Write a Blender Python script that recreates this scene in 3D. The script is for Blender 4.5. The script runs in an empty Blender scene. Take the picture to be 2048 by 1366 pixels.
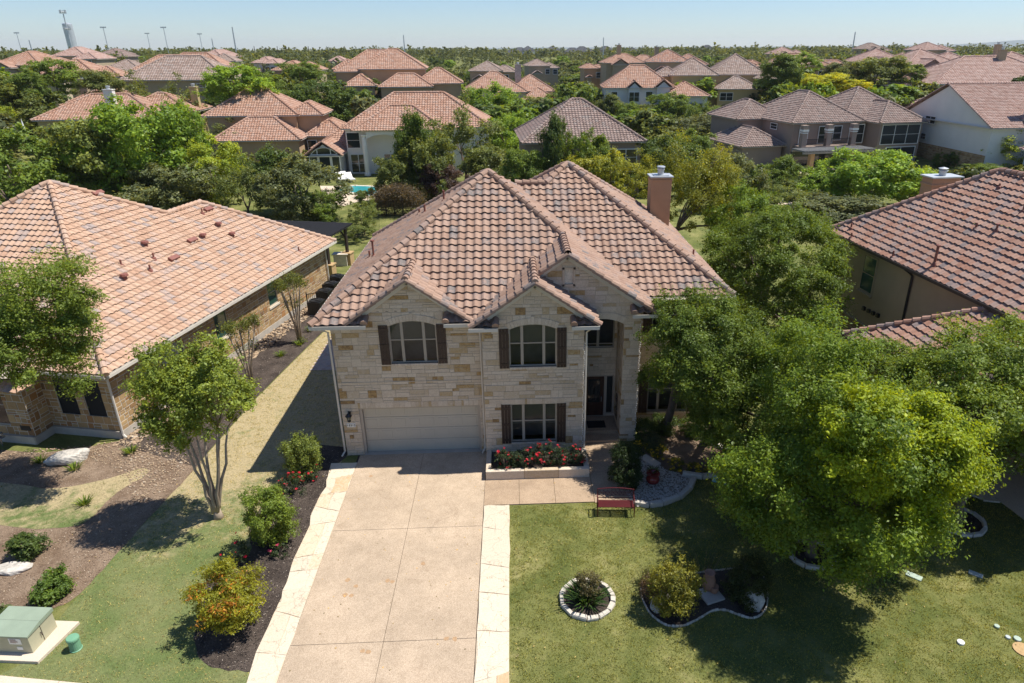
import bpy, bmesh, math, random
import numpy as np
from mathutils import Vector, Matrix
rad = math.radians
rng = np.random.default_rng(11); random.seed(11)
sc = bpy.context.scene

# ------------------------------------------------------------ camera, sky, sun, exposure
CAM = np.array([7.179, -24.389, 15.5445]); YAW, PITCH, ROLL, FPX, PX, PY = .0473, .4088, .0039, 1355.13, 1091.96, 683.0
def cam_axes():
    cy, sy, cp, sp = math.cos(YAW), math.sin(YAW), math.cos(PITCH), math.sin(PITCH)
    f = np.array([sy*cp, cy*cp, -sp]); r = np.array([cy, -sy, 0]); d = np.cross(f, r)
    cr, sr = math.cos(ROLL), math.sin(ROLL)
    return np.array([cr*r+sr*d, -sr*r+cr*d, f])
AX = cam_axes()
cd = bpy.data.cameras.new('camera'); co = bpy.data.objects.new('camera', cd); sc.collection.objects.link(co)
mw = Matrix.Identity(4)
for i in range(3):
    mw[i][0] = AX[0][i]; mw[i][1] = -AX[1][i]; mw[i][2] = -AX[2][i]; mw[i][3] = CAM[i]
co.matrix_world = mw
cd.sensor_width = 36; cd.lens = FPX/2048*36; cd.shift_x = -(PX-1024)/2048
cd.clip_start = .5; cd.clip_end = 20000
sc.camera = co

SUN = Vector((.505, .085, 1)).normalized()
w = bpy.data.worlds.new("World"); sc.world = w; w.use_nodes = True
nt = w.node_tree; bg = nt.nodes['Background']
sky = nt.nodes.new('ShaderNodeTexSky'); sky.sky_type = 'NISHITA'; sky.sun_disc = False
sky.sun_elevation = math.asin(SUN.z); sky.sun_rotation = math.atan2(SUN.x, SUN.y)
sky.altitude = 250; sky.air_density = 1.0; sky.dust_density = .15; sky.ozone_density = 4.5
sm = nt.nodes.new('ShaderNodeMix'); sm.data_type = 'RGBA'; sm.blend_type = 'MULTIPLY'; sm.inputs[0].default_value = 1; sm.inputs[7].default_value = (.88, .98, 1.14, 1)
nt.links.new(sky.outputs[0], sm.inputs[6]); nt.links.new(sm.outputs[2], bg.inputs[0]); bg.inputs[1].default_value = .085
sl = bpy.data.lights.new('sun', 'SUN'); sl.energy = 5.0; sl.angle = rad(.53); sl.color = (1, .955, .88)
so = bpy.data.objects.new('sun', sl); sc.collection.objects.link(so); so.location = (30, 10, 60)
so.rotation_euler = (-SUN).to_track_quat('-Z', 'Y').to_euler()
sc.view_settings.view_transform = 'Standard'; sc.view_settings.look = 'None'
sc.view_settings.exposure = .44; sc.view_settings.gamma = 1
sc.cycles.max_bounces = 6; sc.cycles.diffuse_bounces = 3; sc.cycles.glossy_bounces = 2
sc.cycles.transmission_bounces = 4; sc.cycles.transparent_max_bounces = 8
sc.cycles.volume_bounces = 0; sc.cycles.caustics_reflective = False; sc.cycles.caustics_refractive = False

# ------------------------------------------------------------ photo pixel -> place helpers
def hterr(x, y):
    r = math.hypot(x-7, y+24); az = math.degrees(math.atan2(x-7, y+24))
    k = np.interp(az, [-60, -37, -20, -11, -4, 5, 12, 17, 26, 38, 60], [0, 6, 3.5, 4.2, 0, 0, 1.6, 3.2, 5.0, 2.5, 0])
    S = lambda t: (lambda q: q*q*(3-2*q))(min(1, max(0, t)))
    h = k*S((r-95)/70); f = S((r-260)/260)
    return h*(1-f)+7.2*f
def ray(u, v): return np.array([(u-PX)/FPX, (v-PY)/FPX, 1])@AX
def G(u, v, z=0.):
    d = ray(u, v); t = (z-CAM[2])/d[2]; return CAM+t*d
def GY(u, v, Y):
    d = ray(u, v); t = (Y-CAM[1])/d[1]; return CAM+t*d
def GT(u, v, dz=0., rmin=5, rmax=1500):          # where the ray comes to height dz above the terrain
    d = ray(u, v); hl = math.hypot(d[0], d[1]); t = rmin/hl
    while t*hl < rmax:
        p = CAM+t*d
        if p[2] <= hterr(p[0], p[1])+dz: return p
        t *= 1.004
    return CAM+d*rmax/hl
def PRJ(p):
    q = AX@(np.array(p, float)-CAM); return PX+FPX*q[0]/q[2], PY+FPX*q[1]/q[2], q[2]

# ------------------------------------------------------------ materials
MATS = {}
def lin(c): return tuple((x/255/12.92 if x/255 < .04045 else ((x/255+.055)/1.055)**2.4) for x in c)+(1,)
def newmat(name):
    m = bpy.data.materials.new(name); m.use_nodes = True; MATS[name] = m
    nt = m.node_tree; b = nt.nodes['Principled BSDF']; return m, nt, b
def N(nt, t, **kw):
    n = nt.nodes.new(t)
    for k, v in kw.items(): setattr(n, k, v)
    return n
def ramp(nt, fac, stops, interp='LINEAR'):
    r = N(nt, 'ShaderNodeValToRGB'); r.color_ramp.interpolation = interp
    e = r.color_ramp.elements
    while len(e) < len(stops): e.new(.5)
    for i, (p, c) in enumerate(stops):
        e[i].position = p; e[i].color = c if len(c) == 4 else tuple(c)+(1,)
    nt.links.new(fac, r.inputs[0]); return r.outputs[0]
def coord(nt): return N(nt, 'ShaderNodeTexCoord').outputs['Object']
def noise(nt, co, scale, detail=4, rough=.55, dist=0.):
    n = N(nt, 'ShaderNodeTexNoise'); n.inputs['Scale'].default_value = scale; n.inputs['Detail'].default_value = detail
    n.inputs['Roughness'].default_value = rough; n.inputs['Distortion'].default_value = dist
    nt.links.new(co, n.inputs['Vector']); return n.outputs[0]
def mix(nt, fac, a, b, mode='MIX'):
    m = N(nt, 'ShaderNodeMix', data_type='RGBA', blend_type=mode)
    for s, v in ((m.inputs[0], fac), (m.inputs[6], a), (m.inputs[7], b)):
        if hasattr(v, 'links') or hasattr(v, 'is_linked'): nt.links.new(v, s)
        else: s.default_value = v if not isinstance(v, tuple) else (v if len(v) == 4 else v+(1,))
    return m.outputs[2]
def mth(nt, op, a, b=None, clamp=False):
    m = N(nt, 'ShaderNodeMath', operation=op, use_clamp=clamp)
    for s, v in ((m.inputs[0], a), (m.inputs[1], b)):
        if v is None: continue
        if hasattr(v, 'is_linked'): nt.links.new(v, s)
        else: s.default_value = v
    return m.outputs[0]
def bump(nt, b, h, strength=.3, dist=.02):
    n = N(nt, 'ShaderNodeBump'); n.inputs['Strength'].default_value = strength; n.inputs['Distance'].default_value = dist
    nt.links.new(h, n.inputs['Height']); nt.links.new(n.outputs[0], b.inputs['Normal'])
def attr(nt, name='rnd'):
    return N(nt, 'ShaderNodeAttribute', attribute_name=name).outputs['Fac']
def plain(name, col, rough=.6, var=.18, scale=3., metal=0., bmp=0., spec=None, fine=0.):
    m, nt, b = newmat(name); c = coord(nt)
    n = noise(nt, c, scale, 5, .6)
    lo = tuple(x*(1-var) for x in col[:3]); hi = tuple(min(1, x*(1+var)) for x in col[:3])
    out = ramp(nt, n, [(.25, lo), (.75, hi)])
    if fine:
        n2 = noise(nt, c, fine, 2, .7)
        out = mix(nt, .5, out, ramp(nt, n2, [(.3, (.55, .55, .55)), (.7, (1.3, 1.3, 1.3))]), 'MULTIPLY')
    nt.links.new(out, b.inputs['Base Color']); b.inputs['Roughness'].default_value = rough; b.inputs['Metallic'].default_value = metal
    if spec is not None: b.inputs['Specular IOR Level'].default_value = spec
    if bmp: bump(nt, b, noise(nt, c, scale*8, 5, .65), bmp)
    return m
def roofmat(name, stops, rough=.78, weather=.22, wcol=(.2, .17, .15)):
    m, nt, b = newmat(name); c = coord(nt)
    n1 = noise(nt, c, .45, 5, .6); n2 = noise(nt, c, 9., 5, .7); n0 = noise(nt, c, 5.5, 4, .65, 1.)
    col = ramp(nt, mth(nt, 'ADD', attr(nt), mth(nt, 'MULTIPLY', mth(nt, 'SUBTRACT', n0, .5), .55), True), stops)
    col = mix(nt, mth(nt, 'MULTIPLY', ramp(nt, n1, [(.42, (0, 0, 0)), (.75, (1, 1, 1))]), weather), col, wcol)
    col = mix(nt, .55, col, ramp(nt, n2, [(.25, (.72, .72, .72)), (.75, (1.22, 1.22, 1.22))]), 'MULTIPLY')
    nt.links.new(col, b.inputs['Base Color']); b.inputs['Roughness'].default_value = rough
    b.inputs['Specular IOR Level'].default_value = .25
    bump(nt, b, n2, .25, .01); return m
roofmat('roof_salmon', [(0, (.305, .19, .135)), (.35, (.345, .222, .16)), (.65, (.375, .248, .182)), (.87, (.335, .23, .18)), (.96, (.26, .20, .175)), (1, (.19, .165, .15))])
roofmat('roof_peach', [(0, (.43, .265, .175)), (.35, (.485, .315, .215)), (.7, (.52, .345, .24)), (.88, (.45, .32, .25)), (1, (.33, .27, .24))], weather=.12)
roofmat('roof_rust', [(0, (.33, .17, .115)), (.35, (.40, .225, .16)), (.65, (.43, .265, .195)), (.85, (.35, .24, .20)), (1, (.24, .19, .175))])
roofmat('roof_orange', [(0, (.36, .195, .13)), (.5, (.42, .25, .175)), (.85, (.45, .285, .21)), (1, (.38, .265, .21))], weather=.15)
roofmat('roof_brown', [(0, (.22, .155, .13)), (.5, (.28, .20, .17)), (.85, (.32, .24, .205)), (1, (.24, .20, .18))])
roofmat('roof_taupe', [(0, (.27, .19, .15)), (.5, (.33, .245, .20)), (.85, (.38, .29, .245)), (1, (.31, .255, .225))])
roofmat('roof_pink', [(0, (.36, .22, .175)), (.5, (.42, .28, .23)), (1, (.46, .33, .28))], weather=.12)
roofmat('roof_slate', [(0, (.06, .065, .075)), (.5, (.085, .09, .1)), (1, (.11, .115, .125))])
def stonemat(name, stops, rough=.85, blot=.5):
    m, nt, b = newmat(name); c = coord(nt); a = attr(nt)
    nl = noise(nt, c, 7.5, 6, .7, .8)
    f = mth(nt, 'ADD', a, mth(nt, 'MULTIPLY', mth(nt, 'SUBTRACT', nl, .5), blot), True)
    col = ramp(nt, f, stops)
    n2 = noise(nt, c, 22., 6, .7)
    col = mix(nt, .6, col, ramp(nt, n2, [(.25, (.68, .66, .62)), (.72, (1.15, 1.15, 1.15))]), 'MULTIPLY')
    nt.links.new(col, b.inputs['Base Color']); b.inputs['Roughness'].default_value = rough; b.inputs['Specular IOR Level'].default_value = .2
    bump(nt, b, n2, .5, .02); return m
stonemat('limestone', [(0, (.68, .58, .46)), (.22, (.58, .475, .36)), (.42, (.67, .57, .45)), (.58, (.59, .49, .375)), (.74, (.53, .42, .29)), (.87, (.48, .35, .19)), (.95, (.43, .28, .12)), (1, (.28, .18, .09))], blot=.55)
stonemat('brown_stone', [(0, (.44, .29, .14)), (.3, (.33, .21, .10)), (.55, (.50, .345, .175)), (.75, (.28, .17, .08)), (.9, (.40, .20, .075)), (1, (.20, .125, .07))], blot=.25)
plain('mortar', (.42, .36, .29), .9, .12, 6, bmp=.2)
plain('pale_mortar', (.55, .50, .41), .9, .1, 6)
plain('cut_limestone', (.70, .62, .50), .8, .14, 4, bmp=.3, fine=30)
plain('concrete_base', (.42, .38, .32), .9, .15, 2.5, bmp=.2)
plain('trim_taupe', (.42, .36, .29), .55, .05, 2)
plain('window_taupe', (.36, .31, .25), .5, .05, 2)
plain('garage_paint', (.50, .45, .36), .5, .05, .8)
plain('gutter_paint', (.62, .57, .49), .45, .06, 1.5)
plain('white_paint', (.78, .77, .73), .5, .05, 1.5)
plain('dark_wood', (.045, .024, .016), .6, .35, 9, fine=40)
plain('door_wood', (.05, .018, .012), .35, .35, 6)
plain('black_metal', (.015, .015, .016), .45, .2, 4)
plain('steel', (.42, .44, .46), .38, .15, 2, metal=.7)
plain('galvanised', (.55, .57, .58), .45, .18, 1.2, metal=.5)
plain('bright_steel', (.62, .64, .66), .25, .1, 2, metal=.9)
plain('stucco_terracotta', (.45, .26, .145), .9, .1, 1.5, bmp=.25)
plain('stucco_tan', (.40, .315, .20), .92, .1, .8, bmp=.2)
plain('stucco_cream', (.58, .49, .34), .92, .08, .6, bmp=.2)
plain('stucco_white', (.74, .71, .65), .9, .05, .6, bmp=.15)
plain('stucco_taupe', (.31, .235, .19), .92, .08, .7, bmp=.2)
plain('stucco_brown', (.44, .30, .175), .92, .08, .7, bmp=.2)
plain('stucco_ochre', (.52, .40, .20), .92, .08, .7, bmp=.2)
plain('pipe_red', (.23, .085, .06), .6, .2, 5)
plain('red_paint', (.085, .006, .009), .5, .2, 6)
plain('red_glaze', (.22, .025, .022), .18, .25, 3)
plain('terracotta', (.36, .19, .12), .8, .25, 5)
plain('green_plastic', (.17, .36, .22), .5, .12, 3)
plain('khaki_paint', (.42, .40, .27), .55, .1, 2)
plain('sage_paint', (.27, .33, .24), .5, .12, 2)
plain('bleached_rock', (.50, .46, .40), .9, .35, 3.5, bmp=.7, fine=9)
plain('grey_rock', (.40, .37, .33), .9, .35, 3.5, bmp=.7, fine=9)
plain('trunk_bark', (.16, .12, .09), .9, .35, 6, bmp=.5)
plain('pale_bark', (.34, .27, .20), .85, .25, 5, bmp=.3)
plain('dark_bark', (.085, .068, .055), .9, .35, 6, bmp=.5)
plain('blind_slats', (.27, .265, .25), .6, .1, 1)
plain('backing_sheet', (.16, .13, .11), .9, .3, 2)
plain('soil', (.05, .036, .027), .95, .4, 6, bmp=.6, fine=40)
plain('black_plastic', (.012, .012, .013), .4, .2, 3)
plain('lamp_bulb', (.85, .83, .78), .3, .03, 2)
plain('sign_white', (.80, .78, .72), .5, .03, 2)
plain('ink', (.02, .03, .06), .6, .1, 2)
plain('pool_deck_stone', (.62, .50, .37), .85, .15, 1, fine=12)
plain('pool_water', (.05, .36, .38), .08, .2, .6)
plain('petal_red', (.55, .012, .03), .5, .3, 20)
plain('petal_pink', (.60, .06, .14), .5, .3, 20)
plain('petal_yellow', (.75, .50, .02), .5, .3, 20)
plain('white_pebble', (.66, .62, .56), .8, .25, 12)
plain('river_pebble', (.50, .39, .27), .8, .3, 12)
plain('brown_iron', (.05, .035, .028), .6, .2, 3)
plain('rubber_mat', (.010, .010, .011), .9, .2, 10)
plain('black_roofing', (.022, .021, .022), .8, .3, 8)
plain('brick_paver', (.46, .35, .29), .85, .25, 5, fine=6)
plain('hill_green', (.10, .13, .12), .95, .25, .004)
plain('glaze_blue', (.25, .55, .60), .4, .2, 6)

def leafmat():
    m, nt, b = newmat('leaf')
    oi = N(nt, 'ShaderNodeObjectInfo'); a = attr(nt)
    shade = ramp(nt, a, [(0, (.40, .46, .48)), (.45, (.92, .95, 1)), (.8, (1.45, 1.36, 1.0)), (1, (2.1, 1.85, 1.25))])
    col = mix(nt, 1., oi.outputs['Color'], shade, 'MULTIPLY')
    nt.links.new(col, b.inputs['Base Color']); b.inputs['Roughness'].default_value = .5; b.inputs['Specular IOR Level'].default_value = .32
    tr = N(nt, 'ShaderNodeBsdfTranslucent'); tc = mix(nt, 1., col, (1.7, 1.35, .5, 1), 'MULTIPLY'); nt.links.new(tc, tr.inputs[0])
    ms = N(nt, 'ShaderNodeMixShader'); ms.inputs[0].default_value = .42
    nt.links.new(b.outputs[0], ms.inputs[1]); nt.links.new(tr.outputs[0], ms.inputs[2])
    nt.links.new(ms.outputs[0], nt.nodes['Material Output'].inputs[0]); return m
leafmat()
def glassmat(name, tint, refl=1.0, dark=.0):
    m, nt, b = newmat(name)
    gl = N(nt, 'ShaderNodeBsdfGlossy'); gl.inputs['Roughness'].default_value = .03; gl.inputs[0].default_value = (.9, .93, .95, 1)
    tp = N(nt, 'ShaderNodeBsdfTransparent'); tp.inputs[0].default_value = tint+(1,)
    fr = N(nt, 'ShaderNodeFresnel'); fr.inputs[0].default_value = 1.55
    ms = N(nt, 'ShaderNodeMixShader'); nt.links.new(mth(nt, 'MULTIPLY', fr.outputs[0], refl, True), ms.inputs[0])
    nt.links.new(tp.outputs[0], ms.inputs[1]); nt.links.new(gl.outputs[0], ms.inputs[2])
    nt.links.new(ms.outputs[0], nt.nodes['Material Output'].inputs[0])
glassmat('glass', (.72, .76, .76), .5)
m, nt, b = newmat('dark_glass')
b.inputs['Base Color'].default_value = (.02, .028, .03, 1); b.inputs['Roughness'].default_value = .06; b.inputs['Specular IOR Level'].default_value = .7
m, nt, b = newmat('green_glass')
b.inputs['Base Color'].default_value = (.03, .075, .055, 1); b.inputs['Roughness'].default_value = .06; b.inputs['Specular IOR Level'].default_value = .7

def lawnmat(name, green, yellow, straw, dry):
    m, nt, b = newmat(name); c = coord(nt)
    n1 = noise(nt, c, .55, 5, .6, .6); n2 = noise(nt, c, 3.2, 5, .65); n3 = noise(nt, c, 38., 3, .75)
    col = mix(nt, ramp(nt, n1, [(.38, (0, 0, 0)), (.66, (1, 1, 1))]), green, yellow)
    s = mth(nt, 'ADD', mth(nt, 'MULTIPLY', n1, .5), mth(nt, 'MULTIPLY', n2, .5))
    if dry == 'zone':           # thin straw-coloured turf between the two houses, greener towards the street
        sx = N(nt, 'ShaderNodeSeparateXYZ'); nt.links.new(c, sx.inputs[0])
        zy = mth(nt, 'MULTIPLY', mth(nt, 'ADD', sx.outputs[1], 8.6), .13, True)
        s = mth(nt, 'ADD', mth(nt, 'MULTIPLY', s, .9), mth(nt, 'MULTIPLY', mth(nt, 'SUBTRACT', zy, .42), .36))
    k = ramp(nt, s, [(.47 if dry == 'zone' else .55, (0, 0, 0)), (.62 if dry == 'zone' else .72, (1, 1, 1))])
    col = mix(nt, mth(nt, 'MULTIPLY', k, .85 if dry == 'zone' else .5), col, straw)
    n6 = noise(nt, c, 11., 4, .7, .5); col = mix(nt, .75, col, ramp(nt, n6, [(.3, (.66, .68, .64)), (.7, (1.28, 1.26, 1.22))]), 'MULTIPLY')
    col = mix(nt, .8, col, ramp(nt, n3, [(.25, (.62, .62, .62)), (.75, (1.36, 1.36, 1.3))]), 'MULTIPLY')
    nt.links.new(col, b.inputs['Base Color']); b.inputs['Roughness'].default_value = .9; b.inputs['Specular IOR Level'].default_value = .1
    bump(nt, b, n3, .8, .04); return m
lawnmat('lawn', (.115, .135, .040), (.23, .225, .080), (.38, .32, .18), 'no')
lawnmat('dry_lawn', (.135, .175, .062), (.22, .225, .10), (.46, .36, .22), 'zone')
def mulchmat(name, dark, light, chip):
    m, nt, b = newmat(name); c = coord(nt)
    n1 = noise(nt, c, 1.1, 5, .6); n2 = noise(nt, c, 26., 4, .75); n3 = noise(nt, c, 60., 2, .8)
    col = mix(nt, ramp(nt, n1, [(.35, (0, 0, 0)), (.7, (1, 1, 1))]), dark, light)
    col = mix(nt, ramp(nt, n2, [(.60, (0, 0, 0)), (.72, (1, 1, 1))]), col, chip)
    col = mix(nt, .8, col, ramp(nt, n3, [(.3, (.45, .45, .45)), (.7, (1.4, 1.4, 1.4))]), 'MULTIPLY')
    nt.links.new(col, b.inputs['Base Color']); b.inputs['Roughness'].default_value = .95; b.inputs['Specular IOR Level'].default_value = .1
    bump(nt, b, n2, .9, .05)
mulchmat('dark_mulch', (.050, .039, .033), (.125, .098, .080), (.27, .22, .18))
mulchmat('brown_mulch', (.19, .128, .085), (.34, .25, .175), (.52, .43, .32))
def aggregate(name, base, joint=True):
    m, nt, b = newmat(name); c = coord(nt)
    n1 = noise(nt, c, .5, 5, .6, .5); v = N(nt, 'ShaderNodeTexVoronoi'); v.inputs['Scale'].default_value = 62; nt.links.new(c, v.inputs['Vector'])
    n2 = noise(nt, c, 2.6, 5, .7)
    n4 = noise(nt, c, .9, 6, .7, 1.2); col = ramp(nt, n1, [(.3, tuple(x*.82 for x in base)), (.7, tuple(x*1.1 for x in base))]); col = mix(nt, ramp(nt, n4, [(.60, (0, 0, 0)), (.80, (.55, .55, .55))]), col, (.24, .165, .11))
    sp = N(nt, 'ShaderNodeSeparateColor'); nt.links.new(v.outputs['Color'], sp.inputs[0])
    col = mix(nt, .75, col, ramp(nt, sp.outputs[0], [(0, (.72, .66, .6)), (.5, (1, .98, .95)), (1, (1.28, 1.26, 1.22))]), 'MULTIPLY')
    col = mix(nt, .5, col, ramp(nt, n2, [(.3, (.8, .78, .75)), (.6, (1.05, 1.05, 1.05))]), 'MULTIPLY')
    nt.links.new(col, b.inputs['Base Color']); b.inputs['Roughness'].default_value = .9; b.inputs['Specular IOR Level'].default_value = .15
    bump(nt, b, v.outputs['Distance'], .35, .01)
aggregate('aggregate', (.46, .365, .268))
aggregate('walk_aggregate', (.40, .30, .21))
plain('pavement', (.62, .52, .40), .9, .08, 1, fine=40)
plain('asphalt', (.055, .055, .055), .9, .2, 3, fine=60)
stonemat('flagstone', [(0, (.60, .52, .40)), (.55, (.66, .575, .45)), (.85, (.63, .53, .39)), (1, (.55, .38, .22))], blot=.45)
m = MATS['flagstone']; nt = m.node_tree; b = nt.nodes['Principled BSDF']; c = coord(nt); old = b.inputs['Base Color'].links[0].from_socket
ds = N(nt, 'ShaderNodeVectorMath', operation='MULTIPLY_ADD'); nz = N(nt, 'ShaderNodeTexNoise'); nz.inputs['Scale'].default_value = 2.2; nz.inputs['Detail'].default_value = 5; nt.links.new(c, nz.inputs['Vector']); nt.links.new(nz.outputs['Color'], ds.inputs[0]); ds.inputs[1].default_value = (.8, .8, .8); nt.links.new(c, ds.inputs[2])
vo = N(nt, 'ShaderNodeTexVoronoi', feature='DISTANCE_TO_EDGE'); vo.inputs['Scale'].default_value = 1.5; nt.links.new(ds.outputs[0], vo.inputs['Vector'])
st_ = ramp(nt, noise(nt, c, 1.7, 6, .7, 1.5), [(.56, (0, 0, 0)), (.74, (1, 1, 1))])
col = mix(nt, mth(nt, 'MULTIPLY', st_, .55), old, (.60, .40, .22)); col = mix(nt, ramp(nt, vo.outputs[0], [(.0, (.7, .7, .7)), (.018, (0, 0, 0))]), col, (.30, .23, .16)); nt.links.new(col, b.inputs['Base Color'])

# ------------------------------------------------------------ mesh helpers
class MB:
    def __init__(s): s.V = []; s.F = []; s.R = []; s.n = 0
    def add(s, v, f, r=.5):
        s.V.append(np.asarray(v, float).reshape(-1, 3)); k = s.n
        s.F += [tuple(int(i)+k for i in q) for q in f]
        s.R += list(r) if hasattr(r, '__len__') else [r]*len(f)
        s.n += len(s.V[-1]); return s
    def box(s, x0, x1, y0, y1, z0, z1, r=.5):
        v = [(x, y, z) for z in (z0, z1) for y in (y0, y1) for x in (x0, x1)]
        return s.add(v, [(0, 2, 3, 1), (4, 5, 7, 6), (0, 1, 5, 4), (2, 6, 7, 3), (0, 4, 6, 2), (1, 3, 7, 5)], r)
    def obox(s, c, ax, ay, az, r=.5):               # oriented box from centre and three half vectors
        c, ax, ay, az = map(lambda q: np.array(q, float), (c, ax, ay, az))
        v = [c+i*ax+j*ay+k*az for k in (-1, 1) for j in (-1, 1) for i in (-1, 1)]
        return s.add(v, [(0, 2, 3, 1), (4, 5, 7, 6), (0, 1, 5, 4), (2, 6, 7, 3), (0, 4, 6, 2), (1, 3, 7, 5)], r)
    def tube(s, pts, rr, n=7, cap=True, r=.5):
        pts = [np.array(p, float) for p in pts]
        if not hasattr(rr, '__len__'): rr = [rr]*len(pts)
        V = []
        for i, p in enumerate(pts):
            t = pts[min(i+1, len(pts)-1)]-pts[max(i-1, 0)]; t = t/(np.linalg.norm(t)+1e-9)
            a = np.cross(t, (0, 0, 1) if abs(t[2]) < .9 else (1, 0, 0)); a /= np.linalg.norm(a); b = np.cross(t, a)
            V += [p+rr[i]*(math.cos(q)*a+math.sin(q)*b) for q in np.linspace(0, 2*math.pi, n, endpoint=False)]
        F = [(i*n+j, i*n+(j+1) % n, (i+1)*n+(j+1) % n, (i+1)*n+j) for i in range(len(pts)-1) for j in range(n)]
        if cap: F += [tuple(range(n))[::-1], tuple((len(pts)-1)*n+j for j in range(n))]
        return s.add(V, F, r)
    def lathe(s, prof, n=20, c=(0, 0, 0), r=.5):
        V = [(c[0]+q*math.cos(a), c[1]+q*math.sin(a), c[2]+z) for q, z in prof for a in np.linspace(0, 2*math.pi, n, endpoint=False)]
        F = [(i*n+j, i*n+(j+1) % n, (i+1)*n+(j+1) % n, (i+1)*n+j) for i in range(len(prof)-1) for j in range(n)]
        F += [tuple(range(n))[::-1], tuple((len(prof)-1)*n+j for j in range(n))]
        return s.add(V, F, r)
    def poly(s, pts, r=.5): return s.add(pts, [tuple(range(len(pts)))], r)
    def slab(s, pts, z0, z1, r=.5):                 # extruded outline (pts counter-clockwise)
        a = sum(pts[i][0]*pts[(i+1) % len(pts)][1]-pts[(i+1) % len(pts)][0]*pts[i][1] for i in range(len(pts)))
        if a < 0: pts = pts[::-1]
        n = len(pts); V = [(p[0], p[1], z0) for p in pts]+[(p[0], p[1], z1) for p in pts]
        F = [tuple(range(n, 2*n))]+[(i, (i+1) % n, n+(i+1) % n, n+i) for i in range(n)]
        return s.add(V, F, r)
    def build(s, name, mat, parent=None, smooth=False, bevel=0.):
        me = bpy.data.meshes.new(name)
        V = np.concatenate(s.V) if s.V else np.zeros((0, 3))
        me.from_pydata(V.tolist(), [], s.F)
        me.attributes.new('rnd', 'FLOAT', 'FACE').data.foreach_set('value', np.array(s.R, np.float32))
        if smooth: me.polygons.foreach_set('use_smooth', [True]*len(me.polygons))
        me.materials.append(MATS[mat]); me.update()
        o = bpy.data.objects.new(name, me); sc.collection.objects.link(o)
        if parent is not None: o.parent = parent
        if bevel:
            b = o.modifiers.new('bevel', 'BEVEL'); b.width = bevel; b.segments = 2; b.limit_method = 'ANGLE'
        return o
def thing(name, label, cat, loc=(0, 0, 0), rz=0., group=None):
    o = bpy.data.objects.new(name, None); sc.collection.objects.link(o); o.location = tuple(float(q) for q in loc); o.rotation_euler = (0, 0, rz)
    o.empty_display_size = .3; o['label'] = label; o['category'] = cat
    if group: o['group'] = group
    return o
def tag(o, label, cat, group=None, kind=None):
    o['label'] = label; o['category'] = cat
    if group: o['group'] = group
    if kind: o['kind'] = kind
    return o
def struct(o): o['kind'] = 'structure'; return o
def catmull(P, k=6, closed=True, jit=0.):
    P = [np.array(p[:2], float) for p in P]; n = len(P); out = []
    for i in range(n if closed else n-1):
        p0, p1, p2, p3 = (P[(i-1) % n], P[i], P[(i+1) % n], P[(i+2) % n]) if closed else (P[max(i-1, 0)], P[i], P[i+1], P[min(i+2, n-1)])
        for t in np.linspace(0, 1, k, endpoint=False):
            q = .5*(2*p1+(p2-p0)*t+(2*p0-5*p1+4*p2-p3)*t*t+(3*p1-p0-3*p2+p3)*t**3)
            out.append(q+rng.normal(0, jit, 2) if jit else q)
    if not closed: out.append(P[-1])
    return out
def clip(V, F, Rr, planes):
    bm = bmesh.new(); L = bm.faces.layers.float.new('r')
    vs = [bm.verts.new(v) for v in V]
    for f, r in zip(F, Rr):
        q = bm.faces.new([vs[i] for i in f]); q[L] = r
    for p, n in planes:
        bmesh.ops.bisect_plane(bm, geom=bm.verts[:]+bm.edges[:]+bm.faces[:], plane_co=p, plane_no=n, clear_outer=True, dist=1e-5)
    bm.verts.index_update()
    V2 = np.array([v.co[:] for v in bm.verts]).reshape(-1, 3); F2 = [tuple(v.index for v in f.verts) for f in bm.faces]; R2 = [f[L] for f in bm.faces]
    bm.free(); return V2, F2, R2

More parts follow.
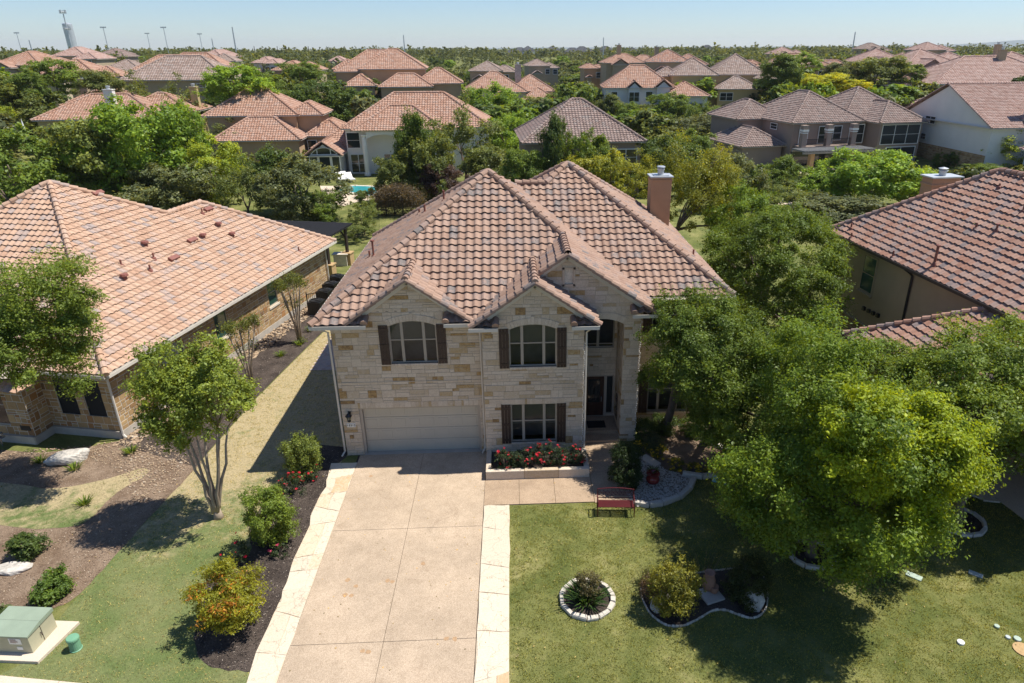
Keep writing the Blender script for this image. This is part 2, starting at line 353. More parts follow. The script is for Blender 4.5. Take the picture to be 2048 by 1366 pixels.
# ------------------------------------------------------------ tile roofs
def tile_face(mb, P0, d, m, poly, tw=.335, tl=.345, ns=6, A=.06, B=.055, grey=1.):
    """one roof slope of S tiles; P0 eave start, d uphill direction (2D), m slope, poly convex outline in (along eave, up slope)"""
    c = 1/math.sqrt(1+m*m); s = m*c
    U = np.array([d[1], -d[0], 0.]); Vv = np.array([d[0]*c, d[1]*c, s]); Nn = np.array([-d[0]*s, -d[1]*s, c])
    poly = [np.array(p, float) for p in poly]; xs = [p[0] for p in poly]; ys = [p[1] for p in poly]
    area = sum(poly[i][0]*poly[(i+1) % len(poly)][1]-poly[(i+1) % len(poly)][0]*poly[i][1] for i in range(len(poly)))
    if area < 0: poly = poly[::-1]
    t = np.linspace(0, 1, ns+1)
    prof = np.where(t < .62, np.sin(np.pi*t/.62), -.22*np.sin(np.pi*(t-.62)/.38))*A
    edges = []
    for i in range(len(poly)):
        a, b = poly[i], poly[(i+1) % len(poly)]
        if abs(a[1]) < 1e-6 and abs(b[1]) < 1e-6: continue
        e = (b-a)/np.linalg.norm(b-a); edges.append((a, np.array([e[1], -e[0]])))
    Vs, Fs, Rs = [], [], []; n = 0
    for j in range(int(max(ys)/tl)+1):
        for i in range(int(math.floor(min(xs)/tw)), int(max(xs)/tw)+1):
            cu, cv = (i+.5)*tw, (j+.5)*tl
            if any(np.dot(np.array([cu, cv])-a, o) > .75*(tw+tl)*.7 for a, o in edges): continue
            r = random.random(); lift = B*(.75+.5*random.random()); sk = random.uniform(-.014, .014)
            u = i*tw+t*tw
            Vs.append(np.stack([u, np.full_like(u, j*tl)+sk, prof+lift], 1)); Vs.append(np.stack([u, np.full_like(u, (j+1)*tl+.01), prof+.002], 1))
            Vs.append(np.stack([u, np.full_like(u, j*tl+.075), prof-.035], 1))
            for k in range(ns):
                Fs.append((n+k, n+k+1, n+ns+1+k+1, n+ns+1+k)); Rs.append(r)
                Fs.append((n+2*ns+2+k, n+2*ns+2+k+1, n+k+1, n+k)); Rs.append(r)
            n += 3*(ns+1)
    if not Vs: return
    V, F, Rr = clip(np.concatenate(Vs), Fs, Rs, [((a[0], a[1], 0), (o[0], o[1], 0)) for a, o in edges])
    if len(V): mb.add(np.array(P0)+V[:, :1]*U+V[:, 1:2]*Vv+V[:, 2:3]*Nn, F, Rr)
def caps(mb, p0, p1, rr=.135, step=.38, n=6, lift=.02):
    if isinstance(mb, list): mb.append(MB()); mb = mb[-1]
    p0, p1 = np.array(p0, float), np.array(p1, float); L = np.linalg.norm(p1-p0)
    if L < .2: return
    k = max(1, int(round(L/step))); t = (p1-p0)/L; side = np.cross(t, (0, 0, 1)); side /= np.linalg.norm(side); up = np.cross(side, t)
    for i in range(k):
        a = p0+t*(L*i/k-.03); b = p0+t*(L*(i+1)/k+.03); r = random.random(); V = []
        for q, g, z in ((a, rr*1.12, lift+.035), (b, rr*.94, lift)):
            V += [q+side*g*math.cos(h)+up*(z+g*math.sin(h)) for h in np.linspace(-.35, math.pi+.35, n+1)]
        F = [(j, j+1, n+1+j+1, n+1+j) for j in range(n)]+[tuple(range(n+1))[::-1], tuple(range(n+1, 2*n+2))]
        mb.add(V, [f[::-1] for f in F], r)
def hip_roof(T, C, x0, x1, y0, y1, z, m, sides='FRBL', tw=.335, tl=.345, ns=6, cap=.135, step=.38):
    W, D = x1-x0, y1-y0; h = min(W, D)/2; k = math.sqrt(1+m*m); L = h*k; zt = z+h*m
    fx = [(0, 0), (W, 0), (W-h, L), (h, L)] if W > D+.01 else [(0, 0), (W, 0), (h, L)]
    fy = [(0, 0), (D, 0), (D-h, L), (h, L)] if D > W+.01 else [(0, 0), (D, 0), (h, L)]
    a = dict(tw=tw, tl=tl, ns=ns)
    if 'F' in sides: tile_face(T, (x0, y0, z), (0, 1), m, fx, **a)
    if 'R' in sides: tile_face(T, (x1, y0, z), (-1, 0), m, fy, **a)
    if 'B' in sides: tile_face(T, (x1, y1, z), (0, -1), m, fx, **a)
    if 'L' in sides: tile_face(T, (x0, y1, z), (1, 0), m, fy, **a)
    q = [(x0+h, y0+h, zt), (x1-h, y0+h, zt), (x1-h, y1-h, zt), (x0+h, y1-h, zt)]
    if C is not None:
        for p, e in zip([(x0, y0, z), (x1, y0, z), (x1, y1, z), (x0, y1, z)], q): caps(C, p, e, cap, step)
        if W > D+.01: caps(C, q[0], q[1], cap, step)
        elif D > W+.01: caps(C, q[0], q[3], cap, step)
    return zt
def gable_roof_y(T, C, xc, half, y0, y1, z, m, rake=True, tw=.335, tl=.345, ns=6, sides='LR', cap=.12):
    k = math.sqrt(1+m*m); L = half*k; D = y1-y0; zt = z+half*m
    if 'L' in sides: tile_face(T, (xc-half, y1, z), (1, 0), m, [(0, 0), (D, 0), (D, L), (0, L)], tw, tl, ns)
    if 'R' in sides: tile_face(T, (xc+half, y0, z), (-1, 0), m, [(0, 0), (D, 0), (D, L), (0, L)], tw, tl, ns)
    caps(C, (xc, y0, zt), (xc, y1, zt), cap)
    if rake:
        caps(C, (xc-half, y0+.03, z-.02), (xc, y0+.03, zt-.02), cap); caps(C, (xc+half, y0+.03, z-.02), (xc, y0+.03, zt-.02), cap)
    return zt

# ------------------------------------------------------------ coursed stone walls
def rect_minus(x0, x1, z0, z1, holes):
    out = [(x0, x1, z0, z1)]
    for a, b, c, d in holes:
        nxt = []
        for q in out:
            if q[1] <= a or q[0] >= b or q[3] <= c or q[2] >= d: nxt.append(q); continue
            if q[0] < a: nxt.append((q[0], a, q[2], q[3]))
            if q[1] > b: nxt.append((b, q[1], q[2], q[3]))
            l, r = max(q[0], a), min(q[1], b)
            if q[2] < c: nxt.append((l, r, q[2], c))
            if q[3] > d: nxt.append((l, r, d, q[3]))
        out = nxt
    return out
def ashlar(S, Mo, O, ux, W, z0, z1, holes=(), hs=(.13, .17, .21, .25, .30, .34), ls=(.18, .75), joint=.012, proud=.012, gold=.09, clips=None, reveal=.14, irregular=False):
    """stones into S, mortar sheet with openings and their reveals into Mo; O bottom-left corner seen from outside, ux along the wall"""
    ux = np.array([ux[0], ux[1], 0.]); ux /= np.linalg.norm(ux); nn = np.array([ux[1], -ux[0], 0.]); O = np.array(O, float); up = np.array([0, 0, 1.])
    P = lambda x, z, d=0.: O+ux*x+up*(z-O[2])+nn*d
    SV, SF, SR = [], [], []; n = 0
    z = z0
    while z < z1-.03:
        h = random.choice(hs); h = h if z+h < z1-.08 else z1-z
        x = -random.random()*.3
        while x < W-.02:
            l = random.uniform(*ls)*(1 if h < .26 else .85)
            fq = random.choice((.38, .5, .62)); sub = [(h, z)] if (h < .2 or random.random() < .45) else [(h*fq, z), (h*(1-fq), z+h*fq)]
            if l > W-x-.12: l = W-x+.001
            for hh, zz in sub:
                a, b = max(x, 0)+joint/2, min(x+l, W)-joint/2
                if b-a < .03: continue
                r = random.random(); jq = lambda: random.uniform(-.006, .006); r = random.uniform(.80, 1.) if r < gold else random.uniform(.0, .66) if r < .86 else random.uniform(.6, .8)
                d = proud*random.uniform(.5, 1.4)
                for q in rect_minus(a, b, zz+joint/2, zz+hh-joint/2, holes):
                    if q[1]-q[0] < .025 or q[3]-q[2] < .025: continue
                    e = .004
                    SV += [P(q[0], q[2]), P(q[1], q[2]), P(q[1], q[3]), P(q[0], q[3]), P(q[0]+e+jq(), q[2]+e+jq(), d), P(q[1]-e+jq(), q[2]+e+jq(), d*random.uniform(.6, 1.3)), P(q[1]-e+jq(), q[3]-e+jq(), d), P(q[0]+e+jq(), q[3]-e+jq(), d*random.uniform(.6, 1.3))]
                    SF += [(n+4, n+5, n+6, n+7), (n, n+1, n+5, n+4), (n+1, n+2, n+6, n+5), (n+2, n+3, n+7, n+6), (n+3, n, n+4, n+7)]; SR += [r]*5; n += 8
            x += l
        z += h
    MV, MF = [], []
    for q in rect_minus(0, W, z0, z1, holes):
        k = len(MV); MV += [P(q[0], q[2]), P(q[1], q[2]), P(q[1], q[3]), P(q[0], q[3])]; MF.append((k, k+1, k+2, k+3))
    for a, b, c, d in holes:
        for (xa, za), (xb, zb) in (((a, c), (a, d)), ((a, d), (b, d)), ((b, d), (b, c)), ((b, c), (a, c))):
            k = len(MV); MV += [P(xa, za), P(xb, zb), P(xb, zb, -reveal), P(xa, za, -reveal)]; MF.append((k, k+3, k+2, k+1)[::-1])
    if clips:
        pl = [(tuple(P(px, pz)), tuple(ux*nx+up*nz)) for px, pz, nx, nz in clips]
        SV, SF, SR = clip(SV, SF, SR, pl); MV, MF, _ = clip(MV, MF, [.5]*len(MF), pl)
    if len(SF): S.add(SV, SF, SR)
    if len(MF): Mo.add(MV, MF)
def arc_pts(xc, w, zs, sag, n=12, off=0.):
    Rr = (w*w/4+sag*sag)/(2*sag); zc = zs+sag-Rr; a = math.asin(w/2/Rr)
    return [(xc+(Rr+off)*math.sin(t), zc+(Rr+off)*math.cos(t)) for t in np.linspace(-a, a, n+1)]

# ------------------------------------------------------------ the limestone house in the middle
K = math.sqrt(1+.688**2)
house = thing('stone_house', 'two storey cream limestone house with salmon tile roof at the head of the driveway', 'house', (0, 0, 0))
def stone_wall(parent, *a, mat='limestone', mo='mortar', **k):
    S, M = MB(), MB(); ashlar(S, M, *a, **k)
    o = S.build('wall', mat, parent); M.build('mortar_bed', mo, o); return o
W1 = (2.25, 4.08, 4.17, 5.97); W2 = (6.89, 8.72, 4.16, 5.95); W3 = (6.89, 8.72, .76, 2.51); GD = (.75, 5.63, 0, 2.22)
stone_wall(house, (.05, 0, 0), (1, 0), 5.81, 0, 5.98, holes=[tuple(q-.05 if i < 2 else q for i, q in enumerate(h)) for h in (W1, GD)])
g = .72; nn_ = math.hypot(1, g)
stone_wall(house, (.8, 0, 5.98), (1, 0), 4.6, 5.98, 7.62, clips=[(2.32, 7.58, g/nn_, 1/nn_), (2.32, 7.58, -g/nn_, 1/nn_)])
stone_wall(house, (5.86, -.56, 0), (1, 0), 3.92, 0, 5.98, holes=[(h[0]-5.86, h[1]-5.86, h[2], h[3]) for h in (W2, W3)])
stone_wall(house, (5.55, -.56, 5.98), (1, 0), 4.7, 5.98, 7.6, clips=[(2.35, 7.56, .7/1.22, 1/1.22), (2.35, 7.56, -.7/1.22, 1/1.22)])
stone_wall(house, (5.86, 0, 0), (0, -1), .56, 0, 5.98, ls=(.3, .9))
stone_wall(house, (9.78, -.56, 0), (0, 1), 2.76, 0, 5.98)
stone_wall(house, (9.78, .5, 0), (1, 0), 2.37, 0, 6.2, holes=[(-.1, 1.72, 0, 5.75)])
stone_wall(house, (6., .5, 6.), (1, 0), 6.15, 6.0, 8.45, clips=[(3.18, 8.36, .688/1.214, 1/1.214), (3.18, 8.36, -.688/1.214, 1/1.214)], holes=[(3.0, 3.5, 7.15, 7.75)], reveal=.05)
stone_wall(house, (11.5, 2.2, 0), (0, -1), 1.7, 0, 5.9)
stone_wall(house, (12.15, .5, 0), (0, 1), 1.6, 0, 6.)
stone_wall(house, (9.78, 2.2, .3), (1, 0), 1.72, .3, 5.9, holes=[(.33, 1.26, .3, 2.32), (1.33, 1.63, .45, 2.32), (.2, 1.6, 3.66, 5.25)])
stone_wall(house, (12.15, 2.1, 0), (1, 0), 3.75, 0, 5.98, holes=[(.8, 2.6, .5, 2.56), (.8, 2.6, 4.34, 5.8)])
b = MB()
b.poly([(.05, 0, 0), (.05, 0, 5.97), (.05, 12.3, 5.97), (.05, 12.3, 0)]); b.poly([(.05, 12.3, 0), (.05, 12.3, 5.97), (15.9, 14.6, 5.97), (15.9, 14.6, 0)])
b.poly([(15.9, 2.1, 0), (15.9, 14.6, 0), (15.9, 14.6, 5.97), (15.9, 2.1, 5.97)])
b.build('rear_wall', 'stucco_tan', house)
sf = MB()
for i, (a, c, d, e) in enumerate([(-.48, 5.86, .0, 12.7), (5.86, 9.78, -.5, 12.7), (9.78, 16.2, 2.1, 15.0), (9.0, 12.6, .52, 2.1)]):
    sf.poly([(a, d, 5.97+.002*i), (a, e, 5.97+.002*i), (c, e, 5.97+.002*i), (c, d, 5.97+.002*i)])
sf.box(-.5, 1.5, -.42, -.002, 5.93, 5.96); sf.box(4.45, 5.5, -.42, -.002, 5.93, 5.96); sf.box(5.45, 6.5, -.96, -.562, 5.93, 5.955); sf.box(9.25, 10.25, -.96, -.562, 5.93, 5.955)
sf.box(12.152, 16.3, 2.06-.3, 2.098, 5.93, 5.96); sf.box(-.52, .048, 0, 12.7, 5.93, 5.96)
sf.build('soffit', 'trim_taupe', house)
# roof
T, C = MB(), []
tile_face(T, (-.52, -.42, 6.), (0, 1), .688, [(.44, .44*K), (9.7, .44*K), (9.7, 3.52*K), (6.6, 6.6*K)])
tile_face(T, (-.52, -.42, 6.), (0, 1), .688, [(0, 0), (2.02, 0), (2.02, .46*K), (.46, .46*K)])
tile_face(T, (-.52, -.42, 6.), (0, 1), .688, [(4.97, 0), (6.4, 0), (6.4, .46*K), (4.97, .46*K)])
tile_face(T, (12.7, -.42, 6.), (-1, 0), .688, [(.57, 0), (6.2, 0), (6.2, 3.52*K), (.57, 3.52*K)])
tile_face(T, (12.7, -.42, 6.), (-1, 0), .688, [(3.52, 3.52*K), (9.67, 3.52*K), (6.6, 6.6*K)])
hip_roof(T, None, -.52, 12.7, -.42, 12.78, 6., .688, 'LB')
hip_roof(T, None, 3.3, 16.3, 2.06, 15.06, 6., .688, 'RLB')
tile_face(T, (3.3, 2.06, 6.), (0, 1), .688, [(0, 0), (13, 0), (6.5, 6.5*K)])
tile_face(T, (3.3, 2.06, 6.), (0, 1), .688, [(2.6, 3.0*K), (3.0, 3.0*K), (5.45, 5.45*K), (2.6, 5.45*K)])
tile_face(T, (9.5, 12.96, 6.), (0, -1), .688, [(.75, 3*K), (3.6, 3*K), (3.6, 5.45*K), (.75, 5.45*K)])
zA, zB = 6+6.6*.688, 6+6.5*.688
caps(C, (-.52, -.42, 6), (6.08, 6.18, zA)); caps(C, (9.18, 3.10, 8.42), (6.10, 6.18, zA)); caps(C, (-.52, 12.78, 6), (6.09, 6.18, zA))
caps(C, (9.18, .15, 8.42), (9.18, 3.10, 8.42)); caps(C, (12.7, .18, 5.98), (9.18, .18, 8.40)); caps(C, (5.7, .18, 6.0), (9.18, .18, 8.40))
caps(C, (16.3, 2.06, 6), (9.8, 8.56, zB)); caps(C, (8.75, 7.51, 6+5.45*.688), (9.8, 8.56, zB)); caps(C, (7.3, 7.51, 6+5.45*.688), (8.75, 7.51, 6+5.45*.688))
caps(C, (16.3, 15.06, 6), (9.8, 8.56, zB)); caps(C, (3.3, 15.06, 6), (9.8, 8.56, zB))
gable_roof_y(T, C, 9.18, 3.5, .15, 3.6, 6.01, .688, rake=False, sides='L')
gable_roof_y(T, C, 3.12, 2.35, -.36, 2.2, 6.0, .72)
gable_roof_y(T, C, 7.9, 2.4, -.93, 2.3, 6.0, .70)
def eave_return(x0, x1, y, out, z=6.0):
    tile_face(T, (x0, y, z), (0, 1), .45, [(0, 0), (x1-x0, 0), (x1-x0, .48), (0, .48)], tl=.24)
    e = x1 if out > 0 else x0
    caps(C, (e-.04*out, y-.04, z+.02), (e-.04*out, y+.40, z+.16), .13, .44)
eave_return(.95, 1.5, -.40, 1); eave_return(4.47, 5.3, -.40, -1)
eave_return(5.6, 6.45, -.95, 1); eave_return(9.3, 10.2, -.95, -1); eave_return(11.75, 12.7, .12, -1)
roof = T.build('roof', 'roof_salmon', house); [q.build('ridge_cap', 'roof_salmon', roof) for q in C]
# rake boards
def rake(xc, half, y, zp, m, n0=.0):
    for s in (-1, 1):
        a = np.array([xc+s*half, y, zp-half*m]); c = np.array([xc, y, zp]); d = (c-a); L = np.linalg.norm(d); d /= L
        k = MB(); k.obox((a+c)/2, d*L/2, (0, .03, 0), np.cross(d, (0, 1, 0))*.085); k.build('rake_board', 'gutter_paint', house)
rake(3.12, 2.2, -.06, 7.53, .72); rake(7.9, 2.25, -.62, 7.50, .70); rake(9.18, 3.3, .42, 8.26, .688)
for x0, x1, y in ((-.58, 1.52, -.42), (4.44, 5.42, -.42), (5.40, 6.5, -.95), (9.26, 10.3, -.95), (11.72, 12.72, .12), (12.72, 16.4, 2.06)):
    gt = MB(); gt.box(x0, x1, y-.13, y-.11, 5.86, 6.0); gt.box(x0, x1, y-.11, y-.0, 5.86, 5.88); gt.box(x0, x0+.015, y-.11, y, 5.88, 5.99); gt.box(x1-.015, x1, y-.11, y, 5.88, 5.99); gt.build('gutter', 'gutter_paint', house)
gt = MB(); gt.box(-.64, -.62, -.4, 12.7, 5.86, 6.0); gt.box(-.62, -.52, -.4, 12.7, 5.86, 5.88); gt.build('gutter', 'gutter_paint', house); gt = MB(); gt.box(16.4, 16.42, 2.1, 15, 5.86, 6.0); gt.build('gutter', 'gutter_paint', house); gt = MB(); gt.box(10.28, 10.3, -1.06, .1, 5.86, 6.0)
gt.build('gutter', 'gutter_paint', house)
for pts in ([(-.3, -.45, 5.86), (-.02, -.1, 5.6), (-.02, -.06, .25), (-.12, -.25, .12)], [(5.7, -.5, 5.86), (5.78, -.12, 5.6), (5.78, -.08, .25), (5.66, -.3, .12)], [(9.95, -.98, 5.86), (9.86, -.65, 5.6), (9.86, -.6, .3), (9.86, -.62, .2)]):
    t = MB(); t.tube(pts, .042, 6); t.build('downspout', 'gutter_paint', house)
# chimney
c = MB(); c.box(14.6, 15.7, 12, 12.95, 5.5, 9.15); c.obox((15.15, 12.47, 9.02), (.58, 0, 0), (0, .505, 0), (0, 0, .03))
ch = c.build('chimney', 'stucco_terracotta', house, bevel=.015)
c = MB(); c.box(14.53, 15.77, 11.93, 13.02, 9.15, 9.22); c.box(14.75, 15.55, 12.1, 12.85, 9.22, 9.26); c.build('chimney_cap', 'galvanised', ch)
c = MB(); c.lathe([(.17, 9.26), (.17, 9.5), (.2, 9.5), (.2, 9.58), (.15, 9.6), (.15, 9.64), (.23, 9.65), (.21, 9.70), (.0, 9.71)], 16, (15.15, 12.4, 0)); c.build('flue', 'galvanised', ch, smooth=False)
def pipe_vent(parent, p, h, r=.045, hood=False):
    t = MB(); t.tube([(p[0], p[1], p[2]-.2), (p[0], p[1], p[2]+h)], r, 8)
    if hood: t.lathe([(.0, h), (.10, h), (.10, h+.06), (.0, h+.08)], 10, p); t.lathe([(.13, -.05), (.08, .12), (.05, .14)], 10, p)
    t.lathe([(.16, -.12), (.10, .06), (.045, .08)], 10, p); t.build('vent_pipe', 'pipe_red', parent)
for x, y, h, hd in ((.9, 5.2, .75, True), (.55, 6.0, .35, False), (3.0, 7.6, .4, False), (4.0, 6.9, .5, False), (2.6, 8.6, .25, False), (15.6, 6.2, .35, False)):
    z = 6+.688*((x+.52) if x < 8 else (16.3-x)); pipe_vent(house, (x, y, z), h, hood=hd)
# windows with frames, panes, blinds, arches, sills
def blind(x0, x1, z0, z1, y, mat='blind_slats'):
    m = MB(); z = z1
    while z > z0: m.poly([(x0, y+.012, z-.03), (x1, y+.012, z-.03), (x1, y-.012, z+.005), (x0, y-.012, z+.005)]); z -= .04
    return m
def house_window(x0, x1, z0, zs, sag, y, parts=(.27, .73), rail=.46, blinds=True, low_blind=0., sill=True):
    W = x1-x0; f = MB(); yb = y+.10; ztop = lambda x: zs if not sag else np.interp(x, *zip(*arc_pts((x0+x1)/2, W, zs, sag, 24)))
    bar = lambda a, b, c, d, t=.05: f.box(a, b, yb-.03, yb+.03, c, d)
    bar(x0, x0+.05, z0, ztop(x0+.05)); bar(x1-.05, x1, z0, ztop(x1-.05)); bar(x0+.05, x1-.05, z0, z0+.05)
    for p in parts: xm = x0+W*p; bar(xm-.055, xm+.055, z0+.05, ztop(xm)-.01)
    zr = zs+sag-(zs+sag-z0)*rail; xs = [x0+.05]+[x0+W*p for p in parts]+[x1-.05]
    for i in range(len(xs)-1): f.box(xs[i]+(.055 if i else 0), xs[i+1]-(.055 if i < len(xs)-2 else 0), yb-.02, yb+.02, zr-.022, zr+.022)
    if sag:
        P = arc_pts((x0+x1)/2, W, zs, sag, 16); Q = arc_pts((x0+x1)/2, W, zs, sag, 16, -.055)
        for i in range(16):
            f.add([(P[i][0], yb-.035, P[i][1]), (P[i+1][0], yb-.035, P[i+1][1]), (Q[i+1][0], yb-.035, Q[i+1][1]), (Q[i][0], yb-.035, Q[i][1])], [(0, 3, 2, 1)])
    else: f.box(x0+.05, x1-.05, yb-.03, yb+.03, zs-.05, zs)
    fr = f.build('window', 'window_taupe', house)
    p = MB(); top = [(q[0], yb+.003, q[1]) for q in (arc_pts((x0+x1)/2, W, zs, sag, 16) if sag else [(x0, zs), (x1, zs)])]
    p.poly([(x0, yb+.003, z0), (x1, yb+.003, z0)]+top[::-1]); p.build('pane', 'glass', fr)
    if blinds: blind(x0+.03, x1-.03, (zr if not low_blind else z0+low_blind), zs+sag, yb+.09).build('blind', 'blind_slats', fr)
    k = MB(); k.poly([(x0-.2, yb+.75, z0-.2), (x1+.2, yb+.75, z0-.2), (x1+.2, yb+.75, zs+.3), (x0-.2, yb+.75, zs+.3)]); k.build('backing_sheet', 'backing_sheet', fr)
    if sill:
        s = MB(); n = int(W/.115)
        for i in range(n): a = x0-.0+W*i/n; s.box(a+.004, a+W/n-.004, y-.055, y+.10, z0-.10+.01*random.random(), z0, r=random.uniform(0, .5))
        s.build('sill', 'limestone', fr)
    if sag:                                                     # voussoir ring over the segmental arch
        s = MB(); P = arc_pts((x0+x1)/2, W, zs, sag, 15); Q = arc_pts((x0+x1)/2, W, zs, sag, 15, .25)
        for i in range(15):
            key = i == 7; e = .07 if key else 0; u = (1-.02)
            a, b2 = np.array(P[i]), np.array(P[i+1]); c2, d2 = np.array(Q[i]), np.array(Q[i+1]); cc = (a+b2+c2+d2)/4
            a, b2, c2, d2 = [cc+(q-cc)*np.array([.94, 1.0]) for q in (a, b2, c2, d2)]; c2 = c2+(0, e); d2 = d2+(0, e)
            yo = y-.035-(.02 if key else 0)
            V = [(q[0], yy, q[1]) for yy in (yo, y+.14) for q in (a, b2, d2, c2)]
            s.add(V, [(0, 1, 2, 3), (0, 4, 5, 1), (1, 5, 6, 2), (2, 6, 7, 3), (3, 7, 4, 0)], random.uniform(0, .55))
        s.build('arch', 'limestone', fr)
    return fr
def shutter(x0, x1, z0, z1, y):
    s = MB(); n = 3; w = (x1-x0)/n
    for i in range(n): s.box(x0+w*i+.004, x0+w*(i+1)-.004, y-.045, y-.012, z0, z1)
    for z in (z0+(z1-z0)*.1, z0+(z1-z0)*.5, z0+(z1-z0)*.9): s.box(x0+.006, x1-.006, y-.06, y-.045, z-.05, z+.05)
    s.build('shutter', 'dark_wood', house)
house_window(W1[0], W1[1], W1[2], 5.77, .2, 0); shutter(1.87, 2.24, 4.14, 5.80, 0); shutter(4.09, 4.45, 4.14, 5.80, 0)
house_window(W2[0], W2[1], W2[2], 5.75, .2, -.56); shutter(6.5, 6.88, 4.12, 5.78, -.56); shutter(8.73, 9.1, 4.12, 5.78, -.56)
house_window(W3[0], W3[1], W3[2], W3[3], 0, -.56, low_blind=.75); shutter(6.5, 6.88, .72, 2.52, -.56); shutter(8.73, 9.1, .72, 2.52, -.56)
house_window(9.98, 11.38, 3.66, 5.25, 0, 2.2, parts=(.5,), rail=.9, blinds=False, sill=False)
house_window(12.95, 14.75, .5, 2.56, 0, 2.1, low_blind=.9); shutter(12.55, 12.94, .48, 2.58, 2.1); shutter(14.76, 15.12, .48, 2.58, 2.1)
house_window(12.95, 14.75, 4.34, 5.8, 0, 2.1); shutter(12.55, 12.94, 4.32, 5.82, 2.1)
# soldier courses, belt course and the niche arch
def soldier(x0, x1, z0, z1, y):
    x = x0; s = MB()
    while x < x1-.02:
        l = min(random.choice((.09, .11, .2, .26)), x1-x); s.box(x+.005, x+l-.005, y-.026, y+.02, z0+.005, z1-.005, r=random.uniform(0, .9)**1.3); x += l
    s.build('lintel_course', 'limestone', house)
soldier(.62, 5.74, 2.22, 2.47, 0); soldier(6.55, 9.05, 2.515, 2.75, -.56)
s = MB(); s.box(.06, 5.84, -.03, .01, 3.36, 3.385, r=.3); s.build('belt_course', 'limestone', house); s = MB(); s.box(5.87, 9.77, -.59, -.55, 3.36, 3.385, r=.3); s.build('belt_course', 'limestone', house); s = MB()
P = arc_pts(10.63, 1.76, 5.42, .26, 14); Q = arc_pts(10.63, 1.76, 5.42, .26, 14, .28)
for i in range(14):
    a, b2, d2, c2 = P[i], P[i+1], Q[i+1], Q[i]; V = [(q[0], yy, q[1]) for yy in (.465, .64) for q in (a, b2, d2, c2)]
    s.add(V, [(0, 1, 2, 3), (0, 4, 5, 1), (1, 5, 6, 2), (2, 6, 7, 3), (3, 7, 4, 0)], random.uniform(0, .6))
s.build('niche_arch', 'limestone', house); s = MB()
for x0, x1, z0, z1 in ((9.0, 9.08, 7.07, 7.83), (9.42, 9.5, 7.07, 7.83), (9.0, 9.5, 7.75, 7.84), (9.0, 9.5, 7.06, 7.15)): s.box(x0, x1, .46, .52, z0, z1, r=.25)
s.build('panel_trim', 'limestone', house)
pn = MB(); pn.box(9.0, 9.5, .545, .56, 7.1, 7.8); pn.build('gable_panel', 'cut_limestone', house)
# garage door
d = MB(); yd = .22
for i in range(4):
    z0 = .03+i*.545
    d.box(.86, 5.52, yd, yd+.04, z0, z0+.535)
    for j in range(8):
        a = .86+4.66*j/8
        d.box(a+.08, a+4.66/8-.08, yd-.012, yd, z0+.09, z0+.445)
gd = d.build('garage_door', 'garage_paint', house, bevel=.006)
t = MB(); t.box(.75, .855, .06, .26, 0, 2.22); t.box(5.525, 5.63, .06, .26, 0, 2.22); t.box(.855, 5.525, .06, .26, 2.13, 2.22); t.build('garage_door_frame', 'trim_taupe', house)
t = MB(); t.slab([(.76, -.06), (5.62, -.06), (5.62, .22), (.76, .22)], -.02, .028); t.build('threshold', 'concrete_base', house)
k = MB(); k.poly([(.7, .5, 0), (5.7, .5, 0), (5.7, .5, 2.4), (.7, .5, 2.4)]); k.build('garage_liner', 'backing_sheet', house)
# house number, lantern
pl = MB(); pl.box(.19, .55, -.035, -.012, 1.36, 1.54); plq = pl.build('number_plaque', 'sign_white', house, bevel=.008)
fc = bpy.data.curves.new('house_number', 'FONT'); fc.body = '15312'; fc.size = .125; fc.align_x = 'CENTER'; fc.align_y = 'CENTER'; fc.extrude = .003; fc.offset = .0025; fc.space_character = 1.12
fo0 = bpy.data.objects.new('tmp_text', fc); sc.collection.objects.link(fo0); bpy.context.view_layer.update(); fme = bpy.data.meshes.new_from_object(fo0.evaluated_get(bpy.context.evaluated_depsgraph_get())); bpy.data.objects.remove(fo0); fo = bpy.data.objects.new('house_number', fme); sc.collection.objects.link(fo); fo.location = (.37, -.04, 1.45); fo.rotation_euler = (rad(90), 0, 0); fo.parent = plq; fme.materials.clear(); fme.materials.append(MATS['ink'])
def wall_lantern(x, y, z):
    l = MB(); l.box(x-.05, x+.05, y-.03, y-.0, z-.12, z+.12); l.tube([(x, y-.03, z+.08), (x, y-.15, z+.16), (x, y-.2, z+.10)], .015, 6)
    l.lathe([(.0, .14), (.03, .12), (.13, .02), (.14, .0)], 8, (x, y-.2, z)); l.lathe([(.05, -.26), (.07, -.24), (.06, -.22), (.02, -.28)], 8, (x, y-.2, z))
    for a in range(6): q = a*math.pi/3; l.tube([(x+.10*math.cos(q), y-.2+.10*math.sin(q), z), (x+.06*math.cos(q), y-.2+.06*math.sin(q), z-.24)], .008, 4)
    o = l.build('lantern', 'black_metal', house); g2 = MB(); g2.lathe([(.05, -.23), (.085, -.01)], 8, (x, y-.2, z)); g2.build('lantern_glass', 'glass', o)
wall_lantern(.36, -.012, 1.98)
# front door, sidelight, porch, mat
d = MB(); d.box(10.14, 11.0, 2.26, 2.30, .3, .5); d.box(10.14, 10.3, 2.26, 2.30, .5, 2.3); d.box(10.84, 11.0, 2.26, 2.30, .5, 2.3); d.box(10.3, 10.84, 2.26, 2.30, 2.12, 2.3); d.box(10.3, 10.84, 2.26, 2.30, .5, .95)
d.box(10.36, 10.54, 2.245, 2.26, .55, .88); d.box(10.6, 10.78, 2.245, 2.26, .55, .88)
fd = d.build('front_door', 'door_wood', house); g2 = MB(); g2.poly([(10.3, 2.285, .95), (10.84, 2.285, .95), (10.84, 2.285, 2.12), (10.3, 2.285, 2.12)]); g2.build('door_glass', 'dark_glass', fd)
g2 = MB(); P = [(10.57+.2*math.cos(a), 2.278, 1.53+.48*math.sin(a)) for a in np.linspace(0, 2*math.pi, 25)]; g2.tube(P, .012, 5, False)
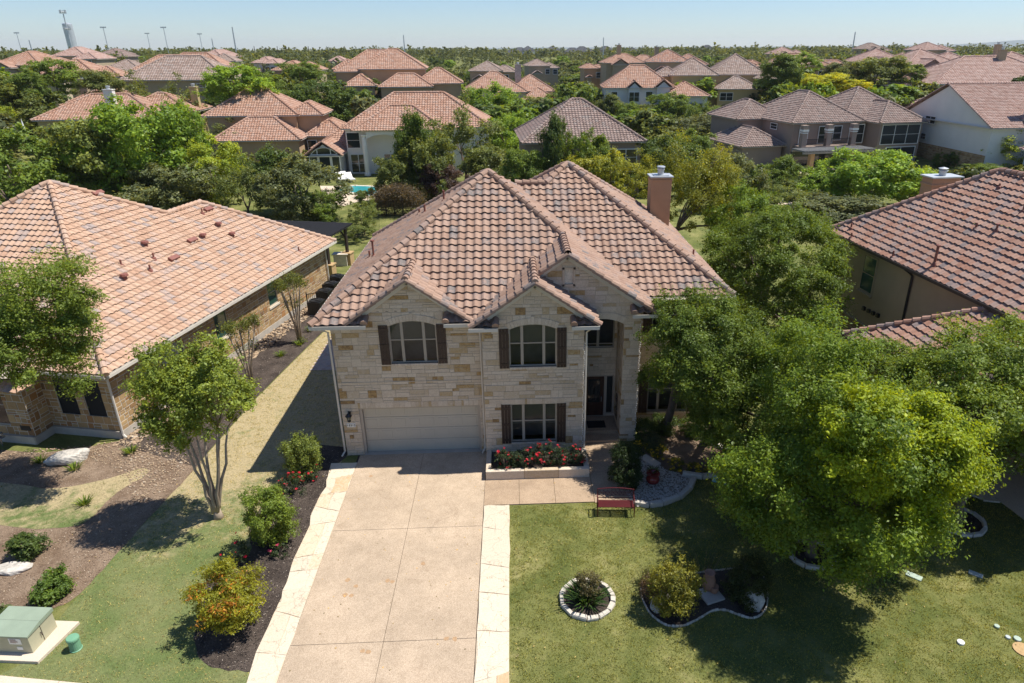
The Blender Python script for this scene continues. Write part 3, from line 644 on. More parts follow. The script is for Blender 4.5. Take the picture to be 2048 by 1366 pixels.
for x in (10.45, 10.57, 10.69): g2.tube([(x, 2.278, 1.05), (10.57, 2.278, 1.53), (x, 2.278, 2.0)], .008, 4, False)
g2.build('door_ironwork', 'black_metal', fd); g2 = MB(); g2.tube([(10.90, 2.24, 1.25), (10.90, 2.21, 1.2), (10.90, 2.21, 1.05), (10.90, 2.24, 1.0)], .014, 6); g2.build('handle', 'steel', fd)
t = MB(); t.box(10.105, 10.14, 2.16, 2.3, .3, 2.33); t.box(11.0, 11.12, 2.17, 2.3, .3, 2.33); t.box(10.105, 11.42, 2.165, 2.3, 2.3, 2.345); t.box(11.38, 11.44, 2.17, 2.3, .45, 2.3)
fr = t.build('door_frame', 'trim_taupe', house); g2 = MB(); g2.poly([(11.12, 2.26, .45), (11.38, 2.26, .45), (11.38, 2.26, 2.3), (11.12, 2.26, 2.3)]); g2.build('sidelight', 'dark_glass', fr)
t = MB(); t.slab([(9.785, .9), (11.495, .9), (11.495, 2.2), (9.785, 2.2)], 0, .30); t.slab([(9.79, .35), (11.49, .35), (11.49, .9), (9.79, .9)], 0, .15); t.build('porch_step', 'walk_aggregate', house, bevel=.01)
mt = MB(); mt.box(10.2, 11.0, 1.15, 1.75, .302, .318); tag(mt.build('door_mat', 'rubber_mat'), 'black door mat on the porch in front of the entrance door', 'door mat')
# iron wall trellis beside the door and strings of bulbs on two corners
r = MB()
for x in (11.33, 11.49): pass
def zz(y): return (11.48, y)
for y in (1.25, 1.45, 1.65): r.tube([(11.47, y, .62), (11.47, y, 1.7+.12*math.cos((y-1.45)*6))], .010, 5)
for z in (.66, 1.1, 1.5): r.tube([(11.47, 1.22, z), (11.47, 1.68, z)], .010, 5)
r.tube([(11.47, 1.45+.22*math.cos(a), 1.62+.18*math.sin(a)) for a in np.linspace(0, math.pi, 9)], .010, 5)
tag(r.build('iron_trellis', 'black_metal'), 'black wrought iron panel hung on the porch wall beside the front door', 'wall ornament')
for nm, x, y, lab in (('light_string', 9.79, -.575, 'string of small white bulbs running down the corner of the garage-side block beside the porch'), ('light_string', 12.16, .485, 'string of small white bulbs running down the corner of the porch pillar')):
    l = MB(); z = .5 if x < 10 else .2; q = [(x, y, 5.2 if x < 10 else 5.6)]
    while q[-1][2] > z: q.append((x+random.uniform(-.02, .02), y+random.uniform(-.012, 0), q[-1][2]-.09))
    l.tube(q, .004, 4); o = tag(l.build(nm, 'white_paint'), lab, 'light string'); bme = None
    for p in q[1:]:
        px0, py0 = p[0]+random.uniform(-.03, .02), p[1]-.02
        if bme is None: bb = MB(); bb.lathe([(.0, -.02), (.02, .0), (.012, .025), (0, .03)], 6); ob = bb.build('bulb', 'lamp_bulb', o); bme = ob.data
        else: ob = bpy.data.objects.new('bulb', bme); sc.collection.objects.link(ob); ob.parent = o
        ob.location = (px0, py0, p[2])

# ------------------------------------------------------------ ground, driveway, walks, beds
V = [(7., -24., 0.)]; F = []; nA = 160
radii = np.concatenate([np.linspace(2, 92, 30), 92*1.035**np.arange(1, 125)])
for r in radii:
    for a in np.linspace(0, 2*math.pi, nA, endpoint=False):
        x, y = 7+r*math.sin(a), -24+r*math.cos(a); V.append((x, y, hterr(x, y)))
F += [(0, 1+j, 1+(j+1) % nA) for j in range(nA)]
for i in range(len(radii)-1):
    a, c = 1+i*nA, 1+(i+1)*nA; F += [(a+j, a+(j+1) % nA, c+(j+1) % nA, c+j)[::-1] for j in range(nA)]
gmb = MB(); gmb.add(V, F); struct(gmb.build('ground', 'lawn', smooth=True))
def sheet(name, pts, z, mat):
    m = MB(); P = [tuple(p[:2]) for p in pts]
    a = sum(P[i][0]*P[(i+1) % len(P)][1]-P[(i+1) % len(P)][0]*P[i][1] for i in range(len(P)))
    if a < 0: P = P[::-1]
    m.poly([(x, y, z) for x, y in P]); return struct(m.build(name, mat))
def px(L, z=0.): return [G(u, v, z)[:2] for u, v in L]
LH = np.array([-9.62, 1.33]); LA = -.2065
def lh(x, y): return (LH[0]+x*math.cos(LA)-y*math.sin(LA), LH[1]+x*math.sin(LA)+y*math.cos(LA))
# turf between the houses
P_dry = px([(672, 640), (580, 730), (510, 800), (390, 936), (204, 1140), (136, 1216), (40, 1330)])+[(-8, -11.3), (-.1, -11.3), (-.1, -.1), (.2, 0), (.2, 14)]
sheet('side_lawn', P_dry, .006, 'dry_lawn')
P_front = catmull(px([(-260, 880), (0, 900), (80, 905), (170, 895), (262, 880), (330, 893), (400, 922), (388, 940), (300, 1035), (204, 1140), (150, 1196), (90, 1222), (0, 1240), (-260, 1300)]), 5, jit=.02)
sheet('front_bed', P_front, .010, 'brown_mulch')
P_side = [lh(-.5, 0), lh(-.5, 21)]+[tuple(q) for q in px([(664, 646), (580, 728), (512, 796), (420, 900), (392, 934)])]
sheet('side_bed', P_side, .014, 'dark_mulch')
P_patch = catmull(px([(-200, 960), (0, 966), (100, 978), (200, 962), (284, 938), (292, 950), (224, 994), (168, 1046), (90, 1058), (0, 1052), (-200, 1050)]), 5, jit=.02)
sheet('lawn_patch', P_patch, .018, 'dry_lawn')
P_dbed = [(-.2, -.6), (-.2, -11.0)]+[tuple(q) for q in catmull(px([(500, 1345), (425, 1335), (392, 1295), (405, 1190), (440, 1135), (498, 1110), (505, 1040), (560, 965), (600, 928), (640, 890)]), 5, closed=False, jit=.025)]+[(.02, .6), (.02, -.1)]
sheet('driveway_bed', P_dbed, .012, 'dark_mulch')
# driveway slabs with open joints over a darker bed
sheet('driveway_base', [(.5, -.06), (5.9, -.06), (5.9, -16), (.5, -16)], .020, 'soil')
d = MB()
for y0, y1 in ((-.07, -4.9), (-4.9, -9.87), (-9.87, -16)):
    for x0, x1 in ((.58, 3.2), (3.2, 5.83)): d.slab([(x0+.007, y1+.007), (x1-.007, y1+.007), (x1-.007, y0-.007), (x0+.007, y0-.007)], 0, .045)
struct(d.build('driveway', 'aggregate'))
st = MB()
for u, v in ((742, 952), (695, 1160), (775, 1161), (785, 1163), (712, 1172), (690, 1190), (703, 1191), (846, 1127), (725, 1302), (737, 1304), (910, 1278), (893, 1277)):
    x, y, _ = G(u, v, .047); st.slab([(x+.09*random.uniform(.6, 1.1)*math.cos(a), y+.09*random.uniform(.6, 1.1)*math.sin(a)) for a in np.linspace(0, 6.28, 10, endpoint=False)], .046, .0475)
plain('rust_stain', (.40, .255, .14), .9, .2, 20, fine=40); struct(st.build('driveway_stain', 'rust_stain'))
w = MB()
for x0, x1 in ((5.83, 7.15), (7.15, 8.5), (8.5, 9.95)): w.slab([(x0+.006, -3.72), (x1-.006, -3.72), (x1-.006, -2.0), (x0+.006, -2.0)], 0, .043)
w.slab([(9.962, -3.78), (11.38, -3.78), (11.40, -1.7), (9.962, -1.7)], 0, .043); w.slab([(9.962, -1.69), (11.40, -1.69), (11.46, .34), (9.962, .34)], 0, .043)
struct(w.build('front_walk', 'walk_aggregate'))
def flag_strip(name, xl, xr, y0, y1):
    sheet(name+'_bed', [(xl(y), y) for y in np.linspace(y0, y1, 20)]+[(xr(y), y) for y in np.linspace(y1, y0, 20)], .030, 'flag_joint')
    m = MB(); y = y0; g = .006; px_, cut = None, 0.
    while y > y1:
        l = random.uniform(.7, 1.9); yn = max(y-l, y1); w_ = .5
        c0, c1 = 0, random.uniform(-.35, .35)
        k = random.random(); cols = [0, 1] if k < .35 else [0, random.uniform(.35, .65), 1]
        a0 = lambda t, yy: xl(yy)+(xr(yy)-xl(yy))*t
        for i in range(len(cols)-1):
            t0, t1 = cols[i], cols[i+1]
            ya0, ya1 = y+cut*(t0-.5), y+cut*(t1-.5); yb0, yb1 = yn+c1*(t0-.5), yn+c1*(t1-.5)
            j = lambda: random.uniform(-.045, .045)
            P = [(a0(t0, yb0)+g, yb0+g), (a0((t0+t1)/2, yb0), (yb0+yb1)/2+g+j()*.7), (a0(t1, yb1)-g, yb1+g), (a0(t1, (yb1+ya1)/2)-g+j(), (yb1+ya1)/2), (a0(t1, ya1)-g, ya1-g), (a0((t0+t1)/2, ya0), (ya0+ya1)/2-g+j()*.7), (a0(t0, ya0)+g, ya0-g), (a0(t0, (ya0+yb0)/2)+g+j(), (ya0+yb0)/2)]
            m.slab(P, .0, .05+random.uniform(0, .004), random.random())
        y = yn; cut = c1
    struct(m.build(name, 'flagstone'))
plain('flag_joint', (.58, .48, .35), .95, .2, 5)
xl_ = lambda y: -.42+.05*math.sin(y*2.1)+.04*math.sin(y*5.3+1)+.018*(-y)
flag_strip('flagstone_strip', xl_, lambda y: .575, -.62, -16)
flag_strip('flagstone_strip', lambda y: 5.845+.012*math.sin(y*4), lambda y: 6.775, -3.75, -16)
w = MB()
for i in range(7):
    x0 = -17.5+i*2.45; f = lambda x: -10.45-.156*(x+7.07); a, b2 = x0+.01, x0+2.44
    if b2 > -.45: b2 = -.45
    w.slab([(a, f(a)-1.3), (b2, f(b2)-1.3), (b2, f(b2)), (a, f(a))], 0, .04)
struct(w.build('sidewalk', 'pavement'))
sheet('street', [(-60, -15.2), (80, -19.5), (80, -30), (-60, -26)], .006, 'asphalt')
# neighbour's drive on the right and its flagstone edge
e0, e1 = G(1936, 955)[:2], G(2048, 1040)[:2]; dv = (e1-e0)/np.linalg.norm(e1-e0); nv = np.array([-dv[1], dv[0]])
if nv[0] < 0: nv = -nv
a = e0-dv*6; c = e1+dv*12
m = MB(); m.slab([tuple(a), tuple(c), tuple(c+nv*5.5), tuple(a+nv*5.5)], 0, .04); struct(m.build('neighbour_driveway', 'pavement'))
m = MB()
for q, r in ((px([(1922, 985), (1965, 1000), (1990, 998), (1950, 968), (1930, 965)]), .2), (px([(1900, 965), (1925, 982), (1932, 962), (1912, 950)]), .6), (px([(1966, 1003), (2000, 1006), (1992, 1000), (1970, 998)]), .5)):
    m.slab([tuple(p) for p in q], 0, .06, r)
struct(m.build('flagstone_edge', 'flagstone'))
# paver pad beside the house
pv = MB(); c0, c1 = G(622, 737)[:2], G(661, 672)[:2]
for j in range(26):
    for i in range(20):
        x0 = c0[0]+i*.2+(j % 2)*.1; y0 = 8.3+j*.2
        if x0+.2 > .0: continue
        pv.box(x0+.004, x0+.196, y0+.004, y0+.196, 0, .03+.003*random.random(), random.random())
stonemat('paver', [(0, (.44, .32, .26)), (.5, (.50, .40, .33)), (1, (.40, .34, .30))]); struct(pv.build('paver_pad', 'paver'))
# back yards: pool terrace, lawns beyond the trees
sheet('pool_terrace', [G(u, v)[:2] for u, v in ((640, 372), (800, 372), (805, 402), (720, 402), (690, 412), (650, 405))], .02, 'pool_deck_stone')

# ------------------------------------------------------------ planter, beds, garden things
m = MB()
for x0, x1, y0, y1 in ((5.86, 9.93, -2.13, -1.93), (5.86, 6.06, -1.925, -.565), (9.73, 9.93, -1.925, -.6)):
    if x1-x0 > 1:
        x = x0
        for l in (1.5, 1.35, 1.22): m.box(x+.003, min(x+l, x1)-.003, y0, y1, 0, .42, random.choice((.1, .35, .72))); x += l
    else: m.box(x0, x1, y0, y1, 0, .42, .2)
pw = tag(m.build('planter_wall', 'limestone', bevel=.02), 'low limestone planter wall with rose bushes below the ground floor window', 'planter')
m = MB(); m.poly([(6.06, -1.93, .30), (9.73, -1.93, .30), (9.73, -.57, .33), (6.06, -.57, .33)]); m.build('planter_soil', 'soil', pw)
def stones_along(mb, path, w=.2, h=.16, l=(.25, .5), close=True, jit=.02, rnd=(0, .6)):
    P = path+[path[0]] if close else path; d = [0.]
    for i in range(len(P)-1): d.append(d[-1]+math.dist(P[i], P[i+1]))
    at = lambda s: np.array([np.interp(s, d, [p[0] for p in P]), np.interp(s, d, [p[1] for p in P])])
    s = 0
    while s < d[-1]-.05:
        L = min(random.uniform(*l), d[-1]-s); a, b2 = at(s), at(s+L); t = b2-a; q = np.linalg.norm(t)
        if q > .03:
            t /= q; n_ = np.array([-t[1], t[0]]); c = (a+b2)/2; hh = h*random.uniform(.8, 1.15); ww = w*random.uniform(.85, 1.15)/2
            V = []
            for z, k in ((-.02, 1.), (hh*.7, 1.), (hh, .82)):
                for sx, sy in ((-1, -1), (1, -1), (1, 1), (-1, 1)): p = c+t*sx*(q/2-.006)*(k*.5+.5)+n_*sy*ww*k+rng.normal(0, jit*.4, 2); V.append((p[0], p[1], z))
            F = [(8, 9, 10, 11)]
            for b3 in (0, 4): F += [(b3+i, b3+(i+1) % 4, b3+4+(i+1) % 4, b3+4+i) for i in range(4)]
            mb.add(V, F, random.uniform(*rnd))
        s += L
stonemat('white_stone', [(0, (.52, .47, .40)), (.5, (.60, .55, .47)), (1, (.44, .37, .28))], blot=.5)
def ring(u, v, r, label, z=.0, w=.17, h=.15, l=(.3, .5), a0=0, a1=2*math.pi, sq=1.):
    c = G(u, v); m = MB(); path = [(c[0]+r*math.cos(a), c[1]+r*sq*math.sin(a)) for a in np.linspace(a0, a1, 40, endpoint=a1-a0 < 6)]
    stones_along(m, path, w*.8, h*.85, l, close=a1-a0 > 6); o = tag(m.build('stone_edging', 'white_stone'), label, 'stone edging', 'stone edgings round the garden beds')
    sheet('bed_soil', [(c[0]+r*math.cos(a), c[1]+r*sq*math.sin(a)) for a in np.linspace(0, 6.28, 24, endpoint=False)], .022, 'dark_mulch'); return c
c_circle = ring(1174, 1200, .80, 'ring of pale stone blocks round the small planted circle in the lawn beside the driveway')
c_t1 = ring(1622, 1110, .72, 'stone ring round the foot of the big yellow green tree')
c_t2 = ring(1915, 1042, .85, 'stone ring round the foot of the tree next to the neighbouring driveway')
kid = catmull(px([(1283, 1172), (1284, 1197), (1302, 1230), (1332, 1251), (1365, 1253), (1395, 1240), (1425, 1223), (1452, 1222), (1482, 1233), (1510, 1237), (1530, 1221), (1535, 1192), (1525, 1152), (1480, 1138), (1430, 1143), (1370, 1150), (1320, 1152), (1292, 1158)]), 6)
sheet('kidney_bed', kid, .022, 'dark_mulch'); m = MB(); stones_along(m, [tuple(p) for p in kid], .04, .07, (.10, .13), jit=.008, rnd=(.2, 1))
tag(m.build('stone_edging', 'white_stone'), 'scalloped row of small pale stones round the kidney shaped bed under the big tree', 'stone edging', 'stone edgings round the garden beds')
grav = catmull(px([(1236, 925), (1262, 1006), (1300, 1010), (1345, 1000), (1376, 982), (1386, 962), (1362, 950), (1330, 938), (1288, 915), (1262, 905)]), 6)
sheet('gravel_bed', grav, .016, 'brown_mulch')
m = MB(); stones_along(m, [tuple(p) for p in catmull(px([(1258, 1008), (1300, 1013), (1345, 1004), (1374, 986), (1388, 960)]), 6, False)], .2, .17, (.5, .8), False)
tag(m.build('stone_edging', 'white_stone'), 'curved limestone edge along the lawn side of the white gravel', 'stone edging', 'stone edgings round the garden beds')
pbed = catmull(px([(1286, 912), (1330, 938), (1366, 951), (1400, 955), (1435, 950), (1462, 932), (1460, 915), (1440, 897), (1408, 878), (1440, 845), (1360, 838), (1282, 850)]), 5)
sheet('planting_bed', pbed, .019, 'brown_mulch')
m = MB(); stones_along(m, [tuple(p) for p in catmull(px([(1364, 951), (1400, 957), (1435, 951), (1463, 932), (1461, 914), (1440, 896), (1408, 880)]), 6, False)], .2, .19, (.5, .8), False)
tag(m.build('stone_edging', 'white_stone'), 'curved limestone edge round the bed of yellow and red flowers', 'stone edging', 'stone edgings round the garden beds')
m = MB(); q = px([(1278, 918), (1292, 912), (1322, 930), (1310, 938)]); m.slab([tuple(p) for p in q], 0, .1, .1); tag(m.build('stepping_slab', 'white_stone', bevel=.01), 'flat cream stone slab at the back of the white gravel', 'stone slab')
def inside(P, x, y):
    c = np.zeros(len(x), bool); n = len(P)
    for i in range(n):
        x0, y0, x1, y1 = P[i][0], P[i][1], P[(i+1) % n][0], P[(i+1) % n][1]
        if y0 == y1: continue
        c ^= ((y0 > y) != (y1 > y)) & (x < (x1-x0)*(y-y0)/(y1-y0)+x0)
    return c
ICO_V = np.array([(0, 0, -1), (.72, -.53, -.45), (-.28, -.85, -.45), (-.89, 0, -.45), (-.28, .85, -.45), (.72, .53, -.45), (.28, -.85, .45), (-.72, -.53, .45), (-.72, .53, .45), (.28, .85, .45), (.89, 0, .45), (0, 0, 1)])
ICO_F = [(0, 1, 2), (1, 0, 5), (0, 2, 3), (0, 3, 4), (0, 4, 5), (1, 5, 10), (2, 1, 6), (3, 2, 7), (4, 3, 8), (5, 4, 9), (1, 10, 6), (2, 6, 7), (3, 7, 8), (4, 8, 9), (5, 9, 10), (6, 10, 11), (7, 6, 11), (8, 7, 11), (9, 8, 11), (10, 9, 11)]
def pebbles(name, P, n, s0, s1, mat, label, cat, z=.02):
    xs, ys = [p[0] for p in P], [p[1] for p in P]; x = rng.uniform(min(xs), max(xs), n*3); y = rng.uniform(min(ys), max(ys), n*3); k = inside(P, x, y); x, y = x[k][:n], y[k][:n]
    m = MB(); V, F = [], []
    for i in range(len(x)):
        s = random.uniform(s0, s1); a = random.random()*6.28; v = ICO_V*rng.uniform(.75, 1.2, (12, 1))*(s, s*random.uniform(.55, .9), s*.5); ca, sa = math.cos(a), math.sin(a)
        V.append(np.stack([v[:, 0]*ca-v[:, 1]*sa+x[i], v[:, 0]*sa+v[:, 1]*ca+y[i], v[:, 2]+z+s*.25], 1))
    for i in range(len(V)): F += [tuple(j+12*i for j in f) for f in ICO_F]
    m.add(np.concatenate(V), F, np.repeat(rng.random(len(V)), 20)); return tag(m.build(name, mat), label, cat, kind='stuff')
stonemat('gravel_white', [(0, (.60, .56, .50)), (.5, (.50, .46, .40)), (.8, (.34, .29, .24)), (1, (.18, .15, .12))], blot=.2)
stonemat('gravel_tan', [(0, (.36, .26, .17)), (.5, (.44, .33, .22)), (.8, (.26, .18, .12)), (1, (.52, .44, .34))], blot=.2)
pebbles('white_gravel', grav, 3800, .025, .055, 'gravel_white', 'white gravel spread round the red pot', 'gravel')
pebbles('river_gravel', [lh(-.5, -.2), lh(.55, .1), lh(.7, 20.5), lh(-.4, 20.5)], 2600, .04, .11, 'gravel_tan', 'tan river pebbles along the side wall of the house on the left', 'gravel')
pebbles('chip_gravel', px([(-150, 895), (20, 905), (90, 898), (170, 892), (262, 880), (330, 890), (385, 925), (330, 985), (270, 1010), (255, 960), (215, 930), (120, 905), (0, 915)]) , 1500, .02, .055, 'gravel_tan', 'tan stone chips along the front of the house on the left', 'gravel')
def boulder(u, v, sx, sy, sz, rz, label, mat='bleached_rock', seed=1, flat=.55, name='boulder'):
    bm = bmesh.new(); bmesh.ops.create_icosphere(bm, subdivisions=4, radius=1); r2 = np.random.default_rng(seed); D = r2.normal(0, 1, (14, 3)); D /= np.linalg.norm(D, axis=1)[:, None]; off = r2.uniform(.62, .95, 14)
    fq = r2.normal(0, 3, (6, 3)); ph = r2.uniform(0, 6, 6)
    for q in bm.verts:
        p = np.array(q.co); 
        for d, o in zip(D, off):
            e = p@d-o
            if e > 0: p = p-d*e*.8
        p = p*(1+.05*sum(math.sin(p@f+h) for f, h in zip(fq, ph))/2+.015*math.sin(p[0]*17+p[1]*13+p[2]*19))
        if p[2] > flat: p[2] = flat+(p[2]-flat)*.25
        q.co = (p[0]*sx, p[1]*sy, p[2]*sz)
    me = bpy.data.meshes.new(name); bm.to_mesh(me); bm.free(); me.polygons.foreach_set('use_smooth', [False]*len(me.polygons)); me.materials.append(MATS[mat])
    o = bpy.data.objects.new(name, me); sc.collection.objects.link(o); c = G(u, v); o.location = (c[0], c[1], sz*.35); o.rotation_euler = (0, 0, rz); return tag(o, label, 'boulder')
boulder(137, 922, .88, .45, .42, .25, 'large bleached limestone boulder on the bed in front of the house on the left', seed=3)
boulder(22, 1140, .62, .34, .16, .15, 'flat cream rock beside the round shrub near the left edge', seed=5, name='flat_rock')
boulder(1322, 1214, .36, .30, .42, .6, 'squarish pale grey rock at the front of the kidney shaped bed', 'grey_rock', 8)
boulder(1508, 1212, .30, .30, .52, .2, 'upright white craggy rock at the right end of the kidney shaped bed', 'bleached_rock', 12, flat=.9)
# red garden bench
def bench(u0, v0, u1, v1):
    a, b2 = G(u0, v0), G(u1, v1); d = b2-a; L = math.hypot(d[0], d[1]); t = thing('garden_bench', 'red metal garden bench with a pierced scrollwork back beside the front walk', 'bench', ((a[0]+b2[0])/2, (a[1]+b2[1])/2, 0), math.atan2(d[1], d[0])); h = L/2
    s = MB()
    for i in range(7): s.box(-h+.03, h-.03, -.02+i*.06, .025+i*.06, .40, .425)
    for x in (-h+.1, 0, h-.1): s.box(x-.02, x+.02, -.02, .41, .375, .40)
    s.build('seat', 'red_paint', t)
    k = MB(); top = lambda x: .84+.07*math.cos(x/h*1.5)
    k.tube([(x, .46, top(x)) for x in np.linspace(-h+.02, h-.02, 15)], .018, 6); k.tube([(-h+.02, .43, .50), (h-.02, .43, .50)], .015, 6); k.tube([(-h+.02, .44, .60), (h-.02, .44, .60)], .010, 5)
    for i in range(9):
        x = -h+.10+(2*h-.2)*i/8
        k.tube([(x+.065*math.cos(q), .45, .70+.075*math.sin(q)) for q in np.linspace(0, 6.283, 11)], .010, 4, False)
        k.tube([(x+.03*math.cos(q*1.0)*(1-q/9), .45, .70+.04*math.sin(q)) for q in np.linspace(0, 6.2, 8)], .008, 4)
        k.tube([(x, .45, .775), (x, .455, top(x))], .009, 4); k.tube([(x, .445, .60), (x, .45, .63)], .009, 4)
    k.build('backrest', 'red_paint', t)
    for sx in (-1, 1):
        l = MB(); x = sx*(h-.02); l.tube([(x, -.02, 0), (x, -.03, .40), (x, -.02, .62)], .02, 6); l.tube([(x, -.02, .62), (x, .12, .65), (x, .3, .62), (x, .44, .64)], .02, 6); l.build('armrest', 'red_paint', t)
        l = MB(); l.tube([(x, .50, 0), (x, .40, .42), (x, .46, top(x))], .02, 6); l.tube([(x, -.02, .2), (x, .46, .2)], .012, 5); l.build('leg', 'red_paint', t)
bench(1194, 1032, 1269, 1033)
def pot(name, u, v, prof, mat, label, cat='pot'):
    c = G(u, v); m = MB(); m.lathe(prof, 28); o = m.build(name, mat, smooth=True); o.location = (c[0], c[1], .02); return tag(o, label, cat), c
rp, c_pot = pot('flower_pot', 1305, 966, [(.02, 0), (.17, 0), (.25, .10), (.27, .18), (.23, .29), (.20, .33), (.24, .40), (.26, .44), (.23, .44), (.20, .36), (.0, .34)], 'red_glaze', 'round red glazed pot with green plants on the white gravel')
pot('fountain_urn', 1416, 1180, [(.02, .06), (.16, .06), (.21, .22), (.20, .40), (.15, .56), (.13, .62), (.17, .68), (.15, .69), (.10, .62), (.0, .60)], 'terracotta', 'tall weathered terracotta urn in the kidney shaped bed', 'urn')
pot('small_pot', 1427, 1187, [(.02, .05), (.10, .05), (.14, .14), (.12, .24), (.14, .28), (.11, .28), (.0, .22)], 'terracotta', 'small pale clay jar leaning against the tall terracotta urn', 'pot')
c = G(1421, 1192); m = MB(); m.obox((c[0], c[1], .04), (.30, .1, 0), (-.1, .30, 0), (0, 0, .04)); tag(m.build('paving_slab', 'concrete_base', bevel=.01), 'square concrete slab under the terracotta urn', 'paving slab')
c = G(1441, 962); m = MB(); d1 = np.array([.26, -.14, 0]); d2 = np.array([.09, .17, 0]); m.obox((c[0], c[1], .04), d1, d2, (0, 0, .035)); ps = tag(m.build('painted_stone', 'glaze_blue', bevel=.02), 'pale blue garden stone painted with a yellow flower by the flower bed edge', 'painted stone')
m = MB(); m.lathe([(.0, .0), (.05, .001), (.05, .003), (0, .004)], 12, (c[0], c[1], .076)); m.build('flower_centre', 'terracotta', ps); m = MB()
for i in range(9): q = i*.698; m.obox((c[0]+.09*math.cos(q), c[1]+.09*math.sin(q), .077), (.04*math.cos(q), .04*math.sin(q), 0), (-.018*math.sin(q), .018*math.cos(q), 0), (0, 0, .002))
m.build('petals', 'petal_yellow', ps)
for u, v, lab in ((1434, 866, 'upper of two small white disc lights behind the flower bed'), (1429, 872, 'lower of two small white disc lights behind the flower bed')):
    c = G(u, v); m = MB(); m.lathe([(.015, 0), (.015, .2), (.07, .22), (.07, .26), (0, .28)], 12); o = m.build('garden_light', 'white_paint', smooth=False); o.location = (c[0], c[1], 0); tag(o, lab, 'garden light')
# lids set in the turf
def lid(name, u, v, kind, size, label, mat, rz=.3):
    c = G(u, v); m = MB()
    if kind == 'r': m.box(-size, size, -size*.5, size*.5, 0, .035); m.box(-size*.9, size*.9, -size*.42, size*.42, .035, .04)
    else: m.lathe([(size, 0), (size, .05), (size*.9, .06), (0, .062)], 18)
    o = m.build(name, mat, bevel=.004); o.location = (c[0], c[1], 0); o.rotation_euler = (0, 0, rz); tag(o, label, 'utility lid')
plain('lid_green', (.36, .44, .36), .6, .1, 4); plain('lid_grey', (.42, .46, .45), .6, .1, 4)
lid('meter_lid', 1828, 1153, 'r', .23, 'pale green rectangular valve box lid in the lawn right of the tree shadow', 'lid_green', -.75)
lid('meter_lid', 1951, 1149, 'r', .2, 'grey rectangular meter lid in the lawn near the right neighbouring driveway', 'lid_grey', -.7)
lid('access_cap', 1921, 1286, 'c', .10, 'white round cap alone in the sunny lawn at lower right', 'white_paint')
lid('access_cap', 1993, 1254, 'c', .075, 'grey green round cap just above the two caps at the right edge', 'lid_green')
lid('access_cap', 2034, 1279, 'c', .10, 'larger green round cap at the right edge of the lawn', 'lid_green')
lid('access_cap', 2015, 1276, 'c', .07, 'small grey cap touching the larger green cap at the right edge', 'lid_grey')
m = MB(); c = G(2046, 1300); m.lathe([(.26, 0), (.26, .03), (0, .035)], 18); o = m.build('round_paver', 'brown_stone'); o.location = (c[0], c[1], 0); tag(o, 'reddish round paver at the right edge of the lawn', 'paver')
# transformer cabinet, its pad, and the green pedestal
t = thing('transformer_cabinet', 'sage and khaki metal transformer cabinet on a concrete pad at lower left', 'transformer', (-7.06, -9.30, .0), -.10)
m = MB(); m.box(-.62, .62, -.45, .5, .10, .72); m.build('cabinet', 'khaki_paint', t, bevel=.012)
m = MB(); m.add([(-.65, -.48, .72), (.65, -.48, .72), (.65, .03, .80), (-.65, .03, .80), (-.65, -.48, .68), (.65, -.48, .68), (.65, .03, .68), (-.65, .03, .68)], [(0, 1, 2, 3), (4, 5, 1, 0), (5, 6, 2, 1), (7, 4, 0, 3)])
m.box(-.65, .65, .035, .53, .68, .80); m.build('lid', 'sage_paint', t)
m = MB(); m.box(.05, .40, -.462, -.452, .42, .62); m.box(.22, .38, -.462, -.452, .22, .32); m.build('warning_label', 'sign_white', t)
m = MB()
for i in range(5): m.box(.09, .09+.27*random.uniform(.6, 1), -.466, -.463, .59-i*.03, .603-i*.03)
m.build('label_print', 'terracotta', t)
m = MB(); m.tube([(.625, -.05, .45), (.66, -.05, .45), (.66, -.05, .35)], .014, 6); m.box(.62, .632, -.005, .005, .12, .66); m.build('handle', 'brown_iron', t)
m = MB(); q = [(-.85, -.72), (.95, -.72), (1.12, .72), (-.85, .72)]; m.slab(q, 0, .10); o = m.build('concrete_pad', 'pavement', bevel=.012); o.location = (-7.06, -9.30, 0); o.rotation_euler = (0, 0, -.10); tag(o, 'pale concrete pad under the transformer cabinet', 'pad')
c = G(153, 1298); m = MB(); m.lathe([(.155, 0), (.16, .03), (.145, .04), (.145, .36), (.165, .37), (.165, .42), (.15, .45), (.0, .455)], 20); o = m.build('utility_pedestal', 'green_plastic'); o.location = (c[0], c[1], 0); tag(o, 'round green plastic utility pedestal beside the concrete pad', 'pedestal')
c = G(6, 892); t = MB(); t.tube([(0, 0, 0), (0, 0, .42)], .035, 8); t.lathe([(.02, .40), (.20, .42), (.03, .50), (.03, .56), (.16, .57), (.15, .63), (0, .64)], 16); o = t.build('path_light', 'bright_steel'); o.location = (c[0], c[1], 0); tag(o, 'shiny metal path light by the wall at the left edge', 'path light')

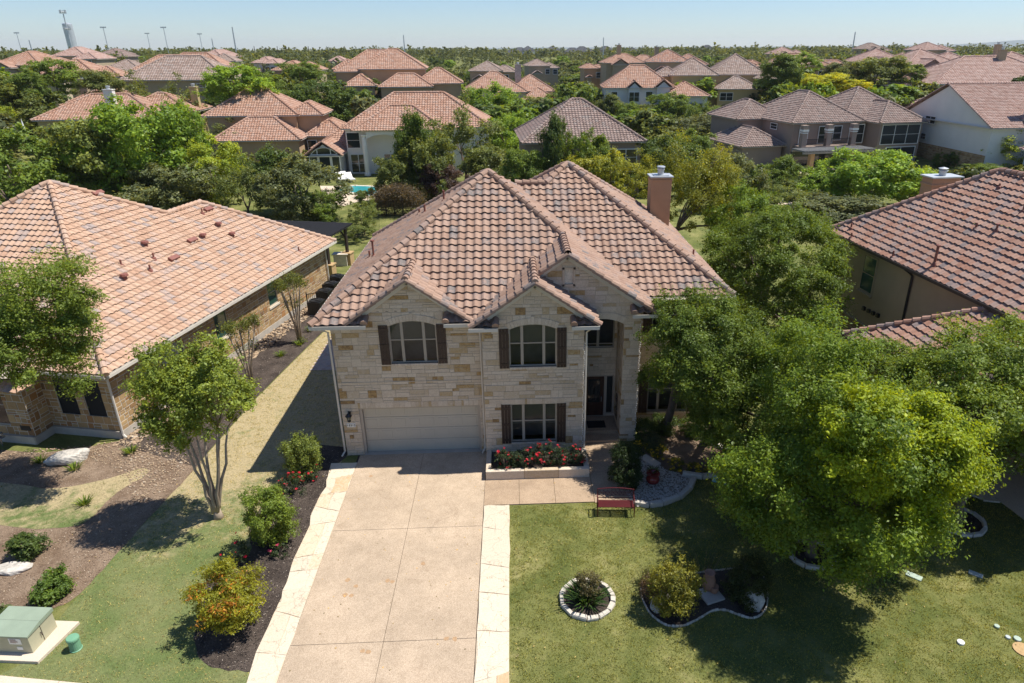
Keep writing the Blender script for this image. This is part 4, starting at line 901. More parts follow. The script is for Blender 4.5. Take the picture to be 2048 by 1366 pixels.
def chips(name, P, n, label, mats, s0=.008, s1=.032, holes=(), z=.02):
    xs, ys = [p[0] for p in P], [p[1] for p in P]; x = rng.uniform(min(xs), max(xs), n*3); y = rng.uniform(min(ys), max(ys), n*3); k = inside(P, x, y)
    for h in holes: k &= ~inside(h, x, y)
    x, y = x[k][:n], y[k][:n]; n = len(x); a = rng.uniform(0, 6.28, n); l = rng.uniform(s0, s1, n); w_ = l*rng.uniform(.2, .5, n); t = rng.uniform(-.3, .3, n)
    ax = np.stack([np.cos(a)*l, np.sin(a)*l, t*l], 1); ay = np.stack([-np.sin(a)*w_, np.cos(a)*w_, rng.uniform(-.3, .3, n)*w_], 1); c = np.stack([x, y, np.full(n, z+.012)], 1)
    V = np.stack([c-ax-ay*.5, c+ax*.6-ay, c+ax+ay*.6, c-ax*.7+ay], 1).reshape(-1, 3); m = MB(); m.add(V, [tuple(range(4*i, 4*i+4)) for i in range(n)], rng.random(n)); return tag(m.build(name, mats), label, 'mulch', kind='stuff')
stonemat('bark_chip', [(0, (.10, .065, .042)), (.4, (.20, .135, .09)), (.7, (.34, .25, .17)), (1, (.55, .45, .34))], blot=.2)
stonemat('dark_chip', [(0, (.025, .02, .018)), (.5, (.07, .055, .045)), (.85, (.16, .125, .10)), (1, (.42, .36, .30))], blot=.2)
chips('bark_chips', P_front, 16000, 'brown bark chips and twigs on the bed before the left house', 'bark_chip', holes=[P_patch])
chips('bark_chips', P_dbed, 9000, 'dark bark chips in the bed along the driveway', 'dark_chip')
chips('bark_chips', P_side, 9000, 'dark bark chips in the bed beside the left house wall', 'dark_chip')
# grass blades on the two sunny lawns
def blades(name, n, box, P_in, P_out, label, col, hmin=.035, hmax=.075):
    nc = n//9; cx_ = rng.uniform(box[0], box[1], nc); cy_ = rng.uniform(box[2], box[3], nc); ci = rng.integers(0, nc, n); x = cx_[ci]+rng.normal(0, .07, n); y = cy_[ci]+rng.normal(0, .07, n); k = np.ones(n, bool)
    if P_in is not None: k &= inside(P_in, x, y)
    for P in P_out: k &= ~inside(P, x, y)
    x, y = x[k], y[k]; n = len(x); a = rng.uniform(0, 6.28, n); h = rng.uniform(hmin, hmax, n); w_ = rng.uniform(.006, .014, n); l = rng.uniform(-.04, .04, (n, 2))
    V = np.empty((n, 3, 3)); V[:, 0] = np.stack([x-w_*np.cos(a), y-w_*np.sin(a), 0*x+.004], 1); V[:, 1] = np.stack([x+w_*np.cos(a), y+w_*np.sin(a), 0*x+.004], 1); V[:, 2] = np.stack([x+l[:, 0], y+l[:, 1], h], 1)
    me = bpy.data.meshes.new(name); me.vertices.add(3*n); me.vertices.foreach_set('co', V.ravel()); me.loops.add(3*n); me.loops.foreach_set('vertex_index', np.arange(3*n)); me.polygons.add(n); me.polygons.foreach_set('loop_start', np.arange(0, 3*n, 3))
    me.update(); me.validate(); me.attributes.new('rnd', 'FLOAT', 'FACE').data.foreach_set('value', rng.random(n).astype(np.float32)); me.materials.append(MATS['leaf'])
    o = bpy.data.objects.new(name, me); sc.collection.objects.link(o); o.color = col+(1,); return tag(o, label, 'grass', kind='stuff')
circ = lambda c, r: [(c[0]+r*math.cos(q), c[1]+r*math.sin(q)) for q in np.linspace(0, 6.28, 20, endpoint=False)]
blades('grass', 190000, (6.8, 27, -12.5, -.2), None, [[(5, -3.78), (11.45, -3.78), (11.5, 1), (5, 1)], kid, grav, pbed, circ(c_circle, .85), circ(c_t1, .75), circ(c_t2, .9), [tuple(a), tuple(c1_) , tuple(c1_+nv*5.5), tuple(a+nv*5.5)] if (c1_ := e1+dv*12) is not None else []], 'short mown grass on the lawn right of the driveway', (.245, .265, .080), .025, .055)
blades('grass', 100000, (-12, 0, -11.3, 14), P_dry, [P_dbed], 'short dry grass between the driveway bed and the house on the left', (.38, .36, .17), .025, .05)
blades('grass', 14000, (-18, -6, -4, 1), P_patch, [], 'patch of green grass inside the bed in front of the left house', (.13, .16, .05), .03, .06)

# ------------------------------------------------------------ the neighbouring houses left and right
def local_ray_hit(root_loc, rz, u, v, plane):            # plane: function of local point giving signed height; returns local hit
    d = ray(u, v); c, s = math.cos(-rz), math.sin(-rz)
    L = lambda p: np.array([(p[0]-root_loc[0])*c-(p[1]-root_loc[1])*s, (p[0]-root_loc[0])*s+(p[1]-root_loc[1])*c, p[2]-root_loc[2]])
    t0 = 1.; f0 = plane(L(CAM+d*t0)); t = t0
    while t < 400:
        t1 = t+.5; f1 = plane(L(CAM+d*t1))
        if f0*f1 <= 0: return L(CAM+d*(t+.5*abs(f0)/(abs(f0)+abs(f1)+1e-9)))
        t, f0 = t1, f1
    return None
def simple_window(parent, p, ux, w, h, frame='white_paint', glass='dark_glass', mull=1, rail=True, sill=None, arch=False, name='window', t=.05):
    """window fixed on a wall: p bottom-left corner seen from outside, ux along the wall"""
    ux = np.array([ux[0], ux[1], 0.])/math.hypot(ux[0], ux[1]); nn = np.array([ux[1], -ux[0], 0.]); p = np.array(p, float); up = np.array([0, 0, 1.]); f = MB()
    def bar(a, b, c, d, o=.04): f.obox(p+ux*(a+b)/2+up*(c+d)/2+nn*(o/2), ux*(b-a)/2, nn*o/2+nn*.0, up*(d-c)/2)
    bar(-t, 0, -t, h+t); bar(w, w+t, -t, h+t); bar(0, w, -t, 0); bar(0, w, h, h+t)
    for i in range(1, mull+1): bar(w*i/(mull+1)-t*.4, w*i/(mull+1)+t*.4, 0, h, .035)
    if rail: bar(0, w, h*.5-.02, h*.5+.02, .03)
    o = f.build(name, frame, parent); g = MB(); pts = [p+nn*.018, p+ux*w+nn*.018, p+ux*w+up*h+nn*.018, p+up*h+nn*.018]; g.poly(pts); g.build('pane', glass, o)
    if sill:
        s = MB(); s.obox(p+ux*w/2-up*(t+.06)+nn*.05, ux*(w/2+.12), nn*.09, up*.06); s.build('sill', sill, o)
    return o
# left neighbour ---------------------------------------------------------
LX, LY = LH; lroot = thing('stone_cottage', 'single storey brown stone house with peach tile roof on the left side', 'house', (LX, LY, 0), LA)
T, C = MB(), []; ez = 3.32
hip_roof(T, None, -18.2, 0, 0, 18.2, ez, .655, 'FRLB'); za = ez+9.1*.655; caps(C, (0, 0, ez), (-9.1, 9.1, za)); caps(C, (-18.2, 0, ez), (-9.1, 9.1, za)); caps(C, (-18.2, 18.2, ez), (-9.1, 9.1, za)); caps(C, (-5.6, 12.6, ez+5.6*.655), (-9.1, 9.1, za)); hip_roof(T, None, -11.2, 0, 2, 21.3, ez-.01, .655, 'B')
tile_face(T, (0, 0, ez), (-1, 0), .655, [(18.2, 0), (21.3, 0), (15.7, 5.6*1.1954), (12.6, 5.6*1.1954)])
tile_face(T, (-11.2, 21.3, ez), (1, 0), .655, [(0, 0), (10, 0), (10, 5.6*1.195), (5.6, 5.6*1.195)])
caps(C, (0, 21.3, ez), (-5.6, 15.7, ez+5.6*.655)); caps(C, (-5.6, 15.7, ez+5.6*.655), (-5.6, 12.6, ez+5.6*.655))
hip_roof(T, None, -12.5, -3.45, -.95, 9, ez-.62, .655, 'FR')
lr = T.build('roof', 'roof_peach', lroot); [q.build('ridge_cap', 'roof_peach', lr) for q in C]
B1, B2 = MB(), MB()
br = dict(mat='brown_stone', mo='pale_mortar', hs=(.22, .28, .34, .4), ls=(.24, .6), joint=.034, proud=.014, gold=.15, irregular=True)
sw = [local_ray_hit((LX, LY, 0), LA, u, v, lambda q: q[0]+.5) for u, v in ((538, 603), (562, 592), (433, 668), (460, 657))]
hs_ = [(sw[0][1]-.5, sw[0][1]+.45, 1.45, 2.95), (sw[2][1]-.5, sw[2][1]+.6, 1.45, 2.95), (3.2, 4.8, .9, 2.7)]
stone_wall(lroot, (-.5, .5, .35), (0, 1), 20.3, .35, 3.3, holes=hs_, **br)
stone_wall(lroot, (-3.85, .5, .35), (1, 0), 3.35, .35, 3.3, holes=[(.62, 1.55, 1.0, 2.75), (1.95, 2.85, 1.0, 2.75)], **br)
stone_wall(lroot, (-3.85, -.45, .35), (0, 1), .95, .35, 3.3, **br)
stone_wall(lroot, (-12, -.45, .35), (1, 0), 8.15, .35, 3.3, holes=[(6.0, 7.1, .8, 2.7)], **br)
m = MB(); m.poly([(-17.7, 3, 0), (-17.7, 17.7, 0), (-17.7, 17.7, 3.3), (-17.7, 3, 3.3)]); m.poly([(-17.7, 3, 0), (-17.7, 3, 3.3), (-12, -.45, 3.3), (-12, -.45, 0)]); m.poly([(-.5, 20.8, 0), (-.5, 20.8, 3.3), (-10.7, 20.8, 3.3), (-10.7, 20.8, 0)])
m.build('rear_wall', 'stucco_tan', lroot)
m = MB()
for x0, x1, y0, y1 in ((-.58, -.46, .42, 20.9), (-3.95, -.5, .40, .52), (-3.93, -3.81, -.55, .45), (-12, -3.85, -.57, -.43)): m.box(x0, x1, y0, y1, 0, .36)
m.build('foundation', 'concrete_base', lroot)
m = MB(); m.box(-18.1, -.02, .02, 21.2, 3.285, 3.30); m.box(-12.4, -3.5, -.93, .0, 3.285, 3.30); m.build('soffit', 'trim_taupe', lroot)
m = MB(); m.box(.0, .02, .0, 21.3, 3.2, 3.34); m.box(.02, .12, .0, 21.3, 3.2, 3.22); m.box(.12, .135, -.0, 21.3, 3.2, 3.33); m.box(-3.45, 0, -.13, -.11, 3.2, 3.33); m.box(-3.45, 0, -.11, 0, 3.2, 3.22); m.build('gutter', 'gutter_paint', lroot)
for x, y in ((-.42, .42), (-.40, 20.5)):
    t = MB(); t.tube([(.05, y, 3.2), (x+.0, y, 2.9), (x, y, .25), (x+.12, y, .1)], .05, 6); t.build('downspout', 'gutter_paint', lroot)
for a, b2, c0, d0 in hs_[:2]:
    simple_window(lroot, (-.58, a+.5+.02, c0+.03), (0, 1), b2-a-.04, d0-c0-.05, 'window_taupe', 'green_glass', 0, True, 'cut_limestone')
simple_window(lroot, (-.58, 3.72, .95), (0, 1), 1.56, 1.72, 'window_taupe', 'glass', 1, True, 'cut_limestone')
k = MB(); k.poly([(-.75, 3.6, .8), (-.75, 5.4, .8), (-.75, 5.4, 2.8), (-.75, 3.6, 2.8)]); k.build('backing_sheet', 'white_paint', lroot)  # white sheet behind the pane, colouring in the window's pale reflection
simple_window(lroot, (-3.21, .58, 1.02), (1, 0), .89, 1.7, 'black_metal', 'rubber_mat', 0, False); simple_window(lroot, (-1.88, .58, 1.02), (1, 0), .86, 1.7, 'black_metal', 'rubber_mat', 0, False)
simple_window(lroot, (-5.98, -.37, .85), (1, 0), 1.06, 1.82, 'window_taupe', 'dark_glass', 0)
m = MB(); m.box(-4.45, -3.98, -.475, -.455, .62, .85); m.build('wall_vent', 'black_metal', lroot)
for u, v, kd in ((598, 503, 'p'), (291, 492, 'c'), (301, 541, 'p'), (250, 558, 'c'), (308, 517, 'p'), (347, 518, 's'), (384, 482, 's'), (407, 476, 'c'), (438, 453, 'c'), (405, 427, 'p'), (465, 473, 'c'), (195, 388, 's'), (416, 420, 's'), (243, 531, 'p')):
    q = local_ray_hit((LX, LY, 0), LA, u, v, lambda q: q[2]-(3.34+.655*(-q[0])))
    if q is None: continue
    if kd == 'p': pipe_vent(lroot, q, .3)
    elif kd == 'c':
        t = MB(); t.lathe([(.12, -.1), (.11, .12), (.0, .13)], 10, q); t.lathe([(.2, .16), (.17, .26), (.0, .28)], 10, q); t.lathe([(.06, .1), (.06, .2)], 8, q); t.build('roof_cap', 'pipe_red', lroot)
    else:
        t = MB(); n_ = np.array([.548, 0, .836]); e = np.array([.836, 0, -.548]); t.obox(q+n_*.08, e*.12, (0, .34, 0), n_*.07); t.build('roof_vent', 'pipe_red', lroot)
# right neighbour ---------------------------------------------------------
RX, RY, RA = 25.33, 13.39, .095
rroot = thing('stucco_house', 'two storey tan stucco house with rust coloured tile roof cut by the right edge', 'house', (RX, RY, 0), RA)
T, C = MB(), []; hip_roof(T, C, 0, 10.8, -24, 0, 5.8, .76, 'LBFR'); hip_roof(T, C, -3.64, 7, -21, -8.92, 3.2, .65, 'LBF')
rr_ = T.build('roof', 'roof_rust', rroot); [q.build('ridge_cap', 'roof_rust', rr_) for q in C]
m = MB(); m.box(.5, 10.3, -23.5, -.5, 0.0, 5.78); m.build('wall', 'stucco_tan', rroot)
stone_wall(rroot, (.47, -.5, 0), (0, -1), 23, 0, 1.5, mat='brown_stone', mo='pale_mortar', hs=(.18, .24, .3), ls=(.22, .62), joint=.025, irregular=True)
m = MB(); m.box(.40, .5, -23.5, -.45, 1.5, 1.6); m.build('ledge', 'stucco_tan', rroot)
m = MB(); m.box(-3.1, .45, -14.5, -9.4, 0, 3.15); m.build('garage_wall', 'stucco_tan', rroot)
m = MB(); m.box(.02, 10.7, -23.9, -.02, 5.765, 5.79); m.box(-3.6, 0.4, -14.9, -8.95, 3.17, 3.19); m.build('soffit', 'trim_taupe', rroot)
m = MB(); m.box(-.13, -.11, -24, 0, 5.68, 5.82); m.box(-.11, 0, -24, 0, 5.68, 5.70); m.box(-3.77, -3.75, -15, -8.92, 3.08, 3.22); m.build('gutter', 'brown_iron', rroot)
q = local_ray_hit((RX, RY, 0), RA, 1820, 570, lambda q: q[0]-.4)
t = MB(); t.tube([(-.05, q[1], 5.68), (.3, q[1], 5.45), (.42, q[1], 5.3), (.42, q[1], .1)], .06, 6); t.build('downspout', 'black_metal', rroot)
q = local_ray_hit((RX, RY, 0), RA, 1720, 575, lambda q: q[0]-.5); simple_window(rroot, (.5, q[1], q[2]), (0, -1), 1.05, 1.85, 'stucco_tan', 'green_glass', 0, True, 'stucco_tan', t=.1)
for u in (1730, 1740, 1749, 1758):
    q = local_ray_hit((RX, RY, 0), RA, u, 616+(u-1730)*.5, lambda q: q[0]-.5); m = MB(); m.box(.36, .5, q[1]-.09, q[1]+.09, q[2]-.12, q[2]+.08); m.build('wall_vent', 'black_metal', rroot)
for u, v, h, kd in ((1868, 530, .9, 'h'), (1785, 515, .35, 'p'), (1702, 457, .3, 'p'), (1702, 476, .3, 'p'), (1951, 458, .3, 'p'), (1992, 463, .3, 'c'), (2046, 423, .4, 'p'), (1998, 375, .2, 'p')):
    q = local_ray_hit((RX, RY, 0), RA, u, v, lambda q: q[2]-(5.84+.76*q[0]))
    if q is not None: pipe_vent(rroot, q, h, .06 if kd == 'h' else .045, kd != 'p')
p0, p1 = GY(1862, 375, 15.2), GY(1921, 375, 15.2); zt = GY(1890, 357, 15.2)[2]
m = MB(); c0 = np.array([(p0[0]+p1[0])/2, 15.8]); dx, dy = c0[0]-RX, c0[1]-RY; lx, ly = dx*math.cos(RA)+dy*math.sin(RA), -dx*math.sin(RA)+dy*math.cos(RA); hw = (p1[0]-p0[0])/2
m.box(lx-hw, lx+hw, ly-.5, ly+.5, 0, zt); m.obox((lx, ly, zt-.4), (hw+.05, 0, 0), (0, .55, 0), (0, 0, .06)); cc = m.build('chimney', 'stucco_terracotta', rroot, bevel=.02)
m = MB(); m.box(lx-hw-.1, lx+hw+.1, ly-.62, ly+.62, zt, zt+.08); m.build('chimney_cap', 'galvanised', cc)
m = MB(); m.lathe([(.2, 0), (.2, .22), (.26, .24), (.26, .3), (.18, .34), (.18, .4), (.28, .42), (.0, .5)], 14, (lx, ly, zt+.08)); m.build('flue', 'galvanised', cc)

# ------------------------------------------------------------ houses beyond the gardens
def at(u, v, D):
    d = ray(u, v); return CAM+d*(D/math.hypot(d[0], d[1]))
def bg_house(name, label, u, v, D, rz, wings, roofm, wallm, ez=5.8, wins=(), chim=(), det=True, extra=None, group=None, wframe='white_paint', m_=.62, cat='house'):
    """u, v pixel of the near-left eave corner at distance D; wings (x0, x1, y0, y1, eave height, wall?)"""
    p = at(u, v, D); rz = rad(rz); z0 = p[2]-ez
    root = thing(name, label, cat, (p[0], p[1], z0), rz, group); T, C, Wl, Sf = MB(), [], MB(), MB()
    kw = dict(tw=.36, tl=.38, ns=4) if D < 135 else dict(tw=.42, tl=.5, ns=3)
    for i, wg in enumerate(wings):
        x0, x1, y0, y1, e = wg[:5]; mm = wg[5] if len(wg) > 5 else m_; sd = wg[6] if len(wg) > 6 else 'FRLB'
        if sd == 'G':                                   # gable facing the camera
            gable_roof_y(T, C, (x0+x1)/2, (x1-x0)/2, y0, y1, e, mm, True, kw['tw'], kw['tl'], kw['ns'], cap=.14)
            Wl.add([(x0+.5, y0+.35, e-.05), (x1-.5, y0+.35, e-.05), ((x0+x1)/2, y0+.35, e+((x1-x0)/2-.5)*mm)], [(0, 1, 2)])
        elif sd == 'X':                                 # gable end on the left, ridge running right
            k_ = math.sqrt(1+mm*mm); h_ = (y1-y0)/2; a_ = (kw['tw'], kw['tl'], kw['ns']); tile_face(T, (x0, y0, e), (0, 1), mm, [(0, 0), (x1-x0, 0), (x1-x0, h_*k_), (0, h_*k_)], *a_); tile_face(T, (x1, y1, e), (0, -1), mm, [(0, 0), (x1-x0, 0), (x1-x0, h_*k_), (0, h_*k_)], *a_)
            caps(C, (x0, y0+h_, e+h_*mm), (x1, y0+h_, e+h_*mm), .16); caps(C, (x0+.03, y0, e), (x0+.03, y0+h_, e+h_*mm), .12); caps(C, (x0+.03, y1, e), (x0+.03, y0+h_, e+h_*mm), .12)
            Wl.add([(x0+.35, y0+.5, e-.05), (x0+.35, y1-.5, e-.05), (x0+.35, y0+h_, e+(h_-.5)*mm)], [(0, 2, 1)])
        else: hip_roof(T, C, x0, x1, y0, y1, e, mm, sd, cap=.16, step=.45 if D < 135 else .6, **kw)
        if len(wg) < 8: Wl.box(x0+.5, x1-.5, y0+.5-.15*(sd == 'G'), y1-.5, -6, e-.03-.003*i); Sf.box(x0+.03, x1-.03, y0+.03, y1-.03, e-.14, e-.012-.003*i)
    r = T.build('roof', roofm, root); [q.build('ridge_cap', roofm, r) for q in C]; wl = Wl.build('wall', wallm, root); Sf.build('eave_board', 'gutter_paint' if wallm != 'stucco_taupe' else 'trim_taupe', root)
    for q in wins:                                      # (x, y, z, side, w, h, mullions)
        ux = {'F': (1, 0), 'L': (0, -1), 'R': (0, 1)}[q[3]]
        simple_window(root, (q[0], q[1], q[2]), ux, q[4], q[5], wframe, 'dark_glass', q[6] if len(q) > 6 else 1, True, t=.10)
    for x, y, w_, zt, mt in chim:
        c = MB(); c.box(x-w_/2, x+w_/2, y-.5, y+.5, 2, zt); c.box(x-w_/2-.08, x+w_/2+.08, y-.58, y+.58, zt, zt+.12); ch = c.build('chimney', mt, root)
        c = MB(); c.lathe([(.25, .12), (.25, .4), (.32, .42), (.32, .55), (0, .6)], 8, (x, y, zt)); c.build('flue', 'galvanised', ch)
    if extra: extra(root)
    return root
# white pool house
def pool_extra(r):
    for x in (1.35, 6.2): m = MB(); m.lathe([(.42, 0), (.42, .3), (.33, .4), (.30, 5.0), (.40, 5.1), (.42, 5.3)], 14, (x, .75, 0)); m.build('column', 'stucco_white', r)
    for x0, x1 in ((1.35, 6.2), (6.2, 11.0)):
        a = MB(); P = arc_pts((x0+x1)/2, x1-x0-.6, 4.7, .55, 12)
        for i in range(12): a.add([(P[i][0], .55, P[i][1]), (P[i+1][0], .55, P[i+1][1]), (P[i+1][0], .55, 5.6), (P[i][0], .55, 5.6), (P[i][0], .95, P[i][1]), (P[i+1][0], .95, P[i+1][1])], [(0, 1, 2, 3), (0, 4, 5, 1)])
        a.build('portico_arch', 'stucco_white', r)
    for x, w_ in ((-5.5, .9), (-4.3, 1.3), (-2.7, .9)): simple_window(r, (x, -.78, .5), (1, 0), w_, 2.2 if w_ < 1 else 2.2, 'white_paint', 'dark_glass', 0, False, t=.1)
    P = arc_pts(-3.65, 3.4, 3.0, .9, 12); g = MB(); g.poly([(q[0], -.80, q[1]) for q in P]); f = g.build('arched_window', 'dark_glass', r)
    g = MB()
    for i in range(12): g.tube([(P[i][0], -.82, P[i][1]), (P[i+1][0], -.82, P[i+1][1])], .07, 4)
    for x in (-4.5, -2.8): g.tube([(x, -.82, 3.0), (x, -.82, 3.75)], .06, 4)
    g.tube([(-5.35, -.82, 3.0), (-1.95, -.82, 3.0)], .07, 4); g.build('frame', 'white_paint', f)
bg_house('pool_house_villa', 'white two storey house with orange roof and tall columns behind the swimming pool', 703, 262, 94, 2, [(-1.8, 18, 2.0, 15, 5.85), (0, 12, 0, 9, 5.8, .6, 'FRLB', 0), (-6.2, 2, 3.5, 13, 3.2, .62), (-6.1, -1.3, -1.1, 5, 2.9, .72, 'G')], 'roof_orange', 'stucco_white',
         wins=[(-1.15, 2.45, 3.4, 'F', 1.6, 1.9, 0), (2.9, 3.0, 3.5, 'F', 2.1, 1.5, 1), (7.4, 3.0, 3.3, 'F', 2.0, 1.9, 2), (-.9, 2.45, .2, 'F', 1.9, 2.3, 1), (3.5, 2.4, .1, 'F', 2.6, 2.4, 2), (-1.35, 3.2, .3, 'L', .1, .1, 0)], extra=pool_extra, m_=.62)
# brown wall house
bg_house('garden_house', 'brown stucco house with layered orange hip roofs behind the bright green trees', 403, 233, 113, 3, [(0, 13.5, 0, 11, 5.8), (11.5, 16.8, .8, 8, 5.75), (2.2, 14.5, -4.8, 4, 2.9), (14, 20.5, -1.0, 8, 2.95)], 'roof_orange', 'stucco_brown', wins=[(16.2, -.52, .3, 'F', 2.6, 1.9, 1), (14.4, -.52, .3, 'F', 1.2, 2.0, 0)])
bg_house('long_roofed_house', 'low spreading house with salmon roofs and a white chimney at far left', 62, 241, 122, 6, [(0, 17, 0, 12, 3.6, .5), (2, 12, 7, 18, 4.4, .5), (9, 20, 4, 14, 4.0, .5), (-2, 6, 13, 21, 4.6, .5)], 'roof_orange', 'stucco_ochre', ez=3.6, chim=[(9.6, 3.2, 1.2, 7.3, 'stucco_white'), (19, 10, 1.0, 7.2, 'stucco_ochre'), (0, 18, 1.1, 8.2, 'stucco_tan')])
bg_house('brown_roofed_house', 'house with a broad brown hip roof right behind the main house', 1043, 287, 77, 3, [(0, 14.0, 0, 12.8, 5.8, .64)], 'roof_brown', 'stucco_taupe', wins=[(9.4, .42, 3.2, 'F', 3.6, 1.7, 2), (9.4, .42, .4, 'F', 3.6, 2.0, 2)])
bg_house('gabled_house', 'cream house with salmon hip roofs and a grey chimney in the middle distance', 925, 186, 158, 4, [(0, 14.5, 1, 14, 5.8), (10.5, 21, 4, 16, 5.8), (1.5, 7.0, -1.0, 6, 5.2, .6, 'G'), (13, 20.8, .5, 8, 4.2)], 'roof_orange', 'stucco_cream', chim=[(13.0, 10, 1.4, 11.2, 'grey_rock')], wins=[(18.2, 4.42, 3.0, 'F', 1.4, 1.6, 0)])
bg_house('orange_roofed_mansion', 'large house with a wide bright orange roof in several steps at upper centre left', 661, 145, 150, 5, [(0, 17, 4, 17, 5.8), (5, 18.8, 2, 14, 6.3), (2.5, 9, -3.5, 5, 3.4), (9.3, 20.0, -4.5, 3, 3.2), (-.5, 5, 6, 14, 6.2), (16, 26, -1, 8, 3.6)], 'roof_orange', 'stucco_brown', wins=[(12, -4.02, .6, 'F', 1.6, 1.6, 0)])
bg_house('grey_roofed_house', 'house with a grey brown hip roof and beige walls at upper left', 236, 161, 150, 2, [(0, 19.2, 0, 13, 5.8, .6), (14, 20.8, 1.5, 10, 6.0, .55)], 'roof_taupe', 'stucco_tan', wins=[(13.3, .42, 4.6, 'F', 1.4, .5, 0), (18.6, 1.9, 3.4, 'F', 1.2, 1.8, 0)])
bg_house('stepped_roof_house', 'house with an orange roof right behind the grey brown roofed one', 262, 140, 176, 4, [(0, 15, 0, 9, 5.8), (4, 18, 3, 12, 6.2)], 'roof_orange', 'stucco_tan')
def gable_extra(r):
    pass
bg_house('blue_grey_house', 'pale blue and stone house with orange roof and two small gables right of centre', 1206, 176, 150, -4, [(0, 15, 0, 12, 5.8, .7), (4.8, 8.0, -1.4, 6, 5.9, .8, 'G'), (10.6, 14.2, -1.2, 6, 6.0, .8, 'G'), (12.5, 21.5, -4, 9, 4.4, .55)], 'roof_orange', 'stucco_white',
         wins=[(1.8, .42, 3.3, 'F', 1.2, 1.7, 0), (5.4, -1.1, 3.2, 'F', 2.0, 1.8, 1), (9.0, .42, 3.3, 'F', 1.3, 1.7, 0), (17.5, -3.6, .4, 'F', 2.6, 2.6, 2)])
bg_house('ochre_house', 'ochre stucco house with grey brown hip roofs on several levels right of centre', 1341, 151, 160, -6, [(0, 10.5, 0, 12, 5.8, .65), (9, 21, 1.5, 14, 5.9, .68), (9.5, 19.0, -3.5, 5, 3.2, .55), (18, 23, -2.5, 7, 5.2, .55), (-3, 3, 4, 13, 5.5)], 'roof_taupe', 'stucco_ochre', wins=[(6.6, .42, 4.5, 'F', 1.4, .5, 0), (10.5, -3.08, .9, 'F', 2.6, 1.5, 1), (20, -2.08, 3.0, 'F', 1.4, 1.7, 0)])
# big taupe house with balcony
def balcony_extra(r):
    m = MB(); m.box(.9, 9.3, -1.6, .45, 2.55, 2.85); m.build('balcony_floor', 'stucco_taupe', r)
    for x in (1.2, 5.0, 8.9):
        c = MB(); c.box(x-.35, x+.35, -1.5, -.85, 2.85, 4.9); c.box(x-.42, x+.42, -1.57, -.78, 4.9, 5.65); c.build('column', 'stucco_taupe', r)
        c = MB(); c.box(x-.45, x+.45, -1.6, -.75, 4.85, 5.1); c.box(x-.4, x+.4, -1.55, -.8, 4.6, 4.72); c.build('column_band', 'white_paint', r)
    rl = MB(); rl.box(1.5, 8.6, -1.3, -1.25, 3.75, 3.82)
    for i in range(60): x = 1.5+i*.12; rl.box(x, x+.03, -1.29, -1.26, 2.85, 3.75)
    rl.build('railing', 'black_metal', r)
    for x in (1.6, 7.9): c = MB(); c.box(x-.3, x+.3, -3.3, -2.7, 0, 2.3); c.build('pier', 'brown_stone', r)
    p = MB(); p.box(-.6, 10.2, -4.3, -4.1, 2.3, 2.55); p.box(-.6, 10.2, -1.7, -1.5, 2.3, 2.55)
    for i in range(24): x = -.5+i*.46; p.box(x, x+.08, -4.6, -1.4, 2.55, 2.7)
    for i in range(16): y = -4.5+i*.2; p.box(-.6, 10.3, y, y+.06, 2.7, 2.75)
    p.build('pergola', 'blind_slats', r)
    s = MB(); s.box(-1, 12, -7.5, .4, -1.4, -.02); s.build('terrace', 'pool_deck_stone', r)
    s = MB()
    for i in range(6): s.box(2.2+i*.05, 4.6+i*.05, -7.5-.38*(i+1), -7.5-.38*i, -1.6, -.25-.22*i)
    s.build('terrace_stair', 'pool_deck_stone', r)
    s = MB(); s.box(-.8, 4.6, -7.45, -7.38, .85, .92)
    for i in range(14): s.box(-.8+i*.42, -.75+i*.42, -7.44, -7.39, -.02, .9)
    s.tube([(2.2, -7.45, .9), (2.4, -9.7, -.45)], .05, 5); s.tube([(4.6, -7.45, .9), (4.9, -9.7, -.45)], .05, 5); s.tube([(4.9, -9.7, -.4), (4.9, -9.7, -1.6)], .05, 5); s.build('stair_railing', 'brown_iron', r)
    k = MB(); k.box(.7, 9.3, .30, .42, 0, 2.4); k.build('painted_shade_slab', 'dark_glass', r)  # solid dark slab; shade under the balcony is put into its colour
bg_house('balcony_house', 'big taupe stucco house with brown hip roofs, columned balcony and pergola at upper right', 1585, 247, 102, 11, [(0, 11.5, 0, 14, 5.8, .64), (8.3, 21, .6, 13.5, 5.78, .64), (11.8, 19.6, -2.6, 8, 5.74, .64), (-4.0, 4, 8, 17.5, 5.7, .6), (-6.5, .6, 1.5, 12, 2.7, .6), (19.5, 23, 2, 9, 3.0, .6)], 'roof_brown', 'stucco_taupe',
         wins=[(1.6, .42, 3.0, 'F', 1.2, 2.2, 0), (4.6, .42, 3.0, 'F', 2.2, 2.2, 1), (6.9, .42, 3.4, 'F', 1.2, 1.8, 0), (9.5, .42, 2.9, 'F', 2.2, 2.4, 1), (12.7, -2.18, 2.9, 'F', 6.0, 2.5, 2), (13.9, -2.18, .2, 'F', 4.6, 2.2, 1), (.42, 6.0, 4.6, 'L', 1.6, .7, 0)], extra=balcony_extra)
